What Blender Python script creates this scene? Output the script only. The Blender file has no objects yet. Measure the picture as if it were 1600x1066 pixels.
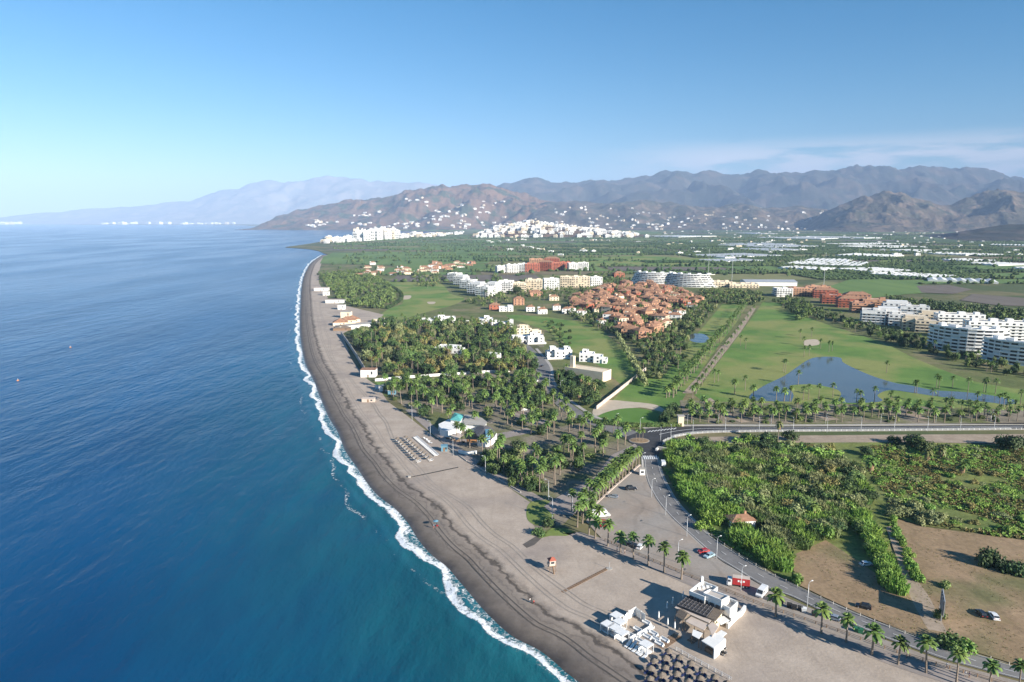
import bpy, math, random
from mathutils import Vector, noise, geometry
R = math.radians
scene = bpy.context.scene
# ------------------------------------------------------------------ camera, sky, sun, exposure
CAM_H, FPX, PITCH = 115.0, 1067.0, R(10)
cam = bpy.data.objects.new('camera', bpy.data.cameras.new('camera'))
scene.collection.objects.link(cam)
cam.location = (0, 0, CAM_H); cam.rotation_euler = (R(90) - PITCH, 0, 0)
cam.data.sensor_width = 36.0; cam.data.lens = FPX / 1600 * 36
cam.data.clip_start = 1.0; cam.data.clip_end = 200000
scene.camera = cam
SUN_EL, SUN_AZ = R(22), R(-40)            # azimuth of the sun measured from +X
sun = bpy.data.objects.new('sun', bpy.data.lights.new('sun', 'SUN'))
scene.collection.objects.link(sun)
sun.data.energy = 5.0; sun.data.angle = R(0.5); sun.data.color = (1.0, 0.93, 0.82)
_d = Vector((math.cos(SUN_AZ) * math.cos(SUN_EL), math.sin(SUN_AZ) * math.cos(SUN_EL), math.sin(SUN_EL)))
sun.rotation_euler = _d.to_track_quat('Z', 'Y').to_euler()
world = bpy.data.worlds.new('World'); scene.world = world; world.use_nodes = True
wn, wl = world.node_tree.nodes, world.node_tree.links
wn.clear()
w_out = wn.new('ShaderNodeOutputWorld'); w_bg = wn.new('ShaderNodeBackground'); w_sky = wn.new('ShaderNodeTexSky')
w_sky.sky_type = 'NISHITA'; w_sky.sun_disc = False
w_sky.sun_elevation = SUN_EL; w_sky.sun_rotation = R(130)
w_sky.air_density = 1.0; w_sky.dust_density = 0.0; w_sky.ozone_density = 4.0; w_sky.altitude = 100
w_bg.inputs['Strength'].default_value = 0.053
w_hs = wn.new('ShaderNodeHueSaturation'); w_hs.inputs['Saturation'].default_value = 1.40; w_hs.inputs['Hue'].default_value = 0.494
wl.new(w_sky.outputs[0], w_hs.inputs['Color']); wl.new(w_hs.outputs[0], w_bg.inputs['Color'])
# thin cloud bank lying over the mountains inland
w_tc = wn.new('ShaderNodeTexCoord'); w_sep = wn.new('ShaderNodeSeparateXYZ')
wl.new(w_tc.outputs['Generated'], w_sep.inputs[0])
w_map = wn.new('ShaderNodeMapping'); w_map.inputs['Scale'].default_value = (4.0, 4.0, 26)
wl.new(w_tc.outputs['Generated'], w_map.inputs[0])
w_no = wn.new('ShaderNodeTexNoise'); w_no.inputs['Scale'].default_value = 2.2; w_no.inputs['Detail'].default_value = 7; w_no.inputs['Roughness'].default_value = 0.55
wl.new(w_map.outputs[0], w_no.inputs['Vector'])
def w_range(sock, a, b, c, d):
    n = wn.new('ShaderNodeMapRange'); n.interpolation_type = 'SMOOTHSTEP'
    n.inputs['From Min'].default_value = a; n.inputs['From Max'].default_value = b
    n.inputs['To Min'].default_value = c; n.inputs['To Max'].default_value = d
    wl.new(sock, n.inputs['Value']); return n.outputs[0]
def w_math(op, a, b):
    n = wn.new('ShaderNodeMath'); n.operation = op
    for k, v in ((0, a), (1, b)):
        if isinstance(v, (int, float)): n.inputs[k].default_value = v
        else: wl.new(v, n.inputs[k])
    return n.outputs[0]
w_lo = w_range(w_sep.outputs['Z'], 0.045, 0.085, 0.0, 1.0)
w_hi = w_range(w_sep.outputs['Z'], 0.080, 0.114, 1.0, 0.0)
w_side = w_range(w_sep.outputs['X'], 0.08, 0.30, 0.0, 1.0)
w_m = w_math('MULTIPLY', w_math('MULTIPLY', w_hi, w_side), w_range(w_no.outputs['Fac'], 0.36, 0.56, 0.0, 0.92))
w_cl = wn.new('ShaderNodeBackground'); w_cl.inputs['Color'].default_value = (0.93, 0.95, 1.0, 1); w_cl.inputs['Strength'].default_value = 0.40
w_mix = wn.new('ShaderNodeMixShader')
wl.new(w_m, w_mix.inputs[0]); wl.new(w_bg.outputs[0], w_mix.inputs[1]); wl.new(w_cl.outputs[0], w_mix.inputs[2])
wl.new(w_mix.outputs[0], w_out.inputs['Surface'])
scene.view_settings.view_transform = 'Standard'; scene.view_settings.look = 'None'
scene.view_settings.gamma = 1.0; scene.view_settings.exposure = 1.30
scene.view_settings.use_curve_mapping = False
scene.cycles.use_denoising = True
scene.cycles.max_bounces = 5; scene.cycles.diffuse_bounces = 2; scene.cycles.glossy_bounces = 2
scene.cycles.transparent_max_bounces = 6; scene.cycles.volume_bounces = 0
scene.cycles.volume_step_rate = 5; scene.cycles.sample_clamp_indirect = 4

# ------------------------------------------------------------------ helpers
rnd = random.Random(7)
COL = scene.collection
def G(x, y, z=0.0):
    """photo pixel -> point on the horizontal plane at height z"""
    dx = (x - 800) / FPX; dy = -(y - 533) / FPX
    vy = math.cos(PITCH) + dy * math.sin(PITCH); vz = -math.sin(PITCH) + dy * math.cos(PITCH)
    t = (z - CAM_H) / vz
    return Vector((dx * t, vy * t, z))
def at_dist(x, y, Y):
    """photo pixel -> point at ground distance Y (for ridges against the sky)"""
    dx = (x - 800) / FPX; dy = -(y - 533) / FPX
    vy = math.cos(PITCH) + dy * math.sin(PITCH); vz = -math.sin(PITCH) + dy * math.cos(PITCH)
    t = Y / vy
    return Vector((dx * t, Y, CAM_H + vz * t))
def smooth(pts, n=6):
    """Catmull-Rom through the points (tuples of any length)"""
    out = []
    P = [pts[0]] + list(pts) + [pts[-1]]
    for i in range(1, len(P) - 2):
        a, b, c, d = P[i-1], P[i], P[i+1], P[i+2]
        for k in range(n):
            t = k / n
            out.append(tuple(0.5 * (2*b[j] + (c[j]-a[j])*t + (2*a[j]-5*b[j]+4*c[j]-d[j])*t*t + (3*b[j]-a[j]-3*c[j]+d[j])*t**3) for j in range(len(b))))
    out.append(tuple(pts[-1]))
    return out
def smooth_loop(pts, n=5):
    m = len(pts); out = []
    for i in range(m):
        a, b, c, d = pts[i-1], pts[i], pts[(i+1) % m], pts[(i+2) % m]
        for k in range(n):
            t = k / n
            out.append(tuple(0.5 * (2*b[j] + (c[j]-a[j])*t + (2*a[j]-5*b[j]+4*c[j]-d[j])*t*t + (3*b[j]-a[j]-3*c[j]+d[j])*t**3) for j in range(len(b))))
    return out
def lerp_curve(pts, x):
    if x <= pts[0][0]: return pts[0][1]
    for (a, b), (c, d) in zip(pts, pts[1:]):
        if x <= c: 
            t = (x - a) / (c - a); t = t*t*(3-2*t)*0.5 + t*0.5
            return b + (d - b) * t
    return pts[-1][1]
def inside(p, poly):
    x, y = p[0], p[1]; c = False; j = len(poly) - 1
    for i in range(len(poly)):
        xi, yi = poly[i][0], poly[i][1]; xj, yj = poly[j][0], poly[j][1]
        if (yi > y) != (yj > y) and x < (xj - xi) * (y - yi) / (yj - yi) + xi: c = not c
        j = i
    return c

class MB:
    """collects shapes that become ONE mesh"""
    def __init__(s): s.v = []; s.f = []; s.m = []
    def add(s, vs, fs, mi=0):
        o = len(s.v); s.v.extend([tuple(v) for v in vs]); s.f.extend([tuple(i + o for i in f) for f in fs]); s.m.extend([mi] * len(fs)); return s
    def box(s, x0, x1, y0, y1, z0, z1, mi=0):
        return s.add([(x0,y0,z0),(x1,y0,z0),(x1,y1,z0),(x0,y1,z0),(x0,y0,z1),(x1,y0,z1),(x1,y1,z1),(x0,y1,z1)],
                     [(0,3,2,1),(4,5,6,7),(0,1,5,4),(1,2,6,5),(2,3,7,6),(3,0,4,7)], mi)
    def prism(s, poly, z0, z1, mi=0, bottom=True):
        n = len(poly); a = sum(poly[i][0]*poly[(i+1)%n][1] - poly[(i+1)%n][0]*poly[i][1] for i in range(n))
        if a < 0: poly = poly[::-1]
        vs = [(p[0], p[1], z0) for p in poly] + [(p[0], p[1], z1) for p in poly]
        fs = [(i, (i+1) % n, n + (i+1) % n, n + i) for i in range(n)]
        tris = geometry.tessellate_polygon([[Vector((p[0], p[1], 0)) for p in poly]])
        for t in tris:
            a, b, c = (Vector(poly[i][:2]) for i in t)
            if (b - a).cross(c - a) < 0: t = (t[0], t[2], t[1])
            fs.append(tuple(n + i for i in t))
            if bottom: fs.append((t[0], t[2], t[1]))
        return s.add(vs, fs, mi)
    def sheet(s, poly, z=0.0, mi=0):
        tris = geometry.tessellate_polygon([[Vector((p[0], p[1], 0)) for p in poly]])
        fs = []
        for t in tris:
            a, b, c = (Vector(poly[i][:2]) for i in t)
            fs.append(t if (b - a).cross(c - a) > 0 else (t[0], t[2], t[1]))
        return s.add([(p[0], p[1], z) for p in poly], fs, mi)
    def tube(s, pts, rads, n=6, mi=0, cap=True):
        rings = []; vs = []; fs = []
        for i, (p, r) in enumerate(zip(pts, rads)):
            p = Vector(p); q = Vector(pts[min(i+1, len(pts)-1)]) - Vector(pts[max(i-1, 0)]); q.normalize()
            u = q.cross(Vector((0,0,1))) if abs(q.z) < 0.95 else q.cross(Vector((1,0,0))); u.normalize(); w = q.cross(u)
            for k in range(n):
                a = 2*math.pi*k/n; vs.append(p + (u*math.cos(a) + w*math.sin(a))*r)
        for i in range(len(pts)-1):
            for k in range(n):
                fs.append((i*n+k, (i+1)*n+k, (i+1)*n+(k+1)%n, i*n+(k+1)%n))
        if cap: fs.append(tuple(range(n))); fs.append(tuple(range((len(pts)-1)*n, len(pts)*n))[::-1])
        return s.add(vs, fs, mi)
    def mesh(s, name, mats, smooth_shade=False):
        me = bpy.data.meshes.new(name); me.from_pydata(s.v, [], s.f)
        for m in (mats if isinstance(mats, (list, tuple)) else [mats]): me.materials.append(m)
        if max(s.m, default=0) > 0: me.polygons.foreach_set('material_index', s.m)
        if smooth_shade: me.polygons.foreach_set('use_smooth', [True] * len(s.f))
        me.update(); return me
    def build(s, name, mats, parent=None, smooth_shade=False, **kw):
        return link(name, s.mesh(name, mats, smooth_shade), parent, **kw)
def link(name, data, parent=None, loc=None, rz=0.0, scale=None, label=None, cat=None, group=None, kind=None):
    o = bpy.data.objects.new(name, data); COL.objects.link(o)
    if parent: o.parent = parent
    if loc is not None: o.location = loc
    if rz: o.rotation_euler = (0, 0, rz)
    if scale is not None: o.scale = scale
    if label: o['label'] = label
    if cat: o['category'] = cat
    if group: o['group'] = group
    if kind: o['kind'] = kind
    return o
def root(name, loc, rz=0.0, label=None, cat=None, group=None, scale=None):
    return link(name, None, None, loc, rz, scale, label, cat, group)
def copy_tree(o, parent=None, **kw):
    c = o.copy(); COL.objects.link(c)
    if parent: c.parent = parent
    for ch in list(o.children): copy_tree(ch, c)
    return c

# ------------------------------------------------------------------ materials
def mat(name, c1, c2=None, scale=1.0, rough=0.85, bump=0.0, bscale=None, detail=4, c3=None, scale3=0.1, f3=(0.45, 0.62), obj_random=0.0, metal=0.0, spec=0.3, stretch=None, coords='world', lo=0.35, hi=0.65, grain=0.0, gscale=0.7, tracks=0.0):
    m = bpy.data.materials.new(name); m.use_nodes = True
    n, l = m.node_tree.nodes, m.node_tree.links
    b = n['Principled BSDF']; b.inputs['Roughness'].default_value = rough; b.inputs['Metallic'].default_value = metal
    b.inputs['Specular IOR Level'].default_value = spec
    if c2 is None: c2 = tuple(v * 0.82 for v in c1)
    if coords == 'world': v = n.new('ShaderNodeNewGeometry').outputs['Position']
    else: v = n.new('ShaderNodeTexCoord').outputs['Object']
    if stretch:
        mp = n.new('ShaderNodeMapping'); mp.inputs['Scale'].default_value = stretch[:3]
        if len(stretch) > 3: mp.inputs['Rotation'].default_value = (0, 0, stretch[3])
        l.new(v, mp.inputs[0]); v = mp.outputs[0]
    t = n.new('ShaderNodeTexNoise'); t.inputs['Scale'].default_value = scale; t.inputs['Detail'].default_value = detail; l.new(v, t.inputs['Vector'])
    r = n.new('ShaderNodeValToRGB'); r.color_ramp.elements[0].position = lo; r.color_ramp.elements[1].position = hi
    r.color_ramp.elements[0].color = (*c1, 1); r.color_ramp.elements[1].color = (*c2, 1); l.new(t.outputs['Fac'], r.inputs[0])
    col = r.outputs[0]
    if c3 is not None:
        t3 = n.new('ShaderNodeTexNoise'); t3.inputs['Scale'].default_value = scale3; t3.inputs['Detail'].default_value = 5; l.new(v, t3.inputs['Vector'])
        mr = n.new('ShaderNodeMapRange'); mr.inputs['From Min'].default_value = f3[0]; mr.inputs['From Max'].default_value = f3[1]; l.new(t3.outputs['Fac'], mr.inputs['Value'])
        mx = n.new('ShaderNodeMix'); mx.data_type = 'RGBA'; l.new(mr.outputs[0], mx.inputs[0]); l.new(col, mx.inputs[6]); mx.inputs[7].default_value = (*c3, 1); col = mx.outputs[2]
    if grain:
        for gs, gk in ((gscale, grain), (gscale*0.22, grain*0.8)):
            tg = n.new('ShaderNodeTexNoise'); tg.inputs['Scale'].default_value = gs; tg.inputs['Detail'].default_value = 6; tg.inputs['Roughness'].default_value = 0.72; l.new(v, tg.inputs['Vector'])
            mg = n.new('ShaderNodeMapRange'); mg.inputs['From Min'].default_value = 0.3; mg.inputs['From Max'].default_value = 0.7; mg.inputs['To Min'].default_value = 1 - gk; mg.inputs['To Max'].default_value = 1 + gk; l.new(tg.outputs['Fac'], mg.inputs['Value'])
            mm = n.new('ShaderNodeMix'); mm.data_type = 'RGBA'; mm.blend_type = 'MULTIPLY'; mm.inputs[0].default_value = 1.0; l.new(col, mm.inputs[6]); l.new(mg.outputs[0], mm.inputs[7]); col = mm.outputs[2]
    if tracks:
        tw = n.new('ShaderNodeTexWave'); tw.inputs['Scale'].default_value = 0.035; tw.inputs['Distortion'].default_value = 26; tw.inputs['Detail'].default_value = 2.5; tw.inputs['Detail Scale'].default_value = 0.35; l.new(v, tw.inputs['Vector'])
        mg = n.new('ShaderNodeMapRange'); mg.inputs['From Min'].default_value = 0.0; mg.inputs['From Max'].default_value = 0.09; mg.inputs['To Min'].default_value = 1 - tracks; mg.inputs['To Max'].default_value = 1.0; l.new(tw.outputs['Fac'], mg.inputs['Value'])
        mm = n.new('ShaderNodeMix'); mm.data_type = 'RGBA'; mm.blend_type = 'MULTIPLY'; mm.inputs[0].default_value = 1.0; l.new(col, mm.inputs[6]); l.new(mg.outputs[0], mm.inputs[7]); col = mm.outputs[2]
    if obj_random:
        oi = n.new('ShaderNodeObjectInfo'); hs = n.new('ShaderNodeHueSaturation')
        m1 = n.new('ShaderNodeMapRange'); m1.inputs['To Min'].default_value = 1 - obj_random; m1.inputs['To Max'].default_value = 1 + obj_random
        m2 = n.new('ShaderNodeMapRange'); m2.inputs['To Min'].default_value = 0.5 - obj_random*0.07; m2.inputs['To Max'].default_value = 0.5 + obj_random*0.05
        wn_ = n.new('ShaderNodeTexWhiteNoise'); wn_.noise_dimensions = '1D'; l.new(oi.outputs['Random'], wn_.inputs['W'])
        l.new(oi.outputs['Random'], m1.inputs['Value']); l.new(wn_.outputs['Value'], m2.inputs['Value'])
        l.new(m1.outputs[0], hs.inputs['Value']); l.new(m2.outputs[0], hs.inputs['Hue']); l.new(col, hs.inputs['Color']); col = hs.outputs[0]
    l.new(col, b.inputs['Base Color'])
    if bump:
        bt = n.new('ShaderNodeTexNoise'); bt.inputs['Scale'].default_value = bscale or scale * 3; bt.inputs['Detail'].default_value = 3; l.new(v, bt.inputs['Vector'])
        bp = n.new('ShaderNodeBump'); bp.inputs['Strength'].default_value = 1.0; bp.inputs['Distance'].default_value = bump
        l.new(bt.outputs['Fac'], bp.inputs['Height']); l.new(bp.outputs[0], b.inputs['Normal'])
    return m
def leaf_mat(name, c1, c2, rand=0.25):
    m = mat(name, c1, c2, scale=0.9, rough=0.6, obj_random=rand, spec=0.25)
    b = m.node_tree.nodes['Principled BSDF']
    return m
M = {}
M['white'] = mat('white_render', (0.80,0.79,0.76), (0.72,0.71,0.68), 0.4, 0.8)
M['cream'] = mat('cream_render', (0.72,0.62,0.47), (0.66,0.55,0.40), 0.3, 0.85)
M['peach'] = mat('peach_render', (0.46,0.265,0.165), (0.38,0.205,0.125), 0.3, 0.85, obj_random=0.12)
M['brick_red'] = mat('red_render', (0.38,0.13,0.08), (0.32,0.105,0.06), 0.3, 0.85, obj_random=0.12)
M['terra'] = mat('terracotta_tiles', (0.37,0.21,0.13), (0.25,0.13,0.08), 0.5, 0.85, bump=0.05, bscale=4)
M['glass'] = mat('dark_window_glass', (0.025,0.03,0.04), (0.05,0.06,0.07), 0.7, 0.12, spec=0.6)
M['roofgrey'] = mat('flat_roof_screed', (0.55,0.50,0.45), (0.46,0.42,0.38), 0.5, 0.9)
M['metal'] = mat('galvanised_steel', (0.55,0.56,0.57), (0.45,0.46,0.47), 2.0, 0.45, metal=0.3)
M['paint'] = mat('white_paint', (0.78,0.78,0.76), (0.70,0.70,0.69), 2.0, 0.6)
M['dark'] = mat('black_rubber', (0.02,0.02,0.02), (0.035,0.035,0.035), 3, 0.8)
M['wood'] = mat('weathered_wood', (0.26,0.17,0.11), (0.20,0.13,0.08), 2, 0.85, stretch=(1,6,1))
M['thatch'] = mat('brown_thatch', (0.21,0.17,0.13), (0.13,0.10,0.08), 3, 0.95, bump=0.06, bscale=6)
M['trunk'] = mat('palm_trunk', (0.26,0.21,0.165), (0.19,0.15,0.115), 3, 0.9, bump=0.03, bscale=8)
M['bark'] = mat('tree_bark', (0.14,0.11,0.085), (0.10,0.08,0.06), 3, 0.9)
M['deadfrond'] = mat('dry_fronds', (0.30,0.205,0.115), (0.22,0.15,0.085), 1.5, 0.9, obj_random=0.15)
M['palm'] = leaf_mat('palm_leaf', (0.173,0.256,0.063), (0.091,0.157,0.037))
M['palm2'] = leaf_mat('canary_palm_leaf', (0.161,0.182,0.063), (0.098,0.119,0.042))
M['leaf'] = leaf_mat('broadleaf', (0.140,0.206,0.058), (0.074,0.124,0.037), 0.35)
M['leafdark'] = leaf_mat('dark_evergreen_leaf', (0.063,0.105,0.035), (0.035,0.063,0.021), 0.3)
M['leafbright'] = leaf_mat('bright_cane_leaf', (0.223,0.355,0.066), (0.124,0.223,0.041), 0.22)
M['leafyellow'] = leaf_mat('yellowish_leaf', (0.26,0.235,0.075), (0.165,0.155,0.05), 0.25)
M['leafolive'] = leaf_mat('olive_scrub_leaf', (0.248,0.273,0.116), (0.149,0.173,0.070), 0.3)
# ------------------------------------------------------------------ setting: sea, beach, plain, mountains
SHORE_PX = [(503,399),(492,406),(484,413),(478,423),(473,436),(470,455),(469,474),(468,492),(468,511),(469,530),(472,550),(477,570),
            (488,592),(500,622),(513,652),(527,675),(539,705),(556,729),(571,752),(590,775),(617,796),(637,818),(653,844),(673,867),
            (697,886),(716,908),(740,937),(767,966),(800,995),(837,1014),(862,1032),(882,1050),(903,1066),(950,1100),(1010,1140)]
SEA_Z = -1.0
_sp = [tuple(G(x, y, SEA_Z)[:2]) for x, y in SHORE_PX]
_dir = (Vector(_sp[-1]) - Vector(_sp[-3])).normalized()
_sp += [tuple(Vector(_sp[-1]) + _dir * k) for k in (60, 160, 400)]
shore = smooth(_sp, 10)
def resample(pts, step_fn):
    out = [Vector(pts[0])]; acc = 0.0
    for a, b in zip(pts, pts[1:]):
        a = Vector(a); b = Vector(b); L = (b - a).length; pos = 0.0
        while True:
            need = step_fn(out[-1]) - acc
            if pos + need > L: acc += L - pos; break
            pos += need; acc = 0.0; out.append(a + (b - a) * (pos / max(L, 1e-6)))
    return out
shore_pts = resample(shore, lambda p: max(1.6, p.length / 260))
def offset_normals(pts):
    ns = []
    k = 24
    for i in range(len(pts)):
        a = pts[max(0, i-k)]; b = pts[min(len(pts)-1, i+k)]; t = (b - a).normalized(); ns.append(Vector((-t.y, t.x)))  # landward side is +
    return ns
_nrm = offset_normals(shore_pts)
if (G(1000, 700).xy - G(539, 705).xy).dot(_nrm[len(_nrm)//2]) < 0: _nrm = [-v for v in _nrm]
def strip_mesh(offsets, zfun, attrs):
    vs = []; fs = []; at = {k: [] for k in attrs}; n = len(offsets)
    for i, (p, q) in enumerate(zip(shore_pts, _nrm)):
        for d in offsets:
            w = p + q * d; vs.append((w.x, w.y, zfun(w, d)))
            for k, f in attrs.items(): at[k].append(f(w, d))
    for i in range(len(shore_pts) - 1):
        for j in range(n - 1):
            fs.append((i*n+j, i*n+j+1, (i+1)*n+j+1, (i+1)*n+j))
    me = bpy.data.meshes.new('strip'); me.from_pydata(vs, [], fs)
    for k, v in at.items():
        a = me.attributes.new(k, 'FLOAT', 'POINT'); a.data.foreach_set('value', v)
    me.polygons.foreach_set('use_smooth', [True] * len(fs)); me.update()
    me.calc_loop_triangles()
    if me.polygons[0].normal.z < 0: me.flip_normals()
    return me
# --- sea
def water_mat():
    m = bpy.data.materials.new('sea_water'); m.use_nodes = True
    n, l = m.node_tree.nodes, m.node_tree.links; b = n['Principled BSDF']
    pos = n.new('ShaderNodeNewGeometry').outputs['Position']
    def noise_(scale, detail=3, st=(1,1,1), rot=0.0, rough=0.5, dist=0.0):
        mp = n.new('ShaderNodeMapping'); mp.inputs['Scale'].default_value = st; mp.inputs['Rotation'].default_value = (0,0,rot); l.new(pos, mp.inputs[0])
        t = n.new('ShaderNodeTexNoise'); t.inputs['Scale'].default_value = scale; t.inputs['Detail'].default_value = detail; t.inputs['Roughness'].default_value = rough; t.inputs['Distortion'].default_value = dist
        l.new(mp.outputs[0], t.inputs['Vector']); return t.outputs['Fac']
    def mth(op, a, b_=None, c=None):
        q = n.new('ShaderNodeMath'); q.operation = op
        for k, v in enumerate((a, b_, c)):
            if v is None: continue
            if isinstance(v, (int, float)): q.inputs[k].default_value = v
            else: l.new(v, q.inputs[k])
        return q.outputs[0]
    def rng(v, a, b_, c=0.0, d=1.0, sm=True):
        q = n.new('ShaderNodeMapRange'); q.interpolation_type = 'SMOOTHSTEP' if sm else 'LINEAR'
        for k, x in (('From Min', a), ('From Max', b_), ('To Min', c), ('To Max', d)): q.inputs[k].default_value = x
        l.new(v, q.inputs['Value']); return q.outputs[0]
    def mixc(f, a, b_):
        q = n.new('ShaderNodeMix'); q.data_type = 'RGBA'
        if isinstance(f, (int, float)): q.inputs[0].default_value = f
        else: l.new(f, q.inputs[0])
        for k, v in ((6, a), (7, b_)):
            if isinstance(v, tuple): q.inputs[k].default_value = (*v, 1)
            else: l.new(v, q.inputs[k])
        return q.outputs[2]
    sh = n.new('ShaderNodeAttribute'); sh.attribute_name = 'shallow'
    od = n.new('ShaderNodeAttribute'); od.attribute_name = 'offshore'       # metres from the waterline + 1, 0 where unknown
    big = noise_(0.012, 3, (1, 0.35, 1), R(20)); mid = noise_(0.08, 4, (1, 0.3, 1), R(14))
    deep = mixc(rng(big, 0.35, 0.65), (0.0006, 0.046, 0.128), (0.001, 0.062, 0.165))
    shal = mixc(rng(mid, 0.35, 0.65), (0.007, 0.082, 0.105), (0.011, 0.108, 0.128))
    col = mixc(mth('MULTIPLY', sh.outputs['Fac'], rng(noise_(0.03, 3), 0.2, 0.6, 0.75, 1.0)), deep, shal)
    # foam
    o = mth('SUBTRACT', od.outputs['Fac'], 1.0)
    known = rng(od.outputs['Fac'], 0.0, 0.3)
    w1 = mth('MULTIPLY_ADD', noise_(0.035, 2), 15.0, -4.0)            # wandering breaker line
    w2 = mth('MULTIPLY_ADD', noise_(0.021, 2, rot=1.0), 22.0, 0.5)
    lace = noise_(0.75, 6, (1,1,1), 0.0, 0.68, 0.6)
    fine = noise_(2.4, 4, (1,1,1), 0.0, 0.7, 0.5)
    def band(center, half_in, half_out):
        q = mth('SUBTRACT', o, center)
        return mth('MULTIPLY', rng(q, -half_in, -0.2), rng(q, 0.2, half_out, 1.0, 0.0))
    b1 = band(w1, 6.0, 1.6); b2 = band(w2, 2.6, 0.8)
    pres = rng(noise_(0.03, 2, rot=0.5), 0.44, 0.60)
    fo = mth('MAXIMUM', b1, mth('MULTIPLY', mth('MULTIPLY', b2, pres), 0.5))
    fo = mth('MAXIMUM', fo, mth('MULTIPLY', rng(o, 8.0, 0.5, 0.0, 1.0), 0.52))
    fm = rng(mth('ADD', mth('MULTIPLY', fo, 0.95), mth('ADD', mth('MULTIPLY', mth('SUBTRACT', lace, 0.5), 2.3), mth('MULTIPLY', mth('SUBTRACT', fine, 0.5), 0.5))), 0.42, 0.88)
    fm = mth('MULTIPLY', mth('MULTIPLY', fm, known), rng(fo, 0.02, 0.3))
    col = mixc(mth('MULTIPLY', mth('MULTIPLY', rng(o, 13.0, 1.0), known), 0.35), col, (0.03, 0.20, 0.24))
    col = mixc(fm, col, (0.80, 0.82, 0.83))
    l.new(col, b.inputs['Base Color'])
    l.new(mth('ADD', mth('MULTIPLY', fm, 0.6), rng(noise_(0.006, 4, (1, 0.25, 1), R(25)), 0.35, 0.65, 0.15, 0.22)), b.inputs['Roughness'])
    b.inputs['IOR'].default_value = 1.33; b.inputs['Specular IOR Level'].default_value = 0.18
    h = mth('ADD', mth('MULTIPLY', noise_(0.055, 3, (1, 0.35, 1), R(18)), 1.5), mth('ADD', mth('MULTIPLY', noise_(0.22, 4, (1, 0.45, 1), R(10)), 0.55), mth('MULTIPLY', noise_(0.9, 4, (1, 0.6, 1), R(35)), 0.16)))
    h = mth('ADD', h, mth('MULTIPLY', fm, 0.35))
    bp = n.new('ShaderNodeBump'); bp.inputs['Strength'].default_value = 0.8; bp.inputs['Distance'].default_value = 1.25
    l.new(h, bp.inputs['Height']); l.new(bp.outputs[0], b.inputs['Normal'])
    return m
M['sea'] = water_mat()
MB().sheet([(-48000,-2500),(9000,-2500),(9000,49000),(-48000,49000)], SEA_Z - 0.02).build('sea', M['sea'], kind='structure')
def surf_z(w, d):
    o = -d
    crest = 0.45 * math.exp(-((o - 4.5 - 3*noise.noise((w.x*0.03, w.y*0.03, 3)))/1.6)**2) + 0.25 * math.exp(-((o - 11 - 4*noise.noise((w.x*0.02, w.y*0.02, 9)))/2.0)**2)
    return SEA_Z + crest + (0.03 if o > 0 else 0.02) * 1.0
offs = [-105,-95,-85,-75,-60,-48,-38,-30,-24,-20,-17,-15,-13.5,-12,-10.8,-9.6,-8.5,-7.4,-6.4,-5.4,-4.5,-3.6,-2.7,-1.8,-0.9,0,1.2,2.4]
me = strip_mesh(offs, lambda w, d: surf_z(w, d) if d > -90 else SEA_Z - 0.005, {'shallow': lambda w, d: max(0.0, 1 - max(0, -d - 4) / 101.0)**1.0 * min(1.0, max(0.12, 1.25 - w.length/700.0)), 'offshore': lambda w, d: max(0.31, 1 - d)})
me.materials.append(M['sea']); link('surf', me, kind='structure')
# --- beach
def beach_mat():
    m = mat('beach_sand', (0.43,0.357,0.292), (0.37,0.303,0.245), 0.12, 0.95, bump=0.07, bscale=1.2, c3=(0.30,0.25,0.215), scale3=0.035, f3=(0.50,0.72), grain=0.09, gscale=0.9, tracks=0.05)
    n, l = m.node_tree.nodes, m.node_tree.links; b = n['Principled BSDF']
    old = b.inputs['Base Color'].links[0].from_socket
    pos = n.new('ShaderNodeNewGeometry').outputs['Position']
    at = n.new('ShaderNodeAttribute'); at.attribute_name = 'wet'           # 1 at the waterline, 0 thirty metres inland
    no = n.new('ShaderNodeTexNoise'); no.inputs['Scale'].default_value = 0.16; no.inputs['Detail'].default_value = 6; no.inputs['Roughness'].default_value = 0.62; l.new(pos, no.inputs['Vector'])
    def mth(op, a, b_):
        q = n.new('ShaderNodeMath'); q.operation = op
        for k, v in ((0, a), (1, b_)):
            if isinstance(v, (int, float)): q.inputs[k].default_value = v
            else: l.new(v, q.inputs[k])
        return q.outputs[0]
    w = mth('ADD', at.outputs['Fac'], mth('MULTIPLY', mth('SUBTRACT', no.outputs['Fac'], 0.5), 0.30))
    w = mth('MULTIPLY', w, mth('GREATER_THAN', at.outputs['Fac'], 0.001))
    r = n.new('ShaderNodeValToRGB'); e = r.color_ramp.elements
    stops = [(0.0, 0.0), (0.40, 0.02), (0.45, 0.35), (0.475, 0.60), (0.49, 0.90), (0.52, 0.80), (0.545, 0.35), (0.60, 0.42), (0.62, 0.62), (0.64, 0.42), (0.72, 0.50), (0.735, 0.70), (0.755, 0.50), (0.86, 0.68), (1.0, 0.90)]
    e[0].position = 0.0; e[0].color = (0,0,0,1); e[1].position = 1.0; e[1].color = (0.93,0.93,0.93,1)
    for p, v in stops[1:-1]:
        q = e.new(p); q.color = (v, v, v, 1)
    l.new(w, r.inputs[0])
    mx = n.new('ShaderNodeMix'); mx.data_type = 'RGBA'; l.new(r.outputs[0], mx.inputs[0]); l.new(old, mx.inputs[6]); mx.inputs[7].default_value = (0.040,0.034,0.030,1)
    l.new(mx.outputs[2], b.inputs['Base Color'])
    ro = n.new('ShaderNodeMapRange'); ro.inputs['From Min'].default_value = 0.88; ro.inputs['From Max'].default_value = 0.98; ro.inputs['To Min'].default_value = 0.95; ro.inputs['To Max'].default_value = 0.35
    l.new(at.outputs['Fac'], ro.inputs['Value']); l.new(ro.outputs[0], b.inputs['Roughness'])
    return m
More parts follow.
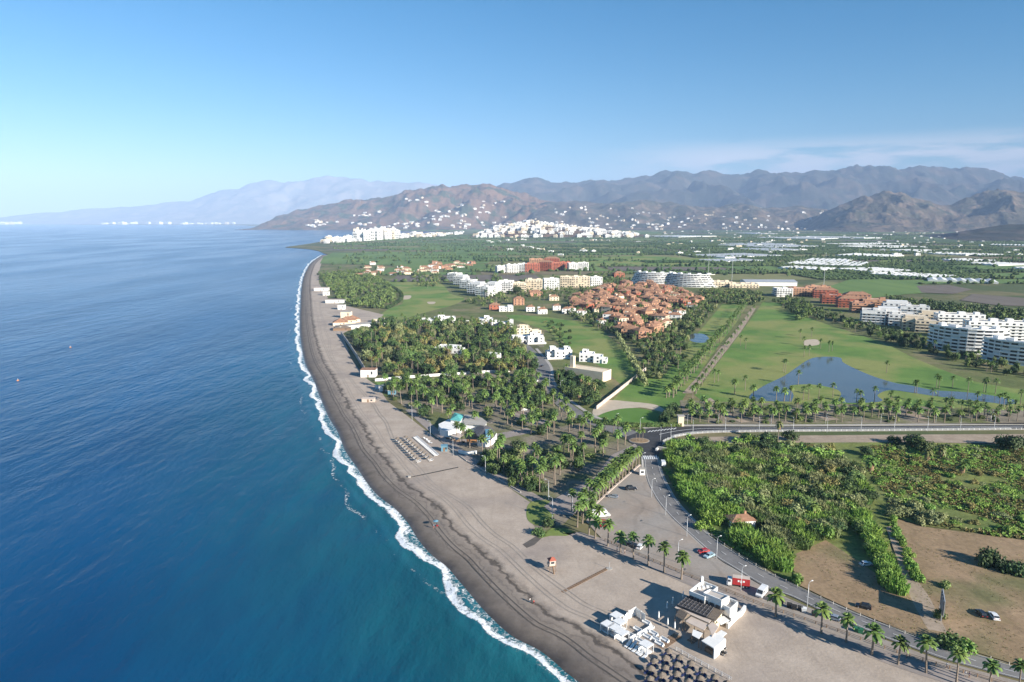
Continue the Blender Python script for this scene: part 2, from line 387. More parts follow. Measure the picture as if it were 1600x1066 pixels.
M['sand'] = beach_mat()
BEACH_PROFILE = [(-7,-1.9),(0,-1.0),(4,-0.45),(8,0.10),(10,0.22),(12,0.42),(14,0.50),(15.5,0.22),(17,0.40),(19,0.32),(24,0.20),(31,0.10)]
def beach_z(w, d):
    return lerp_curve(BEACH_PROFILE, d) + 0.10 * noise.noise((w.x*0.12, w.y*0.12, 0)) * max(0.0, min(1.0, (31 - d) / 10)) * min(1, max(0, d/4))
boffs = [-7,-3,-1,0,1,2,3,4,5,6,7,8,9,10,11,12,13,14,14.7,15.4,16.1,17,18,19.5,21,24,27,31]
me = strip_mesh(boffs, beach_z, {'wet': lambda w, d: max(0.0, min(1.0, 1 - d / 29.0))})
me.materials.append(M['sand']); link('foreshore', me, kind='structure')
def shore_track(d0, wander, w, i0, i1, seed, m):
    P = [shore_pts[i] + _nrm[i]*(d0 + wander*noise.noise((i*0.012, seed, 0)) + 0.35*wander*noise.noise((i*0.05, seed, 3))) for i in range(i0, min(i1, len(shore_pts)-1), 2)]
    for off in (-0.8, 0.8):
        vs = []; fs = []
        for i, p in enumerate(P):
            t = (P[min(i+1, len(P)-1)] - P[max(i-1, 0)]).normalized(); q = Vector((-t.y, t.x)); c = p + q*off
            for sd in (-w/2, w/2): e = c + q*sd; d = d0; vs.append((e.x, e.y, max(beach_z(e, d0 + off), 0.105 if d0 > 19 else -9) + 0.05))
        for i in range(len(P)-1): fs.append((2*i, 2*i+1, 2*i+3, 2*i+2))
        MB().add(vs, fs).build('tyre_track', m, kind='structure')
M['track_sand'] = mat('compacted_sand', (0.27,0.235,0.20), (0.335,0.29,0.25), 0.3, 0.95)
M['track_wet_and_shade'] = mat('compacted_dark_sand_and_shade', (0.09,0.078,0.069), (0.12,0.105,0.092), 0.3, 0.95)  # wet tyre tracks; also the painted shade of the drainage channel
_n = len(shore_pts)
for d0, wa, sd, m_ in ((8.5, 1.5, 1, 'track_wet_and_shade'), (20.5, 2, 3, 'track_sand'), (26, 6, 4, 'track_sand')): shore_track(d0, wa, 0.4, int(_n*.25), _n, sd, M[m_])
# --- plain (one sheet to the mountains)
shore_in = [p + q * 22 for p, q in zip(shore_pts, _nrm)][::4]
COAST = [(505,395.5),(497,392),(482,389.3),(468,388.2),(455,387.2),(446,386.4),(455,384.8),(468,383.2),(485,380.5),(505,377.6),(560,373.5),(630,369.5),(690,366.2),(700,364.6),
         (682,362.2),(640,361.2),(590,360.4),(540,359.5),(500,358.6),(460,357.2),(430,356),(412,354.9),(404,354.2),(392,353.2),(380,352.3),(350,351.6),(300,351.3),(240,351.4),(180,351.6),(140,351.2),(100,351.0),(60,350.6),(20,350.5),(-60,350.2),(-200,350)]
coast_w = [tuple(G(x, y)[:2]) for x, y in smooth(COAST, 4)]
plain = [tuple(p) for p in shore_in[::-1]] + coast_w + [(-40000, 46000), (44000, 46000), (44000, 150), (500, -300)]
M['plain'] = mat('dry_ground', (0.13,0.125,0.05), (0.195,0.165,0.085), 0.035, 0.95, c3=(0.075,0.10,0.035), scale3=0.008, f3=(0.44,0.56), bump=0.1, bscale=0.5)
MB().sheet(plain, 0.0).build('plain', M['plain'], kind='structure')

# --- mountains: heightfields under traced skylines
def range_mat(name, ca, cb, cc, scale):
    m = mat(name, ca, cb, scale, 0.95, c3=cc, scale3=scale*2.2, f3=(0.50,0.60), detail=8, bump=40, bscale=scale*4)
    return m
HILLS = []
def mountain(name, skyline, Y0, Yr, Yb, mat_, seed, nx=150, ny=34, amp=0.35, nscale=1/1400.0, x0=None, x1=None):
    """skyline: photo (x, y) points of the crest, which lies at ground distance Yr; the foot in front at Y0, behind at Yb"""
    x0 = x0 if x0 is not None else skyline[0][0]; x1 = x1 if x1 is not None else skyline[-1][0]
    vs = []; fs = []; grid = []
    for j in range(ny):
        t = j / (ny - 1)
        Y = Y0 + (Yr - Y0) * (t / 0.66) if t < 0.66 else Yr + (Yb - Yr) * ((t - 0.66) / 0.34)
        row = []
        for i in range(nx):
            px = x0 + (x1 - x0) * i / (nx - 1)
            X = at_dist(px, 345, Yr).x * (0.35 + 0.65 * Y / Yr)
            crest = at_dist(px, lerp_curve(skyline, px), Yr).z
            s = min(1.0, t / 0.66) if t < 0.66 else 1 - (t - 0.66) / 0.34
            prof = s ** 1.25 if t < 0.66 else max(0.0, s) ** 0.9
            e = min(1.0, i / (nx*0.06), (nx - 1 - i) / (nx*0.06)) if name == 'hill' else 1.0
            p = Vector((X * nscale, Y * nscale, seed))
            rg = noise.ridged_multi_fractal(p, 1.0, 2.1, 6, 1.0, 2.0) / 2.2 - 0.5
            rg2 = noise.fractal(p * 3.7, 0.9, 2.1, 4)
            env = 4 * prof * (1 - prof) + 0.10
            z = crest * e * prof + crest * e * amp * env * rg + crest * 0.09 * rg2 * min(1, prof * 2.5)
            if t >= 0.62 and t <= 0.70: z = max(z, 0)
            row.append(len(vs)); vs.append((X, Y, max(z, -30) if prof > 0.01 else -30 * 0 - 8))
        grid.append(row)
    for j in range(ny - 1):
        for i in range(nx - 1): fs.append((grid[j][i], grid[j][i+1], grid[j+1][i+1], grid[j+1][i]))
    mb = MB(); mb.add(vs, fs)
    o = mb.build(name, mat_, kind='structure', smooth_shade=True)
    HILLS.append((o, vs, fs, nx, ny)); return o
M['range_far'] = range_mat('far_range', (0.22,0.21,0.19), (0.16,0.165,0.15), (0.27,0.24,0.21), 1/900)
M['range_brown'] = range_mat('brown_hill', (0.175,0.105,0.066), (0.12,0.078,0.05), (0.05,0.06,0.032), 1/420)
M['range_blue'] = range_mat('scrub_range', (0.046,0.042,0.034), (0.026,0.032,0.024), (0.078,0.060,0.045), 1/800)
M['range_foot'] = range_mat('foothill', (0.10,0.075,0.052), (0.05,0.055,0.034), (0.15,0.11,0.078), 1/380)
mountain('mountain_range', [(-120,344),(0,340),(60,333),(170,325),(240,319),(300,312),(350,298),(400,288),(430,281),(480,279),(540,276),(600,280),(650,284),(700,291),(780,300),(900,315)], 23500, 27000, 31500, M['range_far'], 1.3, nx=170, amp=0.30, nscale=1/2600)
mountain('mountain_range', [(700,300),(760,296),(790,289),(830,281),(860,284),(900,285),(960,282),(1000,272),(1040,266),(1080,270),(1130,274),(1180,269),(1250,269),(1300,265),(1320,262),(1342,257),(1365,260),(1390,264),(1415,261),(1440,262),(1480,267),(1505,263),(1525,261),(1545,266),(1570,275),(1600,283),(1660,290),(1800,280),(2000,300)], 10800, 16500, 22000, M['range_blue'], 5.1, nx=400, ny=80, amp=0.62, nscale=1/2000)
mountain('hill', [(398,353),(408,350),(425,340),(445,334),(470,328),(520,318),(560,313),(600,309),(640,299),(665,292),(690,288),(710,291),(730,289),(745,287),(760,287),(790,294),(830,305),(880,317),(930,326),(985,338)], 8600, 10800, 13500, M['range_brown'], 9.7, nx=320, ny=72, amp=0.62, nscale=1/900)
mountain('hill', [(800,330),(860,316),(900,312),(940,318),(1000,313),(1050,318),(1100,322),(1160,318),(1200,326),(1250,324),(1320,328)], 8200, 10200, 12500, M['range_foot'], 13.7, nx=150, ny=36, amp=0.6, nscale=1/900)
mountain('hill', [(1255,341),(1280,334),(1320,316),(1348,304),(1371,301),(1403,302),(1425,309),(1442,315),(1482,318),(1510,308),(1534,300),(1555,297),(1600,300),(1680,296),(1800,318)], 7000, 8800, 10800, M['range_foot'], 21.3, nx=260, ny=64, amp=0.6, nscale=1/800)
mountain('hill', [(1470,368),(1508,362),(1540,356),(1574,351),(1610,349),(1700,345),(1850,360)], 3900, 4600, 5600, M['range_blue'], 31.0, nx=70, ny=24, amp=0.25, nscale=1/500)
def hill_z(o_idx, u, v):
    """point on hill o_idx at grid fraction (u along, v up the front)"""
    o, vs, fs, nx, ny = HILLS[o_idx]
    i = min(nx-1, max(0, int(u*(nx-1)))); j = min(ny-1, max(0, int(v*(ny-1)))); return Vector(vs[j*nx+i])
# ------------------------------------------------------------------ ground sheets
M['asphalt'] = mat('asphalt', (0.185,0.178,0.175), (0.150,0.146,0.145), 0.25, 0.9, grain=0.1, c3=(0.21,0.20,0.19), scale3=0.06, stretch=(1,1,1))
M['asphalt_dark'] = mat('new_asphalt', (0.055,0.055,0.058), (0.042,0.042,0.045), 0.3, 0.85)
M['gravel'] = mat('gravel_car_park', (0.345,0.285,0.235), (0.28,0.232,0.192), 0.09, 0.95, c3=(0.30,0.27,0.24), scale3=0.05, f3=(0.4,0.62), bump=0.03, bscale=2, grain=0.09, gscale=0.8, tracks=0.1)
M['paving'] = mat('pinkish_paving', (0.335,0.285,0.255), (0.29,0.245,0.22), 0.3, 0.9, c3=(0.25,0.22,0.2), scale3=0.08, grain=0.1, gscale=0.8)
M['concrete'] = mat('pale_concrete', (0.42,0.39,0.35), (0.36,0.335,0.30), 0.3, 0.9)
M['lawn'] = mat('golf_lawn', (0.135,0.225,0.045), (0.085,0.17,0.032), 0.03, 0.95, c3=(0.215,0.235,0.07), scale3=0.014, f3=(0.44,0.56), bump=0.05, bscale=0.8, grain=0.12, gscale=0.8)
M['green'] = mat('putting_green', (0.105,0.205,0.035), (0.080,0.170,0.028), 0.06, 0.95)
M['rough'] = mat('rough_grass', (0.135,0.150,0.050), (0.085,0.115,0.032), 0.06, 0.95, c3=(0.21,0.175,0.09), scale3=0.03, f3=(0.48,0.66), bump=0.15, bscale=0.5, grain=0.25, gscale=0.8)
M['scrub'] = mat('scrub_ground', (0.175,0.205,0.05), (0.22,0.215,0.08), 0.06, 0.95, c3=(0.105,0.145,0.035), scale3=0.03, f3=(0.42,0.58), bump=0.25, bscale=0.35, grain=0.3, gscale=0.8)
M['soil'] = mat('bare_brown_soil', (0.31,0.215,0.13), (0.25,0.175,0.10), 0.07, 0.95, c3=(0.155,0.145,0.065), scale3=0.028, f3=(0.52,0.66), bump=0.06, bscale=0.8, grain=0.2, gscale=0.8, tracks=0.1)
M['track'] = mat('dirt_track', (0.36,0.285,0.215), (0.30,0.235,0.175), 0.15, 0.95, grain=0.15, gscale=0.8)
M['bunker'] = mat('bunker_sand', (0.50,0.42,0.32), (0.44,0.37,0.28), 0.2, 0.95)
M['parkfloor'] = mat('park_earth', (0.255,0.215,0.165), (0.185,0.160,0.115), 0.08, 0.95, c3=(0.125,0.140,0.05), scale3=0.035, f3=(0.46,0.58), grain=0.25, gscale=0.8)
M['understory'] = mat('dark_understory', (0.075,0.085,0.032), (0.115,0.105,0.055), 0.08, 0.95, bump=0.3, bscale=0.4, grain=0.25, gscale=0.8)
M['pond'] = mat('pond_water', (0.085,0.098,0.098), (0.10,0.112,0.108), 0.05, 0.06, bump=0.02, bscale=1.5, spec=0.5)
M['pool'] = mat('pool_water', (0.02,0.25,0.42), (0.03,0.30,0.48), 0.2, 0.08, spec=0.5)
_zc = [0.0]
def px_sheet(name, pts, m, z=None, rounded=False, kind='structure'):
    if rounded: pts = smooth_loop(pts)
    _zc[0] += 0.006
    zz = (0.02 + _zc[0]) if z is None else z
    return MB().sheet([G(x, y)[:2] for x, y in pts], zz).build(name, m, kind=kind)
def px_strip(name, left, right, m, z=None, n=6, kind='structure'):
    """ribbon between two traced edges with the same number of points"""
    _zc[0] += 0.006
    zz = (0.02 + _zc[0]) if z is None else z
    L = [G(x, y) for x, y in smooth(left, n)]; Rr = [G(x, y) for x, y in smooth(right, n)]
    vs = []; fs = []
    for a, b in zip(L, Rr): vs += [(a.x, a.y, zz), (b.x, b.y, zz)]
    for i in range(len(L) - 1): fs.append((2*i, 2*i+1, 2*i+3, 2*i+2))
    o = MB().add(vs, fs).build(name, m, kind=kind)
    if o.data.polygons[0].normal.z < 0: o.data.flip_normals()
    return o
def ribbon(name, pts, w, m, z, h=0.0, n=6, kind='structure', world=False, **kw):
    """a path of width w metres along traced points; h > 0 gives it a real edge"""
    P = [Vector(p) for p in pts] if world else [G(x, y).xy for x, y in smooth(pts, n)]
    vs = []; fs = []
    for i, p in enumerate(P):
        t = (P[min(i+1, len(P)-1)] - P[max(i-1, 0)]).normalized(); q = Vector((-t.y, t.x)) * (w/2)
        vs += [(p.x+q.x, p.y+q.y, z), (p.x-q.x, p.y-q.y, z)]
        if h: vs += [(p.x+q.x, p.y+q.y, z+h), (p.x-q.x, p.y-q.y, z+h)]
    k = 4 if h else 2
    for i in range(len(P) - 1):
        a, b = i*k, (i+1)*k
        if h: fs += [(a+2, a+3, b+3, b+2), (a, a+2, b+2, b), (a+3, a+1, b+1, b+3)]
        else: fs.append((a, a+1, b+1, b))
    if h: fs += [(0, 1, 3, 2), (len(vs)-4, len(vs)-2, len(vs)-1, len(vs)-3)]
    o = MB().add(vs, fs).build(name, m, kind=kind, **kw)
    return o
# patchwork of fields between the resort and the mountains
FIELD_MATS = [mat('field_cane', (0.14,0.215,0.058), (0.095,0.165,0.045), 0.02, 0.95, stretch=(1,0.15,1,0.5), bump=0.4, bscale=0.3),
              mat('field_orchard', (0.045,0.085,0.03), (0.08,0.12,0.04), 0.11, 0.95, bump=1.0, bscale=0.12),
              mat('field_orchard_light', (0.075,0.12,0.042), (0.12,0.155,0.055), 0.10, 0.95, bump=0.8, bscale=0.12),
              mat('field_olive', (0.175,0.185,0.07), (0.22,0.205,0.09), 0.03, 0.95, stretch=(1,0.2,1,0.9)),
              mat('field_dry', (0.205,0.165,0.095), (0.165,0.145,0.075), 0.03, 0.95),
              mat('field_plough', (0.135,0.115,0.095), (0.165,0.14,0.115), 0.06, 0.95, stretch=(1,0.1,1,0.4))]
fr = random.Random(11)
fields = [MB() for _ in FIELD_MATS]
FIELD_SPOTS = []
ang = R(24); ca, sa = math.cos(ang), math.sin(ang)
coast_poly = plain
v = 700.0
while v < 9500:
    depth = fr.uniform(70, 130) * (1 + v / 4500)
    u = -3500 + fr.uniform(0, 200)
    while u < 9000:
        wid = fr.uniform(110, 300) * (1 + v / 7000)
        cx, cy = (u + wid/2) * ca - (v + depth/2) * sa * 0.2, (u + wid/2) * sa * 0.12 + v + depth/2
        q = [(u+6, v+5), (u+wid-6, v+5), (u+wid-6, v+depth-5), (u+6, v+depth-5)]
        q = [(a*ca - b*sa*0.2, a*sa*0.12 + b) for a, b in q]
        ok = all(inside(c, coast_poly) for c in q) and cy > 1300 and abs(cx) < 0.95*cy + 200
        if ok:
            side = cx / cy
            if side < 0.02: k = fr.choices(range(6), (55, 5, 12, 16, 9, 3))[0]
            elif side < 0.22: k = fr.choices(range(6), (32, 14, 20, 22, 9, 3))[0]
            else: k = fr.choices(range(6), (10, 42, 26, 12, 6, 5))[0]
            fields[k].sheet(q, 0.5 + fr.uniform(0, 0.1))
            FIELD_SPOTS.append((k, q))
        u += wid
    v += depth
for b, m in zip(fields, FIELD_MATS): b.build('field', m, kind='structure')
# named foreground-of-the-plain fields
px_sheet('field', [(1285,452),(1345,431),(1420,442),(1490,455),(1400,462),(1330,470)], FIELD_MATS[0], z=0.66)
px_sheet('field', [(1350,412),(1400,404),(1445,420),(1400,432),(1345,425)], M['lawn'], z=0.66)
px_sheet('field', [(1432,447),(1482,446),(1520,453),(1490,460),(1440,458)], FIELD_MATS[5], z=0.67)
px_sheet('field', [(1500,470),(1520,460),(1620,468),(1640,480),(1560,478)], FIELD_MATS[5], z=0.67)
px_sheet('field', [(1255,448),(1290,440),(1330,445),(1380,458),(1330,462),(1280,455)], FIELD_MATS[3], z=0.65)
px_sheet('field', [(845,405),(1000,400),(1120,405),(1130,418),(1000,417),(920,416)], M['lawn'], z=0.66)
px_sheet('field', [(505,402),(520,395),(700,396),(780,402),(760,412),(640,415),(500,412)], FIELD_MATS[0], z=0.66)
# resort ground
px_sheet('resort_ground', [(484,425),(520,412),(760,415),(1000,420),(1130,440),(1230,440),(1300,455),(1420,480),(1520,505),(1640,530),(1900,560),(1900,672),(1300,668),(1060,668),(960,640),(900,640),(870,625),(800,640),(700,640),(600,620),(585,600),(545,530),(600,505),(590,480),(500,470)], M['rough'])
px_sheet('grove_floor', [(545,530),(600,505),(700,500),(850,520),(850,560),(840,600),(860,630),(905,655),(1000,700),(1000,716),(930,780),(890,810),(840,860),(815,862),(810,810),(760,735),(700,690),(600,610),(575,580)], M['parkfloor'])
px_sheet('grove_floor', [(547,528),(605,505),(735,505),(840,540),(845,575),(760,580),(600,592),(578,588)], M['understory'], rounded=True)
# golf course
px_sheet('fairway', [(1192,472),(1230,474),(1262,496),(1300,510),(1345,524),(1390,540),(1420,556),(1465,575),(1520,596),(1580,607),(1700,618),(1800,640),(1600,641),(1400,634),(1300,631),(1180,630),(1100,628),(1085,618),(1112,580),(1150,530),(1180,490)], M['lawn'], rounded=False)
px_sheet('fairway', [(790,493),(835,494),(880,499),(930,508),(955,530),(985,552),(1003,585),(1000,602),(975,604),(945,578),(910,556),(880,545),(860,520),(820,505)], M['lawn'], rounded=True)
px_sheet('fairway', [(1128,476),(1172,470),(1150,505),(1112,555),(1075,610),(1058,640),(1050,655),(1000,632),(955,628),(985,598),(1040,585),(1072,540),(1100,510)], M['lawn'])
px_sheet('fairway', [(591,442),(623,440),(672,436),(694,447),(704,459),(726,467),(704,478),(666,488),(619,501),(588,501),(604,485),(629,474),(625,462),(606,449)], M['lawn'], rounded=True)
px_sheet('bunker', [(927,640),(945,626),(985,628),(1025,633),(1040,645),(1000,637),(955,645),(930,650)], M['bunker'], rounded=True)
px_sheet('putting_green', [(935,650),(960,641),(990,638),(1020,643),(1043,655),(1030,664),(960,663),(940,658)], M['green'], rounded=True)
px_sheet('bunker', [(1258,532),(1277,531),(1279,539),(1258,540)], M['bunker'], rounded=True)
px_sheet('bunker', [(628,463),(642,462),(640,467),(630,468)], M['bunker'], rounded=True)
px_sheet('bunker', [(668,472),(680,472),(678,475),(670,475)], M['bunker'], rounded=True)
POND = [(1172,618),(1194,603),(1225,588),(1244,575),(1264,562),(1282,558),(1312,559),(1318,567),(1344,580),(1372,591),(1400,599),(1425,603),(1459,610),(1506,613),(1553,619),(1589,627),(1575,633),(1553,630),(1506,625),(1459,619),(1425,614),(1390,610),(1371,618),(1378,627),(1340,630),(1287,628),(1240,628),(1180,626)]
px_sheet('pond', POND, M['pond'], rounded=True)
px_sheet('pond_bank', [(1234,604),(1255,601),(1277,602),(1305,608),(1314,615),(1310,624),(1300,632),(1270,634),(1238,632),(1240,618)], M['lawn'], rounded=True)
px_sheet('pond', [(1072,527),(1082,522),(1098,522),(1107,528),(1104,535),(1085,535)], M['pond'], rounded=True)
px_sheet('swimming_pool', [(1003,542),(1016,540),(1022,545),(1010,548)], M['pool'], rounded=True)
px_strip('cart_path', [(1174,482),(1150,515),(1122,548),(1095,583),(1066,615)], [(1181,482),(1160,515),(1135,548),(1108,583),(1082,615)], M['track'])
# palm belt between pond and road
px_sheet('palm_belt_floor', [(1062,626),(1180,630),(1300,632),(1400,635),(1600,642),(1900,650),(1900,664),(1300,662),(1070,664),(1066,645)], M['parkfloor'])
for a in ([(1110,622),(1135,640),(1150,652),(1172,660),(1158,661),(1125,645),(1095,628)], [(1275,640),(1290,648),(1312,656),(1290,658),(1268,645)], [(1420,641),(1440,650),(1452,655),(1430,656),(1410,645)]):
    px_sheet('track', a, M['track'])
# roads
RL = [(1006,712),(1008,735),(1013,756),(1028,784),(1052,812),(1081,838),(1104,859),(1126,876),(1148,889),(1170,903),(1200,920),(1237,933),(1282,955),(1320,971),(1375,995),(1425,1013),(1475,1031),(1537,1048),(1600,1064),(1720,1092)]
RR = [(1027,712),(1032,735),(1041,756),(1056,782),(1078,808),(1107,836),(1126,850),(1148,864),(1173,880),(1197,893),(1237,912),(1287,936),(1337,959),(1395,982),(1450,1003),(1490,1013),(1525,1023),(1575,1040),(1630,1054),(1760,1084)]
px_sheet('car_park', [(931,788),(965,758),(1002,726),(1012,756),(1028,786),(1055,816),(1104,862),(1148,892),(1200,922),(1282,958),(1375,998),(1475,1035),(1600,1068),(1720,1098),(1700,1112),(1560,1074),(1400,1024),(1280,984),(1200,956),(1120,920),(1050,890),(990,864),(940,842),(915,815)], M['gravel'])
px_strip('road', RL, RR, M['asphalt'])
px_strip('road', [(1000,672),(1040,668),(1090,666.5),(1200,667),(1400,666),(1600,664.5),(1900,662)], [(1020,700),(1048,683),(1095,675.5),(1200,673),(1400,671.5),(1600,669.5),(1900,667)], M['asphalt_dark'])
px_sheet('road', [(968,674),(1000,671),(1042,667.6),(1060,678),(1036,690),(1028,714),(1005,714),(1000,702),(984,692)], M['asphalt_dark'])
px_strip('road', [(800,530),(826,554),(838,575),(840,597),(858,622),(895,652),(975,684)], [(812,528),(840,552),(859,574),(862,597),(880,620),(918,648),(998,676)], M['asphalt'])
px_strip('pavement', [(770,508),(790,520),(800,530)], [(790,508),(806,520),(812,528)], M['asphalt'])
# park paths and avenue
px_sheet('avenue', [(990,697),(1000,714),(976,736),(930,776),(895,806),(862,804),(850,792),(870,778),(930,745),(960,715)], M['paving'])
px_sheet('avenue', [(955,712),(992,694),(1000,702),(975,722),(945,738),(930,745)], M['paving'])
ribbon('park_path', [(700,640),(760,650),(810,640),(850,650),(880,668),(930,672)], 8, M['paving'], 0.06)
ribbon('park_path', [(840,662),(880,690),(915,705),(955,720)], 7, M['paving'], 0.066)
ribbon('park_path', [(740,720),(800,718),(850,735),(905,745)], 6, M['paving'], 0.072)
ribbon('park_path', [(700,690),(745,690),(790,680),(830,672)], 9, M['paving'], 0.078)
ribbon('park_path', [(812,640),(828,655),(850,662)], 12, M['paving'], 0.084)
# beach proper
SAND = [(486,424),(498,442),(515,470),(540,478),(600,492),(590,500),(560,508),(535,522),(548,560),(570,590),(590,604),(606,628),(636,650),(664,672),(700,700),(730,722),(770,746),(806,770),(835,790),(828,812),(842,835),(870,836),(900,836),(930,848),(990,872),(1065,908),(1150,940),(1200,962),(1290,1000),(1400,1040),(1500,1072),(1700,1128)]
sand_poly = [tuple(G(x, y)[:2]) for x, y in SAND] + [(500, -200)] + [tuple(p + q * 18) for p, q in zip(shore_pts, _nrm)][::-4]
sand_poly = [p for p in sand_poly if p[1] > -250]
MB().sheet(sand_poly, 0.105).build('beach', M['sand'], kind='structure')
# promenade along the beach bar and the front palms
px_strip('promenade', [(905,832),(940,842),(1000,868),(1065,896),(1130,922),(1200,950),(1290,980),(1400,1020),(1500,1050),(1700,1108)], [(880,834),(925,848),(988,875),(1060,908),(1125,936),(1195,965),(1285,998),(1392,1040),(1490,1072),(1690,1132)], M['paving'], z=0.16)
ribbon('promenade', [(640,640),(672,668),(705,696),(740,722),(790,752),(840,782),(866,800)], 5.5, M['paving'], 0.14)
# dunes of the eastern lots
px_sheet('scrub_field', [(1040,690),(1100,684),(1200,684),(1300,690),(1420,690),(1600,698),(1900,705),(1900,860),(1600,842),(1440,822),(1400,810),(1385,830),(1410,930),(1340,905),(1290,850),(1240,880),(1235,910),(1200,890),(1120,842),(1062,780),(1036,730)], M['scrub'])
px_sheet('bare_lot', [(1240,868),(1290,845),(1345,880),(1410,930),(1395,830),(1402,812),(1440,824),(1600,845),(1900,870),(1900,1110),(1640,1056),(1530,1022),(1450,1001),(1395,980),(1337,957),(1287,934),(1240,911)], M['soil'])
px_strip('dirt_track', [(1384,825),(1400,870),(1415,915),(1430,950),(1450,985)], [(1393,822),(1412,866),(1432,905),(1455,940),(1480,990)], M['track'])
px_strip('gravel_track', [(1085,684),(1200,682),(1400,680),(1600,679),(1900,677)], [(1095,694),(1200,693),(1400,692),(1600,694),(1900,697)], M['track'])
px_sheet('verge', [(842,842),(862,826),(885,826),(900,833),(885,838),(860,838)], M['lawn'], z=0.16)
px_sheet('verge', [(826,788),(850,782),(872,792),(860,812),(842,822),(824,812)], M['lawn'], z=0.16, rounded=True)
px_sheet('verge', [(585,598),(640,594),(700,590),(690,600),(600,608)], M['lawn'])
px_sheet('drainage_cut_shade', [(776,884),(800,866),(835,852),(850,838),(842,836),(815,852),(790,868),(768,884)], M['track_wet_and_shade'], z=0.12)  # flat dark sheet: the channel's shade painted as colour, no channel is dug
# kerbs, raised pavement and painted markings
ribbon('kerb', [(1004,714),(1006,735),(1011,756),(1026,785),(1050,813),(1079,839),(1102,860),(1124,878),(1146,891),(1168,905)], 1.4, M['concrete'], 0.02, h=0.13)
ribbon('kerb', [(1028,714),(1033,735),(1042,756),(1057,782),(1079,807),(1108,835)], 0.9, M['concrete'], 0.02, h=0.13)
ribbon('pavement', [(1005,669.5),(1045,666),(1095,664.6),(1200,665),(1400,664),(1600,662.5),(1900,660)], 3.2, M['concrete'], 0.03, h=0.14)
ribbon('pavement', [(1022,703),(1036,692),(1050,683.8),(1096,676.6),(1200,674.2),(1400,672.8),(1600,670.8),(1900,668)], 2.2, M['concrete'], 0.03, h=0.16)
ribbon('pavement', [(838,545),(860,572),(865,597),(884,620),(922,647),(968,668)], 2.5, M['concrete'], 0.03, h=0.14)
def dashes(pts, w, L, gap, z, solid=False):
    P = resample([G(x, y).xy for x, y in smooth(pts, 8)], lambda p: 0.5)
    i = 0; n1 = int(L / 0.5); n2 = int(gap / 0.5); mb = MB()
    while i + n1 < len(P):
        a, b = P[i], P[i + n1]; t = (b - a).normalized(); q = Vector((-t.y, t.x)) * (w / 2)
        mb.add([(*(a+q), z), (*(a-q), z), (*(b-q), z), (*(b+q), z)], [(0, 1, 2, 3)]); i += n1 + (0 if solid else n2)
    return mb.build('road_marking', M['paint'], kind='structure')
mid = [((a[0]+b[0])/2, (a[1]+b[1])/2) for a, b in zip(RL, RR)]
dashes(mid, 0.13, 2.5, 6, 0.40)
dashes([(a[0]*0.94+b[0]*0.06, a[1]*0.94+b[1]*0.06) for a, b in zip(RL, RR)], 0.11, 4, 0, 0.40, True)
dashes([(a[0]*0.06+b[0]*0.94, a[1]*0.06+b[1]*0.94) for a, b in zip(RL, RR)], 0.11, 4, 0, 0.40, True)
dashes([(1048,682),(1095,674.6),(1200,672.3),(1400,670.8),(1600,668.9)], 0.4, 4, 0, 0.42, True)
dashes([(1030,680),(1060,674.2),(1100,671),(1200,670),(1400,668.9),(1600,667)], 0.35, 4, 0, 0.42, True)
for k in range(7):                                                        # zebra crossing
    a = G(1005.5 + k*3.2, 713.5).xy; b = G(1007.5 + k*3.2, 719).xy; t = (b - a).normalized(); q = Vector((-t.y, t.x)) * 0.32
    MB().add([(*(a+q), .42), (*(a-q), .42), (*(b-q), .42), (*(b+q), .42)], [(0,1,2,3)]).build('crossing_stripe', M['paint'], kind='structure')
for k in range(9):                                                        # hatched area beside the junction
    a = G(1012 + k*5.0, 676.5 - k*0.55).xy; b = G(1016.5 + k*5.0, 674.2 - k*0.55).xy; t = (b - a).normalized(); q = Vector((-t.y, t.x)) * 0.28
    MB().add([(*(a+q), .42), (*(a-q), .42), (*(b-q), .42), (*(b+q), .42)], [(0,1,2,3)]).build('hatch_stripe', M['paint'], kind='structure')
# ------------------------------------------------------------------ buildings
_unit = {}
def unit_box(m):
    if m not in _unit: _unit[m] = MB().box(-0.5, 0.5, -0.5, 0.5, -0.5, 0.5).mesh('unit_box', M[m])
    return _unit[m]
def part_box(name, parent, m, x0, x1, y0, y1, z0, z1, label=None):
    return link(name, unit_box(m), parent, ((x0+x1)/2, (y0+y1)/2, (z0+z1)/2), 0, (x1-x0, y1-y0, z1-z0), label)
def wall_windows(parent, w, d, floors, fh, bays, faces='FLR', ww=1.7, wh=1.6, sill=0.9, z0=0.0, jit=None):
    """dark panes set in projecting reveals on the chosen faces: Front (y=0), Left (x=-w/2), Right, Back"""
    for f in range(floors):
        zc0 = z0 + f * fh + sill; zc1 = zc0 + wh
        for face in faces:
            L = w if face in 'FB' else d; n = max(1, bays if face in 'FB' else int(round(bays * d / w)))
            for k in range(n):
                if jit and jit.random() < 0.16: continue
                c = (k + 0.5) / n * L; a, b = c - ww/2, c + ww/2
                if face == 'F': part_box('window', parent, 'glass', -w/2+a, -w/2+b, -0.05, 0.10, zc0, zc1)
                elif face == 'B': part_box('window', parent, 'glass', -w/2+a, -w/2+b, d-0.1, d+0.05, zc0, zc1)
                elif face == 'L': part_box('window', parent, 'glass', -w/2-0.05, -w/2+0.1, a, b, zc0, zc1)
                else: part_box('window', parent, 'glass', w/2-0.1, w/2+0.05, a, b, zc0, zc1)
br = random.Random(5)
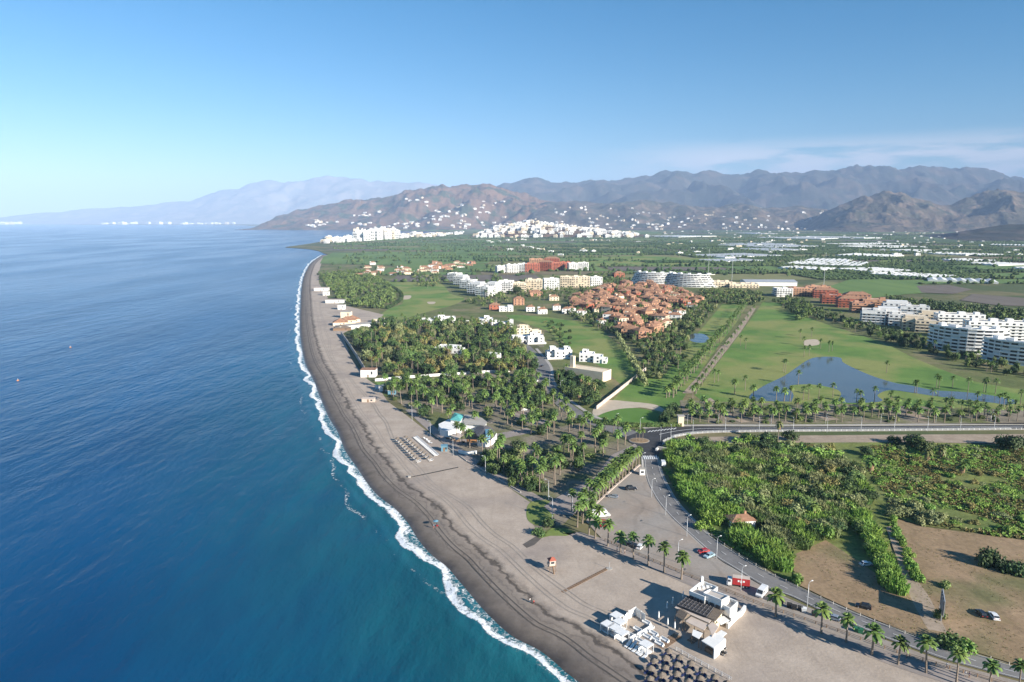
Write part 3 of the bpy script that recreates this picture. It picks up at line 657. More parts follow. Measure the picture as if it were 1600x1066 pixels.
def apartment(px, py, w, d, floors, rz, wall, label, bays, cat='apartment block', group=None, fh=3.0, step=0, name='apartment_block', bal='F', roof='flat', par='white', seed=0):
    """front base centre stands at the pixel; front faces -y before rotation"""
    q = random.Random(seed or int(px*7+py))
    t = root(name, G(px, py), rz, label, cat, group)
    h = floors * fh
    mb = MB().box(-w/2, w/2, 0, d, 0, h)
    mb.build('wall', M[wall], t)
    if roof == 'flat':
        rb = MB(); p = 0.3
        rb.box(-w/2, w/2, 0, p, h, h+0.9).box(-w/2, w/2, d-p, d, h, h+0.9).box(-w/2, -w/2+p, p, d-p, h, h+0.9).box(w/2-p, w/2, p, d-p, h, h+0.9)
        rf = rb.build('roof_parapet', M[wall], t)
        part_box('roof_deck', t, 'roofgrey', -w/2+p, w/2-p, p, d-p, h, h+0.06)
        n = max(1, int(w / 13))
        for k in range(n):
            c = -w/2 + (k + 0.5) / n * w + q.uniform(-2, 2); a = q.uniform(2.0, 3.4)
            part_box('stair_tower', t, wall, c-a, c+a, d*0.35, d*0.35+q.uniform(4, 6), h+0.06, h+q.uniform(2.3, 3.2))
        if step:
            part_box('penthouse', t, wall, -w/2+w*0.12, w/2-w*0.12, d*0.30, d*0.95, h+0.06, h+fh)
    else:
        hip(t, w, d, h, 'terra')
    for f in range(1, floors):
        z = f * fh
        bb = MB()
        if 'F' in bal:
            n = bays
            for k in range(n):
                a = -w/2 + k / n * w + 0.25; b = -w/2 + (k+1) / n * w - 0.25
                bb.box(a, b, -1.5, 0, z-0.2, z).box(a, b, -1.5, -1.38, z, z+0.95)
        if 'L' in bal:
            n = max(1, int(bays * d / w))
            for k in range(n):
                a = k / n * d + 0.3; b = (k+1) / n * d - 0.3
                bb.box(-w/2-1.4, -w/2, a, b, z-0.2, z).box(-w/2-1.4, -w/2-1.28, a, b, z, z+0.95)
        if bb.v: bb.build('balcony', M[par], t)
    wall_windows(t, w, d, floors, fh, bays, 'FLR', ww=min(2.4, w/bays*0.62), wh=2.0, sill=0.35, jit=q)
    return t
def hip(t, w, d, h, m, over=0.5, rise=None):
    rise = rise or min(w, d) * 0.24; o = over; r = (max(w, d) - min(w, d)) / 2
    a = [(-w/2-o, -o, h), (w/2+o, -o, h), (w/2+o, d+o, h), (-w/2-o, d+o, h)]
    if w >= d: top = [(-r, d/2, h+rise), (r, d/2, h+rise)]; f = [(0,1,5,4), (1,2,5), (2,3,4,5), (3,0,4), (3,2,1,0)]
    else: top = [(0, d/2-r, h+rise), (0, d/2+r, h+rise)]; f = [(0,1,4), (1,2,5,4), (2,3,5), (3,0,4,5), (3,2,1,0)]
    ro = MB().add(a + top, f).build('roof', M[m], t)
    part_box('chimney', t, 'peach', w*0.2, w*0.2+0.8, d*0.6, d*0.6+0.8, h+rise*0.3, h+rise+0.7)
def tile_house(px, py, w, d, floors, rz, wall, label, group=None, name='house', seed=0, cat='house', arcade=True):
    t = root(name, G(px, py), rz, label, cat, group); fh = 3.0; h = floors * fh
    MB().box(-w/2, w/2, 0, d, 0, h).build('wall', M[wall], t)
    hip(t, w, d, h, 'terra')
    q = random.Random(seed or int(px*13 + py*3))
    if arcade:
        for f in range(1, floors):
            z = f * fh
            MB().box(-w*0.42, w*0.42, -1.6, 0, z-0.2, z).box(-w*0.42, w*0.42, -1.6, -1.45, z, z+0.9).box(-w*0.42, -w*0.42+0.35, -1.6, -1.25, z-fh, z-0.2).box(w*0.42-0.35, w*0.42, -1.6, -1.25, z-fh, z-0.2).box(-0.2, 0.2, -1.6, -1.25, z-fh, z-0.2).build('balcony', M[wall], t)
    wall_windows(t, w, d, floors, fh, max(2, int(w/4)), 'FLR', ww=1.6, wh=1.7, sill=0.5, jit=q)
    if q.random() < 0.4:
        part_box('tower', t, wall, -w/2+0.4, -w/2+3.6, d*0.5, d*0.5+3.2, h, h+2.6)
    return t
def villa(px, py, rz, label, blocks, wall='white', name='villa', group=None, pergola=None, garden=None):
    """blocks: (x0, x1, y0, y1, z0, z1) masses in metres, first one the main body"""
    t = root(name, G(px, py), rz, label, 'villa', group)
    for k, (x0, x1, y0, y1, z0, z1) in enumerate(blocks):
        mb = MB().box(x0, x1, y0, y1, z0, z1)
        b = mb.build('wall' if k == 0 else 'wing', M[wall], t)
        p = 0.25; rb = MB()
        rb.box(x0, x1, y0, y0+p, z1, z1+0.6).box(x0, x1, y1-p, y1, z1, z1+0.6).box(x0, x0+p, y0+p, y1-p, z1, z1+0.6).box(x1-p, x1, y0+p, y1-p, z1, z1+0.6)
        rb.build('parapet', M[wall], b)
        n = max(1, int((x1-x0)/4.0)); nf = max(1, int(round((z1-z0)/3.0)))
        for f in range(nf):
            for i in range(n):
                c = x0 + (i+0.5)/n*(x1-x0); z = z0 + f*3.0 + 0.7
                part_box('window', b, 'glass', c-0.75, c+0.75, y0-0.05, y0+0.1, z, z+1.5)
            n2 = max(1, int((y1-y0)/4.5))
            for i in range(n2):
                c = y0 + (i+0.5)/n2*(y1-y0); z = z0 + f*3.0 + 0.7
                part_box('window', b, 'glass', x0-0.05, x0+0.1, c-0.7, c+0.7, z, z+1.5)
    if pergola:
        x0, x1, y0, y1, z = pergola; mb = MB()
        for x in (x0, x1-0.3):
            for y in (y0, y1-0.3): mb.box(x, x+0.3, y, y+0.3, 0, z)
        mb.box(x0, x1, y0, y1, z, z+0.25); mb.build('pergola', M[wall], t)
    if garden:
        x0, x1, y0, y1 = garden; mb = MB(); h = 1.6; p = 0.25
        mb.box(x0, x1, y0, y0+p, 0, h).box(x0, x0+p, y0+p, y1, 0, h).box(x1-p, x1, y0+p, y1, 0, h); mb.build('garden_wall', M[wall], t)
    return t
# --- villas behind the grove
V = [(0,12,0,10,0,6.2),(-9,0,2,11,0,3.4),(4,9,3,8,6.2,8.6)]
villa(690, 506, R(6), 'low white villa with stepped roofs behind the palm grove, beside the left fairway', [(-20,8,0,12,0,3.6),(-8,16,6,18,0,5.6),(-26,-12,6,20,0,3.6),(-4,4,9,14,5.6,7.6)], garden=(-28,20,-5,16))
villa(757, 509, R(4), 'white cube villa with tall roof room and dark carport behind the palm grove', [(-6,10,6,18,0,6.2),(-26,-6,8,16,0,3.2),(8,17,0,9,0,4.5),(0,6,9,14,6.2,9.0)], pergola=(-26,-8,2,8,2.8))
villa(791, 511, R(-5), 'narrow white villa with tall end wall beside the fairway', [(-7,2,0,8,0,4.5),(2,7,-1,9,0,7.0)])
villa(820, 523, R(12), 'pale villa with pergola roof and open top terrace behind a larger white villa', [(-8,8,4,14,0,5.5),(8,18,2,10,0,3.2),(-4,4,6,12,5.5,8.2)], wall='cream', pergola=(-6,6,6,13,8.2))
villa(836, 537, R(10), 'two-storey white villa with arched court and garden wall on the street corner', [(-6,9,4,14,0,6.4),(-20,-6,8,18,0,5.4),(3,9,0,4,0,5.6),(-3,3,7,12,6.4,8.4)], garden=(-8,10,-4,6), pergola=(-22,-8,2,8,3.0))
villa(876, 560, R(8), 'white terraced villa with roof turrets beside the road', [(-5,10,0,11,0,6.4),(-11,-5,3,12,0,4.6),(-8,-3,5,10,4.6,8.6),(4,9,3,9,6.4,8.4)], garden=(-12,10,-4,2))
villa(920, 566, R(-12), 'white villa with steep stepped right wing behind the long flat hall', [(-8,4,0,10,0,6.6),(4,11,-3,9,0,5.0),(11,15,-4,7,0,3.0),(-6,-1,4,9,6.6,8.8)])
villa(702, 550, R(-18), 'low white villa half hidden among trees in the middle of the grove', [(-11,8,0,9,0,4.6),(2,14,-6,3,0,3.8),(-13,-5,-5,1,0,3.4)])
villa(769, 562, R(-20), 'small white house at the street edge of the grove', [(-6,5,0,8,0,4.2),(-2,4,-4,0,0,3.2)])
# long flat hall with chimney tower
t = root('flat_hall', G(915, 594), R(-36), 'long pale flat-roofed hall with square chimney tower among trees', 'hall')
MB().box(-18, 14, 0, 13, 0, 7.0).build('wall', M['cream'], t); part_box('roof_deck', t, 'cream', -17.6, 13.6, 0.4, 12.6, 7.0, 7.12)
MB().box(-18,14,0,.4,7,7.7).box(-18,14,12.6,13,7,7.7).box(-18,-17.6,.4,12.6,7,7.7).box(13.6,14,.4,12.6,7,7.7).build('parapet', M['cream'], t)
part_box('chimney_tower', t, 'cream', -16, -13, 4, 7, 7.0, 15.5)
wall_windows(t, 32, 13, 1, 6, 5, 'L', sill=2.5)
# --- terracotta village: houses with hipped tile roofs
tg = 'terracotta houses of the hillside village'
SPOTS = []
hr = random.Random(21)
VILL = [(985,528,3,14,11,'peach'),(1008,531,3,13,12,'peach'),(1026,524,3,12,11,'peach'),(978,517,2,12,10,'peach'),(1000,514,3,14,11,'peach'),
        (983,497,3,13,11,'peach'),(968,494,3,11,10,'brick_red'),(998,496,3,13,11,'peach'),(1016,498,3,12,12,'peach'),(1030,492,3,12,11,'peach'),
        (905,484,3,14,11,'peach'),(922,486,3,13,11,'brick_red'),(936,483,3,12,11,'peach'),(915,474,3,14,12,'peach'),(933,471,3,13,11,'peach'),(900,466,2,12,10,'peach'),(945,477,3,11,10,'peach'),(925,462,2,12,10,'peach'),(943,465,3,13,11,'peach'),
        (972,464,3,13,11,'brick_red'),(985,459,3,14,11,'peach'),(1000,461,3,13,12,'peach'),(1014,463,3,14,11,'peach'),(990,472,3,13,11,'peach'),(1006,475,3,14,12,'peach'),(1022,476,3,13,11,'peach'),(975,480,3,14,11,'peach'),(992,484,3,13,11,'peach'),(1010,486,3,14,11,'peach'),(1025,484,3,12,11,'peach'),
        (1036,473,3,13,11,'peach'),(1030,463,3,14,11,'brick_red'),(1044,462,3,13,11,'peach'),(1040,482,2,12,10,'peach'),(1055,464,2,13,10,'brick_red'),(1066,467,2,13,10,'peach'),(1077,470,2,13,10,'brick_red'),(1088,473,2,13,10,'peach'),(1046,454,2,13,11,'brick_red'),(1060,457,2,13,10,'peach'),(1073,461,2,13,10,'brick_red'),(965,455,2,12,10,'peach'),(1000,451,3,13,11,'peach'),(1018,453,3,13,11,'peach'),(983,449,3,13,11,'peach'),(1034,452,2,12,10,'peach')]
for i, (x, y, f, w, d, m) in enumerate(VILL):
    lab = ('three-storey terracotta house with hipped tile roof and balconies in the hillside village' if f == 3 else 'two-storey terracotta house with hipped tile roof in the hillside village')
    if m == 'brick_red': lab = lab.replace('terracotta', 'brick-red')
    th = tile_house(x, y, w*1.15, d*1.1, f, R(hr.choice([-32, -18, 8, 22, 40, 55])), m, lab, tg)
    if any(c.name.startswith('tower') for c in th.children): th['label'] = lab.replace('tile roof', 'tile roof, roof tower')
    if 'three' in lab and y > 505: th['label'] = lab.replace('in the hillside village', 'above the village pool')
    elif 'three' in lab and x < 950: th['label'] = lab.replace('in the hillside village', 'beside the white houses of the village')
_have = [G(x, y).xy for x, y, *_ in VILL]
_vp = [(895,482),(900,466),(935,456),(985,446),(1040,449),(1095,472),(1092,482),(1050,484),(1042,500),(1030,528),(985,530),(968,512),(962,492),(930,490)]
for _k in range(900):
    x, y = hr.uniform(893, 1096), hr.uniform(446, 531)
    p = G(x, y).xy
    if not inside((x, y), _vp) or any((p - h_).length < 16.5 for h_ in _have): continue
    _have.append(p); f_ = hr.choice([2, 3, 3]); m_ = hr.choice(['peach', 'peach', 'peach', 'brick_red', 'cream'])
    tile_house(x, y, hr.uniform(11, 15), hr.uniform(10, 13), f_, R(hr.choice([-32, -18, 8, 22, 40, 55])), m_, {2: 'two', 3: 'three'}[f_] + '-storey ' + {'peach': 'terracotta', 'brick_red': 'brick-red', 'cream': 'cream'}[m_] + ' infill house with hipped roof inside the hillside village', tg)
# white and cream houses round the village
for (x, y, w, d, f, m, rz) in [(893,489,11,9,2,'white',10),(909,493,12,9,2,'white',0),(934,490,9,8,2,'cream',15),(951,503,14,12,3,'white',-15),(941,509,9,9,2,'white',10),(1053,500,15,11,2,'white',-20),(1065,493,13,10,2,'white',20),(1043,510,11,9,2,'cream',10),(1080,484,12,9,2,'white',-25),(870,485,10,8,2,'white',5),(884,490,9,8,2,'white',0)]:
    tile_house(x, y, w, d, f, R(rz), m, 'white tile-roofed house at the edge of the terracotta village', 'white houses round the terracotta village', arcade=False)
for (x, y, w, d, f, m, lab) in [(773,484,14,11,2,'brick_red','brick-red two-storey house in line beside a white cube house'),(811,477,15,12,3,'peach','tall orange house above the long fairway'),(838,463,20,13,2,'peach','broad orange house with long tiled roof near dark round tree'),(866,470,14,10,2,'cream','cream tile-roofed house below the cream apartment blocks'),(848,491,12,9,2,'white','white tile-roofed house with dark garage at fairway end'),(829,487,11,9,2,'white','small white tile-roofed house among garden trees')]:
    tile_house(x, y, w, d, f, R(8), m, lab, arcade=False)
villa(791, 487, R(5), 'white cube house with tall window between brick-red and orange houses', [(-9,2,0,10,0,5.5),(2,9,-1,9,0,7.0)])
# --- apartment blocks
ag = 'cream apartment blocks in a row'
for i, (x, y, w, f) in enumerate([(790,457,22,6),(812,457,20,5),(834,455,26,6),(862,453,24,6),(886,449,22,6),(908,449,28,6),(932,447,20,5)]):
    apartment(x, y, w*1.08, 15, f, R([-8, 4, -4, 6, -6, 4, 10][i]), 'cream' if i % 3 else 'white', 'cream and white apartment block in the long row before the brick-red complex', 6, group=ag, seed=i+3, par='cream' if i % 3 else 'white')
rg = 'brick-red apartment blocks'
for i, (x, y, w, f, m) in enumerate([(832,425,34,6,'brick_red'),(852,424,30,7,'brick_red'),(872,423,32,6,'brick_red'),(838,416,36,6,'peach'),(862,415,40,6,'brick_red'),(885,420,26,5,'brick_red')]):
    apartment(x, y, w, 18, f, R([12, -14, 8, 4, -6, 10][i]), m, 'brick-red apartment block in the complex on the plain edge', 6, group=rg, roof='hip' if i in (1, 4) else 'flat', par=m, seed=i+30)
for i, (x, y, w, f) in enumerate([(786,427,24,5),(801,427,24,6),(816,425,20,6),(896,424,20,6),(911,423,22,6)]):
    apartment(x, y, w*1.1, 16, f, R([20, 4, -12, 10, -10][i]), 'white', 'white apartment block at the end of the brick-red complex', 5, group='white end blocks of the brick-red complex', seed=i+50)
for i, (x, y, w, f) in enumerate([(706,440,20,5),(716,446,20,5),(727,452,22,5),(740,459,24,5),(753,464,22,5),(765,459,20,5)]):
    apartment(x, y, w, 22, f, R(-28), 'white', 'white stepped apartment block in the terrace facing the left fairway', 5, group='white stepped terrace facing the left fairway', bal='FL', seed=i+70, step=i % 2)
# --- curved white buildings
def curved_block(px, py, label, r, a0, a1, floors, depth=14, nb=12, group=None, wall='white', fh=3.05, taper=0, name='apartment_block', cat='apartment block', rz=0):
    """convex facade on an arc: the arc's centre lies behind; angles in degrees from -y"""
    t = root(name, G(px, py), rz, label, cat, group); h = floors * fh
    def arc(rad, n, s=0.0, e=1.0):
        return [(rad*math.sin(R(a0 + (a1-a0)*(s+(e-s)*k/n))), r - rad*math.cos(R(a0 + (a1-a0)*(s+(e-s)*k/n)))) for k in range(n+1)]
    for f in range(floors):
        ins = taper * f; s = 0.0 + 0.012*taper*f; e = 1 - 0.02*taper*f
        o_ = arc(r - 1.6 - ins, nb, s, e); i_ = arc(r - depth, nb, s, e)
        MB().prism(o_ + i_[::-1], f*fh, (f+1)*fh - 0.28, bottom=False).build('wall', M[wall], t)
        b_o = arc(r - ins, nb, s, e); b_i = arc(r - depth - 0.2, nb, s, e)
        MB().prism(b_o + b_i[::-1], (f+1)*fh - 0.28, (f+1)*fh).build('floor_slab', M[wall], t)
        p_i = arc(r - 0.18 - ins, nb, s, e)
        if f < floors: MB().prism(b_o + p_i[::-1], (f)*fh, (f)*fh + 1.0).build('balcony_parapet', M[wall], t)
        for k in range(nb):
            am = R(a0 + (a1-a0)*(s+(e-s)*(k+0.5)/nb)); rr = r - 1.6 - ins
            width = abs(R(a1-a0))*rr*(e-s)/nb
            if k % 3 == 2: 
                link('partition', unit_box(wall), t, ((rr+0.75)*math.sin(am+width/rr/2), r-(rr+0.75)*math.cos(am+width/rr/2), f*fh+1.35), am+width/rr/2, (0.2, 1.5, 2.6))
            if (k * 7 + f * 3) % 5 == 0: continue
            link('window', unit_box('glass'), t, (rr*math.sin(am), r - rr*math.cos(am), f*fh + 1.3), am, (width*0.72, 0.3, 2.1))
    pa = arc(r - taper*floors, nb, 0.02, 0.98); pb = arc(r - 0.3 - taper*floors, nb, 0.02, 0.98)
    MB().prism(pa + pb[::-1], h, h + 0.9).build('roof_parapet', M[wall], t)
    q = random.Random(int(px))
    for k in range(5):
        am = R(a0 + (a1-a0)*(k+0.5)/5); rr = r - depth*0.6
        link('roof_hut', unit_box(wall), t, (rr*math.sin(am), r - rr*math.cos(am), h + 1.25), am, (q.uniform(4, 7), 4.5, q.uniform(2.3, 2.8)))
    return t
curved_block(1511, 553, 'seven-storey white apartment block with curved balcony bands beyond the golf pond', 34, -66, 62, 7, nb=12, rz=R(-32))
curved_block(1606, 573, 'white curved apartment block nearest the road end of the golf course', 34, -66, 62, 6, nb=12, rz=R(-32))
apartment(1500, 519, 44, 14, 6, R(-14), 'white', 'white flat-roofed apartment block directly behind the curved seven-storey block', 8, seed=91)
apartment(1565, 533, 60, 14, 6, R(-12), 'white', 'long white apartment block linking the two curved blocks', 10, seed=92)
bg = 'blue-shaded white terraced complex'
curved_block(1018, 446, 'white ziggurat apartment building with stepped terraces beside its twin, left one', 60, -52, 50, 7, depth=26, nb=14, taper=1.1, rz=R(-24))
curved_block(1076, 449, 'white ziggurat apartment building with stepped terraces next to the open fields', 62, -56, 50, 7, depth=26, nb=14, taper=1.1, rz=R(-24))
t_ = tile_house(968, 434, 22, 16, 3, R(10), 'brick_red', 'brick-red house alone beside the white ziggurat apartments', arcade=False)
wg = 'white apartment blocks along the right fairway'
for i, (x, y, w, d, f, m) in enumerate([(1364,507,24,22,5,'white'),(1386,507,26,22,5,'white'),(1408,510,26,20,4,'white'),(1430,517,26,20,4,'cream'),(1448,520,22,20,4,'cream'),(1400,494,30,18,5,'white'),(1428,500,30,18,5,'white'),(1455,508,26,16,4,'cream')]):
    apartment(x, y, w, d, f, R(-26), m, ('white' if m == 'white' else 'cream') + ' balconied apartment block in the cluster above the right fairway', 5, group=wg, bal='FL', seed=i+110, step=i % 2, par=m)
for i, (x, y, w, d, f, m) in enumerate([(1302,475,30,16,4,'brick_red'),(1328,481,30,16,4,'brick_red'),(1348,489,26,16,4,'peach'),(1340,474,34,16,4,'peach'),(1368,483,32,16,4,'peach'),(1290,466,34,14,4,'brick_red')]):
    apartment(x, y, w, d, f, R(-14), m, 'terracotta apartment block between the tree belt and white cluster', 6, group='terracotta blocks above the right fairway', roof='hip' if i % 2 else 'flat', seed=i+130, par=m)
apartment(1226, 464, 24, 22, 4, R(-4), 'white', 'white apartment block joined to a pale orange wing at the fairway head', 6, bal='FL', seed=140)
apartment(1252, 463, 34, 16, 4, R(-4), 'peach', 'pale orange apartment wing at the fairway head', 8, seed=141, par='peach')
apartment(1280, 460, 34, 16, 4, R(-6), 'peach', 'pale orange apartment wing running on from the fairway head', 8, seed=142, par='peach')
apartment(1124, 449, 46, 26, 3, R(-4), 'cream', 'beige banded commercial building beside the white ziggurat apartments', 9, seed=150, par='cream', name='commercial_building', cat='building')
apartment(1163, 450, 50, 24, 2, R(-4), 'cream', 'low banded commercial building before the pale warehouse', 9, seed=151, par='cream', name='commercial_building', cat='building')
t = root('warehouse', G(1205, 447), R(-4), 'long pale warehouse with shallow grey roof behind trees', 'warehouse')
MB().box(-45, 45, 0, 40, 0, 7).build('wall', M['white'], t)
MB().add([(-46,-1,7),(46,-1,7),(46,20,10),(-46,20,10),(46,41,7),(-46,41,7)], [(0,1,2,3),(3,2,4,5),(0,3,5),(1,4,2)]).build('roof', M['metal'], t)
# --- bungalow village on the left
bgl = 'low beige bungalows on the plain edge'
q = random.Random(77)
for i in range(44):
    x = q.uniform(556, 742); y = q.uniform(413, 432) if x < 680 else q.uniform(412, 422)
    fl_ = q.choice([1, 1, 2]); wm_ = q.choice(['cream', 'cream', 'white', 'peach'])
    tile_house(x, y, q.uniform(12, 22), q.uniform(9, 13), fl_, R(q.uniform(-20, 20)), wm_, ('low ' if fl_ == 1 else 'two-storey ') + {'peach': 'orange'}.get(wm_, wm_) + ' tile-roofed bungalow in the village between fairway and cane fields', bgl, arcade=False, name='bungalow')
# --- small house in the reeds
t = root('reed_house', G(1162, 826), R(8), 'small white house with red tile roof standing alone in reeds', 'house')
MB().box(-4.6, 4.6, 0, 6, 0, 3.0).build('wall', M['white'], t); hip(t, 9.2, 6, 3.0, 'terra', rise=1.5)
for x in (-3, 0.2, 2.6): part_box('window', t, 'glass', x-0.45, x+0.45, -0.05, 0.1, 1.0, 2.2)
part_box('door', t, 'wood', 1.0, 1.9, -0.06, 0.1, 0, 2.1)
# gate pillar by the road
t = root('gatehouse', G(1064, 667), R(0), 'small cream gate pillar where the hedge meets the road', 'gatehouse')
MB().box(-1.6, 1.6, 0, 2.4, 0, 6.0).build('wall', M['cream'], t); MB().box(-2.0, 2.0, -0.4, 2.8, 6.0, 6.4).build('cap', M['concrete'], t); part_box('door', t, 'wood', -0.5, 0.5, -0.06, 0.1, 0, 2.1)
# --- town on the coast, hill town, hillside houses
def far_house_mesh(kind, m):
    q = random.Random(kind*3+1); mb = MB(); gl = MB()
    w, d, h = 1, 1, 1
    mb.box(-0.5, 0.5, -0.5, 0.5, 0, 1.0)
    mb.box(-0.5, 0.5, -0.5, -0.46, 1.0, 1.06).box(-0.5, -0.46, -0.46, 0.5, 1.0, 1.06).box(0.46, 0.5, -0.46, 0.5, 1.0, 1.06)
    mb.box(-0.2 + 0.1*kind, 0.15 + 0.1*kind, -0.1, 0.25, 1.0, 1.22)
    for f in range(3):
        for k in range(4):
            if q.random() < 0.2: continue
            mb.box(-0.42 + k*0.23, -0.28 + k*0.23, -0.515, -0.49, 0.10 + f*0.3, 0.28 + f*0.3, 1)
            mb.box(-0.515, -0.49, -0.42 + k*0.23, -0.28 + k*0.23, 0.10 + f*0.3, 0.28 + f*0.3, 1)
    return mb.mesh('far_house', [M[m], M['glass']])
far_meshes = [far_house_mesh(k, m) for k, m in enumerate(('white', 'white', 'white', 'cream'))]
q = random.Random(99)
def far_house(loc, w, d, h, name, label, cat, group):
    return link(name, q.choice(far_meshes), None, loc, q.uniform(-0.5, 0.5), (w, d, h), label, cat, group)
for i in range(150):                                                       # seaside town
    x = 500 + 225 * (q.random() ** 0.8); yb = 380.5 - (x - 500) * 0.062 + q.uniform(-3.5, 0.5)
    tall = q.uniform(38, 62) if 555 < x < 625 and q.random() < 0.75 else q.uniform(10, 30) if x < 660 else q.uniform(9, 17)
    far_house(G(x, yb), q.uniform(20, 42), q.uniform(18, 30), tall, 'town_block', 'white block of the seaside town at the end of the beach', 'building', 'white blocks of the seaside town')
# hill under the white hill town
HT = [(745,367),(765,358),(785,352),(805,347.5),(828,345),(850,347),(880,352),(920,357),(960,362),(1000,367)]
def ht_height(px): return max(0.0, at_dist(px, lerp_curve(HT, px), 5300).z)
vs = []; fs = []
for j in range(15):
    s = j / 14; prof = math.sin(math.pi * min(1.0, s * 0.98 + 0.01)) ** 0.8
    for i in range(60):
        px_ = 738 + 270 * i / 59; X = at_dist(px_, 345, 5300).x; Y = 4750 + 1100 * s
        vs.append((X, Y, ht_height(px_) * 0.86 * prof - 1 + 4 * noise.noise((X*0.01, Y*0.01, 4))))
for j in range(14):
    for i in range(59): fs.append((j*60+i, j*60+i+1, (j+1)*60+i+1, (j+1)*60+i))
MB().add(vs, fs).build('hill', M['range_brown'], kind='structure', smooth_shade=True)
for i in range(290):
    i_ = int(q.betavariate(1.2, 1.5) * 55) + 2; j_ = q.randint(0, 7); p = Vector(vs[j_*60 + i_])
    if 826 < 738 + 270*i_/59 < 838 and j_ in (4, 5): continue
    far_house(p + Vector((q.uniform(-8, 8), q.uniform(-30, 30), -3)), q.uniform(20, 40), q.uniform(18, 28), q.uniform(12, 22), 'hill_town_house', 'white house on the mound of the white hill town', 'house', 'white houses of the hill town')
def slope_houses(idx, n, ur, vr, size, label, group, keep=None, name='hillside_house'):
    c = 0
    while c < n:
        u = q.uniform(*ur); v_ = q.uniform(*vr)
        if keep and not keep(u, v_): continue
        p = hill_z(idx, u, v_)
        if p.z < 2: c += 1; continue
        far_house(p - Vector((0, 0, 5)), q.uniform(*size), q.uniform(size[0], size[1]*0.8), q.uniform(9, 19) + 5, name, label, 'house', group); c += 1
clus = lambda pts, r: (lambda u, v_: any((u-a)**2 + ((v_-b)*1.2)**2 < (r*q.random())**2 for a, b in pts))
slope_houses(2, 150, (0.08, 0.95), (0.05, 0.62), (26, 60), 'white house scattered on the brown coastal hill behind the seaside town', 'white houses on the brown coastal hill',
             clus([(0.58,0.2),(0.52,0.15),(0.48,0.2),(0.60,0.33),(0.63,0.38),(0.55,0.27),(0.42,0.14),(0.35,0.15),(0.22,0.3),(0.20,0.14),(0.66,0.13),(0.70,0.2),(0.45,0.42),(0.75,0.18),(0.3,0.45)], 0.075))
slope_houses(3, 170, (0.02, 0.98), (0.01, 0.50), (16, 44), 'white farmhouse on the low foothills behind the plain', 'white farmhouses on the foothills')
slope_houses(1, 70, (0.25, 0.75), (0.02, 0.25), (20, 50), 'white house at the foot of the high mountain range', 'white houses under the mountain range')
for i in range(46):                                                        # distant coast town
    x = q.choice([q.uniform(0, 30), q.uniform(90, 380), q.uniform(160, 370), q.uniform(160, 370)]); yb = q.uniform(349.6, 350.9)
    far_house(G(x, yb), q.uniform(60, 220), q.uniform(80, 160), q.uniform(25, 70), 'distant_town_block', 'hazy white block of the distant town across the bay', 'building', 'hazy white blocks across the bay')
# farmhouses on the plain
for i in range(290):
    x = q.uniform(760, 1600); yb = q.choice([q.uniform(352, 366), q.uniform(356, 380), q.uniform(366, 400)])
    if x < 1000 and yb < 369: continue
    far_house(G(x, yb), q.uniform(10, 26), q.uniform(9, 16), q.uniform(4, 8), 'farmhouse', 'white farmhouse scattered among the orchards of the plain', 'house', 'white farmhouses on the plain')
for i in range(34):
    x = q.uniform(1455, 1545); yb = q.uniform(357.5, 361.5)
    far_house(G(x, yb), q.uniform(18, 36), q.uniform(14, 24), q.uniform(8, 16), 'village_house', 'white house of the village under the dark foothill', 'house', 'white houses of the village under the foothill')
# --- greenhouses
M['plastic'] = mat('greenhouse_plastic', (0.70,0.70,0.68), (0.60,0.60,0.58), 0.05, 0.5, obj_random=0.08)
GH = [(1133,404,1225,401,5),(1130,411,1195,409,4),(1210,388,1290,386,5),(1200,393,1262,392,4),(1225,414,1342,418,8),(1255,409,1325,411,5),(1215,420,1285,424,4),(1308,422,1362,427,6),(1355,430,1460,437,6),(1450,440,1560,444,5),(1305,400,1385,403,4),(1290,382,1340,384,4),(1308,386,1355,388,3),(1346,386,1390,388,3),(1362,347,1450,345,4),(1320,344,1380,343,4),(1440,343,1478,342,4),(1500,348,1530,347,4),(1425,357,1445,358,3),(1372,353,1400,353,2),(1470,407,1520,410,3),(1512,413,1560,416,4),(1580,420,1640,424,4),(1440,397,1540,401,3),(1560,373,1620,373,4),(1350,373,1378,372,3),(1180,384,1245,383,3),(1282,374,1310,373,3),(1390,392,1432,394,2),(1060,371,1120,369.6,2),(1180,366,1215,366,2),(1545,384,1600,385,2)]
for (xa, ya, xb, yb, dy) in GH:
    a = G(xa, ya); b = G(xb, yb); L = (b - a).length; dpt = (G((xa+xb)/2, (ya+yb)/2 - dy*0.8) - (a+b)/2).length
    rzz = math.atan2(b.y - a.y, b.x - a.x); t = root('greenhouse', a, rzz, ('very long' if L > 330 else 'medium-length' if L > 180 else 'short') + (' broad' if dpt > 60 else ' narrow') + ' white plastic greenhouse ' + ('near the apartment blocks' if a.y < 2200 else 'at the foot of the hills' if a.y > 7000 else 'in the middle of the plain'), 'greenhouse', 'white plastic greenhouses on the plain')
    n = max(2, int(L / 14)); n = min(n, 24); sw = L / n
    wb = MB().box(0, L, 0, dpt, 0, 3.2); wb.build('wall', M['plastic'], t)
    me_ = MB().add([(0,0,0),(sw,0,0),(sw/2,0,2.0),(0,dpt,0),(sw,dpt,0),(sw/2,dpt,2.0)], [(0,1,2),(0,2,5,3),(2,1,4,5),(3,5,4)]).mesh('roof_span', M['plastic'])
    for k in range(n): link('roof_span', me_, t, (k*sw, 0, 3.2))
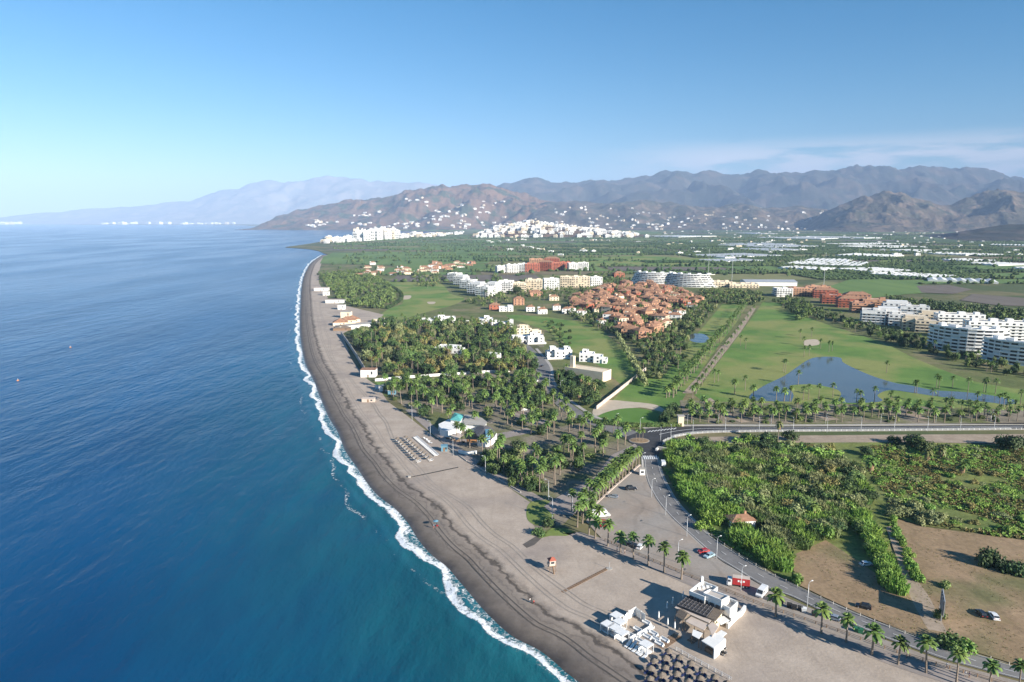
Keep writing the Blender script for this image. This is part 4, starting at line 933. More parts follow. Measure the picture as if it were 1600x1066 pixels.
# pylons and tall masts on the plain
for i, (x, y, h) in enumerate([(1287,447,60),(1143,446,60),(1106,440,62),(1568,394,42),(1342,402,40)]):
    t = root('mast', G(x, y), 0.3, 'tall thin steel mast standing on the plain behind the apartments', 'mast', 'tall masts on the plain')
    mb = MB(); mb.tube([(0,0,0),(0,0,h)], [0.4,0.2], 6); mb.build('pole', M['metal'], t)
    MB().box(-1.2, 1.2, -0.1, 0.1, h-3, h-2.8).box(-0.9, 0.9, -0.1, 0.1, h-6, h-5.8).build('crossarm', M['metal'], t)
# ------------------------------------------------------------------ vegetation meshes (unit sized: 1 m high or 1 m radius, scaled per plant)
import numpy as np
pr = random.Random(3)
def palm_crown(seed, n=34, R_=2.3, droop=1.0):
    q = random.Random(seed); mb = MB()
    for k in range(n):
        a = 2*math.pi*(k*0.382) + q.uniform(-.2, .2); el = R(78 - 118 * (k / n)) + q.uniform(-.12, .12)
        L = R_ * q.uniform(0.8, 1.08); w = q.uniform(0.34, 0.5)
        d = Vector((math.cos(a)*math.cos(el), math.sin(a)*math.cos(el), math.sin(el))); side = Vector((-math.sin(a), math.cos(a), 0))
        p0 = Vector((0, 0, 0)); p1 = d*L*0.42; p2 = d*L*0.75 + Vector((0,0,-0.10*L*droop)); p3 = d*L*0.98 + Vector((0,0,-0.34*L*droop))
        up = side.cross(d) * 0.10
        vs = [p0+side*.04, p0-side*.04, p1+side*w*.75+up, p1-side*w*.75+up, p2+side*w, p2-side*w, p3+side*w*.45, p3-side*w*.45, p1-up*.6, p2-up*.6]
        mb.add(vs, [(0,2,8), (0,8,1), (1,8,3), (2,4,9,8), (8,9,5,3), (4,6,9), (9,7,5), (9,6,7)])
    return mb
def palm_skirt(seed, r=0.85, h=1.5, n=16):
    q = random.Random(seed); mb = MB()
    for k in range(n):
        a = 2*math.pi*k/n + q.uniform(-.1, .1); s = Vector((-math.sin(a), math.cos(a), 0)); d = Vector((math.cos(a), math.sin(a), 0)); hh = h*q.uniform(.7, 1.15)
        mb.add([d*.2+s*.1, d*.2-s*.1, d*r*.8-s*.34+Vector((0,0,-hh*.55)), d*r*.8+s*.34+Vector((0,0,-hh*.55)), d*r*.75-s*.2+Vector((0,0,-hh)), d*r*.75+s*.2+Vector((0,0,-hh))], [(0,1,2,3), (3,2,4,5)])
    return mb
def palm_trunk(seed):
    q = random.Random(seed); a, b = q.uniform(-.03, .03), q.uniform(-.03, .03)
    return MB().tube([(0,0,-0.04), (0,0,.03), (a*.5, b*.5, .3), (a, b, .65), (0, 0, 1.0)], [0.34, 0.30, 0.23, 0.19, 0.20], 7, cap=False)
# trunk mesh is 1 m high and is stretched to the palm's height; crown meshes keep their size
P_CROWN = [palm_crown(s).mesh('palm_crown', M['palm'], True) for s in (1, 2, 3, 4)]
P_CROWN2 = [palm_crown(s, 30, 2.6, 1.5).mesh('palm_crown', M['palm2'], True) for s in (5, 6)]
P_SKIRT = [palm_skirt(s).mesh('dead_fronds', M['deadfrond']) for s in (1, 2)]
P_SKIRT2 = [palm_skirt(s, 1.25, 3.0, 20).mesh('dead_fronds', M['deadfrond']) for s in (3, 4)]
P_TRUNK = [palm_trunk(s).mesh('trunk', M['trunk'], True) for s in (1, 2, 3)]
def leaf_cloud(seed, lumps, per, size, shape='round', core=True):
    """unit crown: radius 1, height 0..1.7 for round; leaf-clump faces spread through lobes"""
    q = random.Random(seed); mb = MB()
    cs = []
    for k in range(lumps):
        a = q.uniform(0, 2*math.pi); r = math.sqrt(q.random()) * 0.66; 
        if shape == 'round': c = Vector((math.cos(a)*r, math.sin(a)*r, q.uniform(0.30, 1.0) * (1.0 - 0.35*r) + 0.12)); rr = q.uniform(0.30, 0.46)
        elif shape == 'low': c = Vector((math.cos(a)*r*1.1, math.sin(a)*r*1.1, q.uniform(0.10, 0.42)*(1.1-0.5*r))); rr = q.uniform(0.28, 0.42)
        elif shape == 'tall': c = Vector((math.cos(a)*r*.6, math.sin(a)*r*.6, q.uniform(0.25, 1.7))); rr = q.uniform(0.24, 0.36)
        else: c = Vector((math.cos(a)*r*1.15, math.sin(a)*r*1.15, q.uniform(0.75, 0.95))); rr = q.uniform(0.28, 0.4)
        cs.append((c, rr))
    for c, rr in cs:
        if core:
            vs = []; 
            for (x, y, z) in ((1,0,0),(-1,0,0),(0,1,0),(0,-1,0),(0,0,1),(0,0,-1)): vs.append(c + Vector((x,y,z))*rr*0.66)
            mb.add(vs, [(0,2,4),(2,1,4),(1,3,4),(3,0,4),(2,0,5),(1,2,5),(3,1,5),(0,3,5)])
        for k in range(per):
            d = Vector((q.gauss(0,1), q.gauss(0,1), q.gauss(0.25,1))).normalized(); p = c + d*rr*q.uniform(0.72, 1.15)
            nrm = (d + Vector((q.gauss(0,.5), q.gauss(0,.5), q.gauss(0.2,.5)))).normalized(); u = nrm.orthogonal().normalized(); w = nrm.cross(u); a = q.uniform(0, 3.1)
            u, w = u*math.cos(a)+w*math.sin(a), w*math.cos(a)-u*math.sin(a); s = size*q.uniform(0.6, 1.25)
            mb.add([p-u*s-w*s*.45, p+u*s*.2-w*s*.6, p+u*s+w*s*.4, p-u*s*.3+w*s*.6], [(0,1,2,3)])
    return mb
def cane(seed, n=230):
    """clump of upright blades, radius 1, height about 1"""
    q = random.Random(seed); mb = MB()
    for k in range(n):
        a = q.uniform(0, 6.283); r = math.sqrt(q.random()) * 0.92; b = Vector((math.cos(a)*r, math.sin(a)*r, 0)); h = q.uniform(0.65, 1.05) * (1.05 - 0.35*r*r)
        lean = Vector((q.gauss(0,.16) + b.x*.2, q.gauss(0,.16) + b.y*.2, 0)); s = Vector((math.cos(a+q.uniform(0,3)), math.sin(a+q.uniform(0,3)), 0)) * q.uniform(.05, .10)
        t = b + lean*h*1.2 + Vector((0,0,h)); m_ = b + lean*h*.4 + Vector((0,0,h*.6))
        mb.add([b-s*.5, b+s*.5, m_+s, m_-s, t], [(0,1,2,3), (3,2,4)])
        for i in range(2):
            p = b + lean*h*.7 + Vector((0,0,h*q.uniform(.45,.9))); e = p + Vector((q.gauss(0,.2), q.gauss(0,.2), q.uniform(-.12,.1))); s2 = s.cross(Vector((0,0,1)))*.8
            mb.add([p-s2, p+s2, e], [(0,1,2)])
    return mb
T_ROUND = {m: [leaf_cloud(s, 15, 40, 0.105).mesh('crown', M[m]) for s in (1, 2, 3)] for m in ('leaf', 'leafdark', 'leafbright', 'leafolive', 'leafyellow')}
T_TALL = {m: [leaf_cloud(s, 16, 36, 0.10, 'tall').mesh('crown', M[m]) for s in (11, 12)] for m in ('leaf', 'leafdark')}
T_LOW = {m: [leaf_cloud(s, 12, 40, 0.10, 'low').mesh('foliage', M[m]) for s in (21, 22, 23)] for m in ('leaf', 'leafdark', 'leafbright', 'leafolive', 'leafyellow')}
T_CANE = {m: [cane(s).mesh('foliage', M[m]) for s in (31, 32, 33)] for m in ('leafbright', 'leafolive', 'leaf')}
T_TRUNK = [MB().tube([(0,0,-.05),(0.03,0,.3),(0.0,.04,.75)], [0.09,0.065,0.05], 6, cap=False).tube([(0.03,0,.3),(.22,.1,.7)], [.05,.03], 5, cap=False).tube([(0.02,0,.38),(-.2,-.12,.8)], [.045,.025], 5, cap=False).mesh('trunk', M['bark'])]
# ------------------------------------------------------------------ where they stand
VEG = []          # (kind, x, y, height, radius, material, label, group)
AVOID = []        # world discs (x, y, r)
for o in list(COL.objects):
    if o.type == 'EMPTY' and o.location.length < 1700:
        w = [c for c in o.children if c.name.startswith(('wall', 'wing', 'floor_slab'))]
        for c in w[:4]:
            xs = [v.co.x for v in c.data.vertices]; ys = [v.co.y for v in c.data.vertices]
            cx, cy = (min(xs)+max(xs))/2, (min(ys)+max(ys))/2; rz = o.rotation_euler.z
            AVOID.append((o.location.x + cx*math.cos(rz) - cy*math.sin(rz), o.location.y + cx*math.sin(rz) + cy*math.cos(rz), 0.42*(max(xs)-min(xs)+max(ys)-min(ys))/1.4 + 1.5))
AVOID_POLY = [[G(x, y).xy for x, y in pts] for pts in (
    [(686,648),(742,641),(790,668),(790,700),(745,712),(688,682)],
    [(800,530),(826,554),(838,575),(840,597),(858,622),(895,652),(975,684),(1000,672),(920,645),(882,618),(866,597),(862,572),(842,550),(812,526)],
    [(990,695),(1003,714),(976,736),(930,776),(895,808),(858,806),(848,792),(870,778),(930,745),(955,715)],
    [(968,674),(1000,671),(1042,667),(1060,678),(1036,690),(1030,730),(1002,730),(984,692)])]
def free(p, r=0.0, _s=[0.0]):
    r = r - _s[0]
    if any((p[0]-a)**2 + (p[1]-b)**2 < (c+r)**2 for a, b, c in AVOID): return False
    return not any(inside(p, q) for q in AVOID_POLY)
def palm(x, y, h, label, group, kind='fan_palm', var=0, world=False):
    p = Vector((x, y)) if world else G(x, y).xy
    VEG.append((kind, p.x, p.y, h * pr.uniform(.84, 1.14), 1.0, var, label, group))
def scatter(poly, spacing, fn, seed, jitter=0.42, slack=0.0):
    free.__defaults__[1][0] = slack
    q = random.Random(seed); W = [G(x, y).xy for x, y in poly]
    x0, x1 = min(p.x for p in W), max(p.x for p in W); y0, y1 = min(p.y for p in W), max(p.y for p in W)
    j = 0; y = y0
    while y < y1:
        x = x0 + (spacing/2 if j % 2 else 0)
        while x < x1:
            p = Vector((x + q.uniform(-jitter, jitter)*spacing, y + q.uniform(-jitter, jitter)*spacing))
            if inside(p, W) and free(p): fn(p, q)
            x += spacing
        y += spacing*0.88; j += 1
def tree(p, kind, h, r, m, label, group): VEG.append((kind, p[0], p[1], h, r, m, label, group))
# front row along the promenade
for (x, y) in [(1212,964),(1283,990),(1322,1004),(1362,1024),(1403,1039),(1447,1052),(1494,1069),(1544,1080),(1590,1092)]:
    palm(x, y, pr.uniform(6.6, 8.8), 'fan palm in the row between road and beach, past the beach restaurant', 'palms between road and beach past the restaurant')
for (x, y) in [(920,836),(930,842),(949.5,854),(969.5,864),(990,874),(1013,884),(1037.5,895),(1064.5,906)]:
    palm(x, y, pr.uniform(6.6, 8.8), 'fan palm in the row between gravel car park and beach', 'palms between gravel car park and beach')
for k in range(14):
    t_ = k / 13; x, y = 931 + (998-931)*t_, 787 + (727-787)*t_
    palm(x, y, 7.4, 'fan palm in the double row lining the paved avenue by the car park', 'palms lining the paved avenue')
    palm(x - 9, y - 3, 7.4, 'fan palm in the double row lining the paved avenue by the car park', 'palms lining the paved avenue')
for (x, y) in [(908,806),(915,798),(925,800),(924,812),(910,818),(902,824),(935,822),(893,800)]:
    palm(x, y, 7.6, 'fan palm in the clump beside the white motorhome', 'palms beside the white motorhome')
for (x, y) in [(994,690),(999,690.5),(1004,690)]:
    palm(x, y, 6.5, 'slender palm on the planted traffic island', 'palms on the traffic island', var=3)
# golf course palms
for (x, y) in [(1148,616),(1164,610),(1177,622),(1213,628),(1225,627),(1234,627),(1255,625),(1263,625),(1279,625),(1301,621),(1247,602),(1338,630),(1344,631),(1366,627),(1392,631),(1429,614),(1432,615),(1463,606),(1467,607),(1488,606),(1512,614),(1537,613),(1540,614),(1555,616),(1561,638),(1568,637),(1456,630),(1526,636),(1594,633),(1385,583),(1224,581),(1227,583),(1256,558),(1264,556),(1295,550),(1300,549),(1322,509),(1336,519),(1250,530),(1268,527),(1256,540),(1282,545),(1116,598),(1122,596),(1157,540),(1165,545)]:
    palm(x, y, 8.5, 'fan palm standing on the open golf course round the pond', 'palms on the open golf course')
# rows beside the cart path
for k in range(60):
    t_ = k / 59; x, y = 1060 + (1170-1060)*t_, 622 + (482-622)*t_
    for off in (-9, -18):
        if pr.random() < 0.85: palm(x + off*(1-.55*t_) + pr.uniform(-2, 2), y + pr.uniform(-2, 2), 7.5, 'fan palm in the thick belt along the cart path', 'palms along the cart path', var=pr.choice([0, 0, 1]))
    if k % 3 == 0: palm(x + 22*(1-.5*t_), y + pr.uniform(-2, 2), 6.5, 'fan palm in the thick belt along the cart path', 'palms along the cart path')
# palm belt beside the upper road
for k in range(38):
    x = 1075 + k * 14.2 + pr.uniform(-3, 3)
    for yy in (660.5, 652, 645):
        if pr.random() < 0.8: palm(x + pr.uniform(-4, 4), yy + pr.uniform(-2.5, 1.0), 7.4, 'fan palm in the belt between golf pond and upper road', 'palms between golf pond and upper road', var=pr.choice([0, 1]))
scatter([(1065,632),(1180,632),(1600,644),(1600,660),(1070,662)], 9, lambda p, q: tree(p, 'shrub', q.uniform(1, 2.4), q.uniform(1.6, 3.2), q.choice(['leafolive', 'leaf', 'leafdark']), 'low shrub in the palm belt beside the upper road', 'shrubs in the palm belt') if q.random() < .55 else None, 41)
# park grove by the beach
def park(p, q):
    u = q.random()
    hh = q.uniform(7.5, 10.5)
    if u < 0.66: palm(p.x, p.y, hh, ('tall' if hh > 9 else 'shorter') + ' fan palm of the park grove ' + min((('beside the beach club', 730, 690), ('near the paved avenue', 925, 745), ('along the villa street', 890, 665), ('below the white garden wall', 700, 610)), key=lambda w: (p - G(w[1], w[2]).xy).length)[0], 'palms in the park grove', var=q.choice([0, 0, 0, 1]), world=True)
    elif u < 0.86: tree(p, 'shrub', q.uniform(1.2, 3), q.uniform(1.8, 3.4), q.choice(['leaf', 'leafdark', 'leafolive']), 'bush under the palms of the park grove', 'bushes in the park grove')
    else: tree(p, 'broadleaf_tree', q.uniform(5, 7), q.uniform(3, 4.2), q.choice(['leaf', 'leafdark']), 'round-crowned tree among the palms of the park grove', 'trees in the park grove')
scatter([(745,706),(800,700),(850,705),(900,700),(960,705),(900,740),(858,768),(842,780),(800,755),(760,735),(735,715)], 6.8, park, 42)
scatter([(600,606),(640,600),(700,596),(850,600),(880,630),(950,672),(985,690),(960,708),(900,690),(850,690),(800,668),(745,644),(690,648),(660,655),(625,640)], 8.2, park, 43)
for (x, y) in [(714,688),(722,694),(734,700),(742,668),(700,664),(708,660)]: palm(x, y, 8.5, 'fan palm rising beside the turquoise-roofed beach club', 'palms beside the beach club')
scatter([(745,712),(790,716),(830,745),(860,775),(840,786),(800,760),(765,738)], 6, lambda p, q: tree(p, 'shrub', q.uniform(2.5, 4.5), q.uniform(2.4, 3.6), q.choice(['leaf', 'leafdark']), 'dense bush at the beach edge of the park grove', 'bushes at the beach edge of the park'), 44)
scatter([(828,846),(842,820),(858,812),(866,826),(848,842),(836,856)], 5.5, lambda p, q: tree(p, 'shrub', q.uniform(2, 4), q.uniform(2, 3.2), q.choice(['leaf', 'leafdark']), 'bush beside the dark drainage cut on the beach', 'bushes beside the drainage cut'), 45)
# dense wood west of the street
def wood(p, q):
    u = q.random()
    if q.random() < 0.14: return
    if u < 0.36: palm(p.x, p.y, q.uniform(7, 12), 'shaggy palm with brown skirt in the dense wood behind the beach wall', 'shaggy palms in the dense wood', var=2, world=True)
    elif u < 0.72: tree(p, 'evergreen_tree', q.uniform(5, 11), q.uniform(3.4, 6.5), q.choice(['leafdark', 'leafdark', 'leaf']), 'dark evergreen tree in the dense wood behind the beach wall', 'evergreens in the dense wood')
    else: tree(p, 'broadleaf_tree', q.uniform(5, 10), q.uniform(3.4, 6), q.choice(['leaf', 'leafolive', 'leafyellow']), 'leafy tree in the dense wood behind the beach wall', 'leafy trees in the dense wood')
scatter([(549,530),(575,515),(605,507),(680,508),(740,508),(800,520),(835,552),(842,575),(835,592),(760,586),(680,588),(594,592),(575,575)], 8.6, wood, 46)
tree(G(727,562).xy, 'broadleaf_tree', 9, 6, 'leafbright', 'bright green round tree beside the hidden white villa', None)
scatter([(600,598),(700,594),(835,598),(858,632),(840,642),(760,632),(680,628),(615,620)], 9.5, lambda p, q: tree(p, 'evergreen_tree', q.uniform(5, 8), q.uniform(4, 5.5), q.choice(['leafdark', 'leaf']), 'rounded dark tree in the strip south of the white wall', 'rounded trees south of the white wall') if q.random() < .6 else None, 47)
scatter([(868,592),(895,585),(940,598),(945,612),(925,640),(905,642),(880,622)], 7.5, lambda p, q: tree(p, 'evergreen_tree', q.uniform(5, 8), q.uniform(3.8, 5), q.choice(['leafdark', 'leafdark', 'leaf']), 'dark tree in the clump below the flat hall', 'dark trees below the flat hall') if q.random() < .75 else palm(p.x, p.y, 7.5, 'shaggy palm among dark trees below the flat hall', 'palms below the flat hall', var=2, world=True), 48)
# hedge along the upper road and the wall
for k in range(34):
    x = 930 + k*4; y = 661 + 6*math.sin(min(1, k/16)*1.57) - (0 if k < 26 else (k-26)*.15)
    tree(G(x, y).xy, 'hedge_bush', 2.2, 2.2, 'leaf', 'clipped bush in the hedge between putting green and road', 'hedge bushes between putting green and road')
for k in range(16):
    tree(G(1036 + k*1.2, 660 - k*1.3).xy, 'hedge_bush', 4.5, 3, 'leafdark', 'dark bush in the tall hedge at the putting green', 'tall hedge at the putting green')
# dry cane row along the shaded fairway, trees around villages
for k in range(40):
    t_ = k/39; tree(G(958 + (1008-958)*t_, 515 + (604-515)*t_).xy, 'cane_clump', 7, 2.6, 'leafolive', 'tall dry cane in the windbreak beside the narrow fairway', 'dry canes in the windbreak')
def gardens(lab, grp, mats=('leaf', 'leafdark', 'leafdark', 'leafolive'), h=(4, 7.5), r=(2.6, 4.2), pp=0.15):
    def f(p, q):
        if q.random() < pp: palm(p.x, p.y, q.uniform(6.5, 9), 'palm in ' + lab, 'palms in ' + grp, world=True)
        else: tree(p, 'garden_tree', q.uniform(*h), q.uniform(*r), q.choice(mats), 'tree in ' + lab, 'trees in ' + grp)
    return f
scatter([(890,470),(960,452),(1040,448),(1100,475),(1100,495),(1065,515),(1040,540),(1010,560),(1000,545),(960,525),(900,500),(880,488)], 7.5, gardens('the gardens of the terracotta village', 'the terracotta village', h=(3.5, 7), r=(1.8, 3.0)), 51, slack=3.2)
scatter([(1000,545),(1050,530),(1075,545),(1060,580),(1020,600),(1005,580)], 9.5, gardens('the garden below the terracotta village pool', 'the pool garden', pp=.4), 52)
scatter([(1095,455),(1190,458),(1195,470),(1172,480),(1130,475),(1110,490),(1095,480)], 11, gardens('the belt between terracotta village and golf course', 'the belt by the golf course', h=(6,9), r=(3.5,5)), 53)
scatter([(1040,538),(1062,520),(1100,492),(1112,495),(1085,520),(1068,545)], 9, gardens('the belt beside the small blue pond', 'the belt by the small pond'), 54)
scatter([(1205,472),(1235,466),(1300,492),(1350,508),(1440,532),(1540,566),(1660,594),(1660,603),(1530,580),(1440,552),(1390,536),(1330,516),(1262,494),(1230,485)], 11, gardens('the belt below the right-hand apartment blocks', 'the belt below the apartments', mats=('leafdark', 'leafdark', 'leaf'), h=(5,9), pp=.15), 55)
scatter([(1240,470),(1262,480),(1265,500),(1250,505),(1238,490)], 9, gardens('the clump at the head of the big fairway', 'the clump on the big fairway', mats=('leafdark','leaf'), h=(7,10), r=(3.5,4.5)), 56)
scatter([(1370,465),(1420,472),(1500,480),(1560,486),(1700,510),(1700,530),(1600,515),(1520,500),(1470,490),(1400,478)], 13, gardens('the dark wood behind the white apartments', 'the dark wood behind the apartments', mats=('leafdark', 'leafdark', 'leaf'), h=(7,11), r=(4,6), pp=.05), 57)
scatter([(497,430),(560,424),(600,438),(612,455),(622,470),(600,484),(560,482),(530,470),(508,450)], 12, gardens('the seaside wood before the left fairway', 'the seaside wood', mats=('leaf', 'leafdark', 'leaf'), h=(6,9), r=(4,5.5), pp=.25), 58)
scatter([(640,425),(690,432),(700,440),(670,452),(655,448),(645,436)], 15, gardens('the clump at the top of the left fairway', 'the clump on the left fairway', pp=.2), 59)
scatter([(770,430),(790,440),(800,460),(790,475),(760,480),(720,475),(735,470),(768,462)], 14, gardens('the gardens between white terrace and cream blocks', 'the gardens by the cream blocks'), 60)
tree(G(806,460).xy, 'broadleaf_tree', 15, 11, 'leafdark', 'very large dark round tree before the cream apartment blocks', None)
scatter([(790,455),(950,450),(960,458),(890,470),(800,470)], 16, gardens('the strip below the cream apartment blocks', 'the strip below the cream blocks'), 61)
scatter([(915,428),(975,428),(985,445),(960,450),(930,445)], 15, gardens('the wood between cream blocks and ziggurat apartments', 'the wood by the ziggurats', mats=('leafdark','leaf')), 62)
scatter([(640,502),(700,500),(800,512),(800,520),(700,510),(640,510)], 9, gardens('the line behind the low white villas', 'the line behind the low villas', pp=.5), 63)
scatter([(850,500),(880,505),(900,530),(880,548),(860,530)], 12, gardens('the rough between villas and long fairway', 'the rough by the long fairway', r=(2,3), h=(2.5,4), pp=.05), 64)
for k in range(26):
    t_ = k/25; tree(G(604 + 24*math.sin(t_*3.1) , 445 + 38*t_).xy, 'hedge_bush', 4, 3.4, 'leafdark', 'dark bush in the curved hedge round the left fairway', 'curved hedge round the left fairway')
# eastern reed bed and scrub
REED = [(1050,697),(1078,690),(1110,702),(1150,694),(1200,692),(1260,702),(1312,712),(1345,742),(1365,792),(1350,815),(1300,838),(1240,866),(1222,892),(1180,874),(1140,842),(1098,808),(1066,772),(1052,735)]
def reed(p, q):
    if (p - G(1161, 829).xy).length < 9: return
    where = 'around the small tile-roofed house' if (p - G(1161, 829).xy).length < 28 else 'bordering the gravel track' if p.y > G(1200, 712).y else 'near the cane hedge and dirt track' if p.x > G(1300, 790).x else 'along the road bend'
    edge = min((p - G(x, y).xy).length for x, y in [(1050,700),(1052,735),(1066,772),(1098,808),(1140,842),(1180,874),(1222,892)])
    if edge < 12 or q.random() < 0.76: tree(p, 'cane_clump', q.uniform(3.6, 5.2), q.uniform(3.2, 4.4), 'leafbright' if edge < 14 else q.choice(['leafbright', 'leafolive', 'leaf']), 'cane clump of the reed bed ' + where, 'cane clumps in the reed bed')
    else: tree(p, 'broadleaf_tree', q.uniform(4, 6.5), q.uniform(3.2, 4.8), q.choice(['leaf', 'leafolive', 'leafdark', 'leafbright', 'leafyellow']), 'bushy tree growing through the reed bed', 'bushy trees in the reed bed')
scatter(REED, 5.0, reed, 71)
for (x, y, r, m) in [(1200,697,6,'leafdark'),(1185,706,5,'leafdark'),(1100,700,5,'leafdark'),(1165,690,4,'leafdark'),(1235,690,5,'leafdark'),(1430,700,6,'leafdark'),(1445,706,5,'leaf'),(1355,712,4,'leafdark'),(1398,694,4,'leafdark'),(1590,705,7,'leafdark'),(1570,700,6,'leafdark')]:
    tree(G(x, y).xy, 'evergreen_tree', r*1.2, r, m, 'dark tree on the edge of the scrub beside the gravel track', 'dark trees beside the gravel track')
def scrub(p, q):
    u = q.random()
    tree(p, 'shrub', q.uniform(0.6, 1.9), q.uniform(1.4, 4.4), q.choice(['leafolive', 'leafyellow', 'leafbright', 'leafbright']), 'scrub bush in the wild field above the bare lot', 'scrub bushes in the wild field')
scatter([(1345,700),(1420,694),(1620,705),(1650,850),(1560,838),(1440,818),(1395,800),(1375,760)], 8.2, scrub, 72)
scatter([(1382,800),(1420,790),(1480,815),(1450,824),(1400,812)], 5, lambda p, q: tree(p, 'shrub', q.uniform(2.5, 4), q.uniform(3, 4.5), 'leafolive', 'tall scrub bush fringing the bare lot', 'scrub fringing the bare lot'), 73)
for (x, y, h) in [(1215,690,9),(1448,722,6),(1469,716,6),(1502,742,5),(1360,738,5),(1270,812,6),(1275,775,5)]:
    palm(x, y, h, 'old shaggy palm rising from the eastern scrub', 'old palms in the eastern scrub', var=2)
for k in range(15):
    t_ = k/14; tree(G(1338 + 62*t_ + pr.uniform(-6, 6), 812 + 112*t_**1.2 + pr.uniform(-3, 3)).xy, 'cane_clump', pr.uniform(3, 5.4), pr.uniform(2.6, 4.2), 'leafbright', 'cane clump in the broad hedge beside the dirt track', 'cane hedge beside the dirt track')
    tree(G(1330 + 60*t_ + pr.uniform(-8, 4), 806 + 104*t_**1.2 + pr.uniform(-4, 4)).xy, 'broadleaf_tree', pr.uniform(2.6, 4.8), pr.uniform(2, 3.6), pr.choice(['leafbright', 'leafbright', 'leaf']), 'bright bush in the broad hedge beside the dirt track', 'bright bushes beside the dirt track')
for k in range(13):
    t_ = k/12; tree(G(1394 + 40*t_ + pr.uniform(-3, 3), 815 + 92*t_).xy, 'shrub', pr.uniform(1.2, 2.4), pr.uniform(1.6, 2.8), 'leafbright', 'low bright bush along the far side of the dirt track', 'low hedge along the dirt track')
for (x, y, h, r, m, lab) in [(1245,910,2.6,2.6,'leafbright','small bright bush at the road edge of the bare lot'),(1476,918,2.0,2.2,'leaf','small bush alone in the middle of the bare lot'),(1540,882,5.5,4.6,'leafdark','dark round tree in the bare lot'),(1484,1010,3.0,4.2,'leaf','wide green bush on the road verge of the bare lot'),(1500,1014,3.0,4.2,'leafbright','wide bright bush on the road verge of the bare lot'),(1570,892,4,4.5,'leafdark','dark low tree at the far end of the bare lot'),(1592,898,4,4.5,'leafdark','dark spreading tree at the lot boundary'),(1468,966,2.4,2.0,'leaf','bush at the foot of the billboard'),(1095,826,2.5,3,'leafbright','bush beside the road opposite the red car')]:
    tree(G(x, y).xy, 'shrub', h, r, m, lab, None)
# bushes on the left of the road by the island, bright strip along the cut
for k in range(26):
    t_ = k/25; tree(G(1047 + 180*t_**1.15, 712 + 178*t_).xy + Vector((pr.uniform(-1, 1), 0)), 'cane_clump', 4.2, 3.0, 'leafbright', 'cane clump in the bright strip along the road bend', 'bright cane strip along the road bend')
# --- build: the nearest 300 of a kind stand as things, the rest of that kind as one mass
def solid(kind, item, small=False):
    _, x, y, h, r, m, label, group = item
    if group and isinstance(m, str):
        size = 'large ' if r > 4.3 else 'small ' if r < 2.6 else ''
        tone = '' if any(k in label for k in ('dark', 'bright', 'olive', 'dry')) else {'leaf': 'mid-green ', 'leafdark': 'dark green ', 'leafbright': 'bright green ', 'leafolive': 'olive-grey ', 'leafyellow': 'yellowish '}[m]
        label = size + tone + label
    elif group and kind == 'fan_palm' and m == 1: label = label.replace('fan palm', 'fan palm with brown skirt')
    t = root(kind, (x, y, 0.05), pr.uniform(0, 6.28), label, 'palm' if kind == 'fan_palm' else {'cane_clump': 'cane', 'shrub': 'shrub', 'hedge_bush': 'hedge bush'}.get(kind, 'tree'), group)
    if kind == 'fan_palm':
        s = (1.16 if m != 3 else 0.6) * pr.uniform(.85, 1.18); t.rotation_euler = (pr.gauss(0, .035), pr.gauss(0, .035), pr.uniform(0, 6.28))
        tr = link('trunk', pr.choice(P_TRUNK), t, None, 0, (s*.95, s*.95, h))
        link('crown', pr.choice(P_CROWN2 if m == 2 and pr.random() < .5 else P_CROWN), t, (0, 0, h), pr.uniform(0, 6), (s, s, s))
        if m in (1, 2): link('dead_fronds', pr.choice(P_SKIRT2 if m == 2 else P_SKIRT), t, (0, 0, h - 0.15), 0, (s, s, s))
    elif kind == 'cane_clump': link('foliage', pr.choice(T_CANE[m]), t, None, 0, (r, r, h))
    elif kind in ('shrub', 'hedge_bush'): link('foliage', pr.choice(T_LOW[m]), t, None, 0, (r, r, h / 0.62))
    else:
        link('trunk', T_TRUNK[0], t, None, 0, (r*.9, r*.9, h*.75)); pool = T_TALL if (m in T_TALL and pr.random() < .15 and kind == 'garden_tree') else T_ROUND
        link('crown', pr.choice(pool[m]), t, None, pr.uniform(0, 6), (r, r, h / (1.35 if pool is T_ROUND else 1.9)))
def mesh_np(me):
    n = len(me.vertices); co = np.empty(n*3, np.float32); me.vertices.foreach_get('co', co)
    return co.reshape(-1, 3), [tuple(p.vertices) for p in me.polygons]
def mass(name, label_kind, insts, mats):
    """insts: (mesh, x, y, z, rz, sx, sz, material index) -> one mesh object"""
    cache = {}; V = []; F = []; MI = []; off = 0
    for me, x, y, z, a, sx, sz, mi in insts:
        if me.name not in cache: cache[me.name] = mesh_np(me)
        co, fs = cache[me.name]; c, s = math.cos(a), math.sin(a)
        w = np.stack([(co[:,0]*c - co[:,1]*s)*sx + x, (co[:,0]*s + co[:,1]*c)*sx + y, co[:,2]*sz + z], 1); V.append(w)
        F.extend([tuple(i + off for i in f) for f in fs]); MI.extend([mi]*len(fs)); off += len(co)
    if not V: return
    me = bpy.data.meshes.new(name); me.from_pydata(np.concatenate(V).tolist(), [], F)
    for m in mats: me.materials.append(m)
    me.polygons.foreach_set('material_index', MI); link(name, me, kind='stuff')
kinds = {}
for it in VEG: kinds.setdefault(it[0], []).append(it)
MM = ['leaf', 'leafdark', 'leafbright', 'leafolive', 'palm', 'trunk', 'deadfrond', 'leafyellow']
low_crown = [leaf_cloud(s, 7, 13, 0.22).mesh('low_crown', M['leaf']) for s in (81, 82, 83)]
low_palm = [palm_crown(s, 18).mesh('low_palm', M['palm']) for s in (84, 85)]
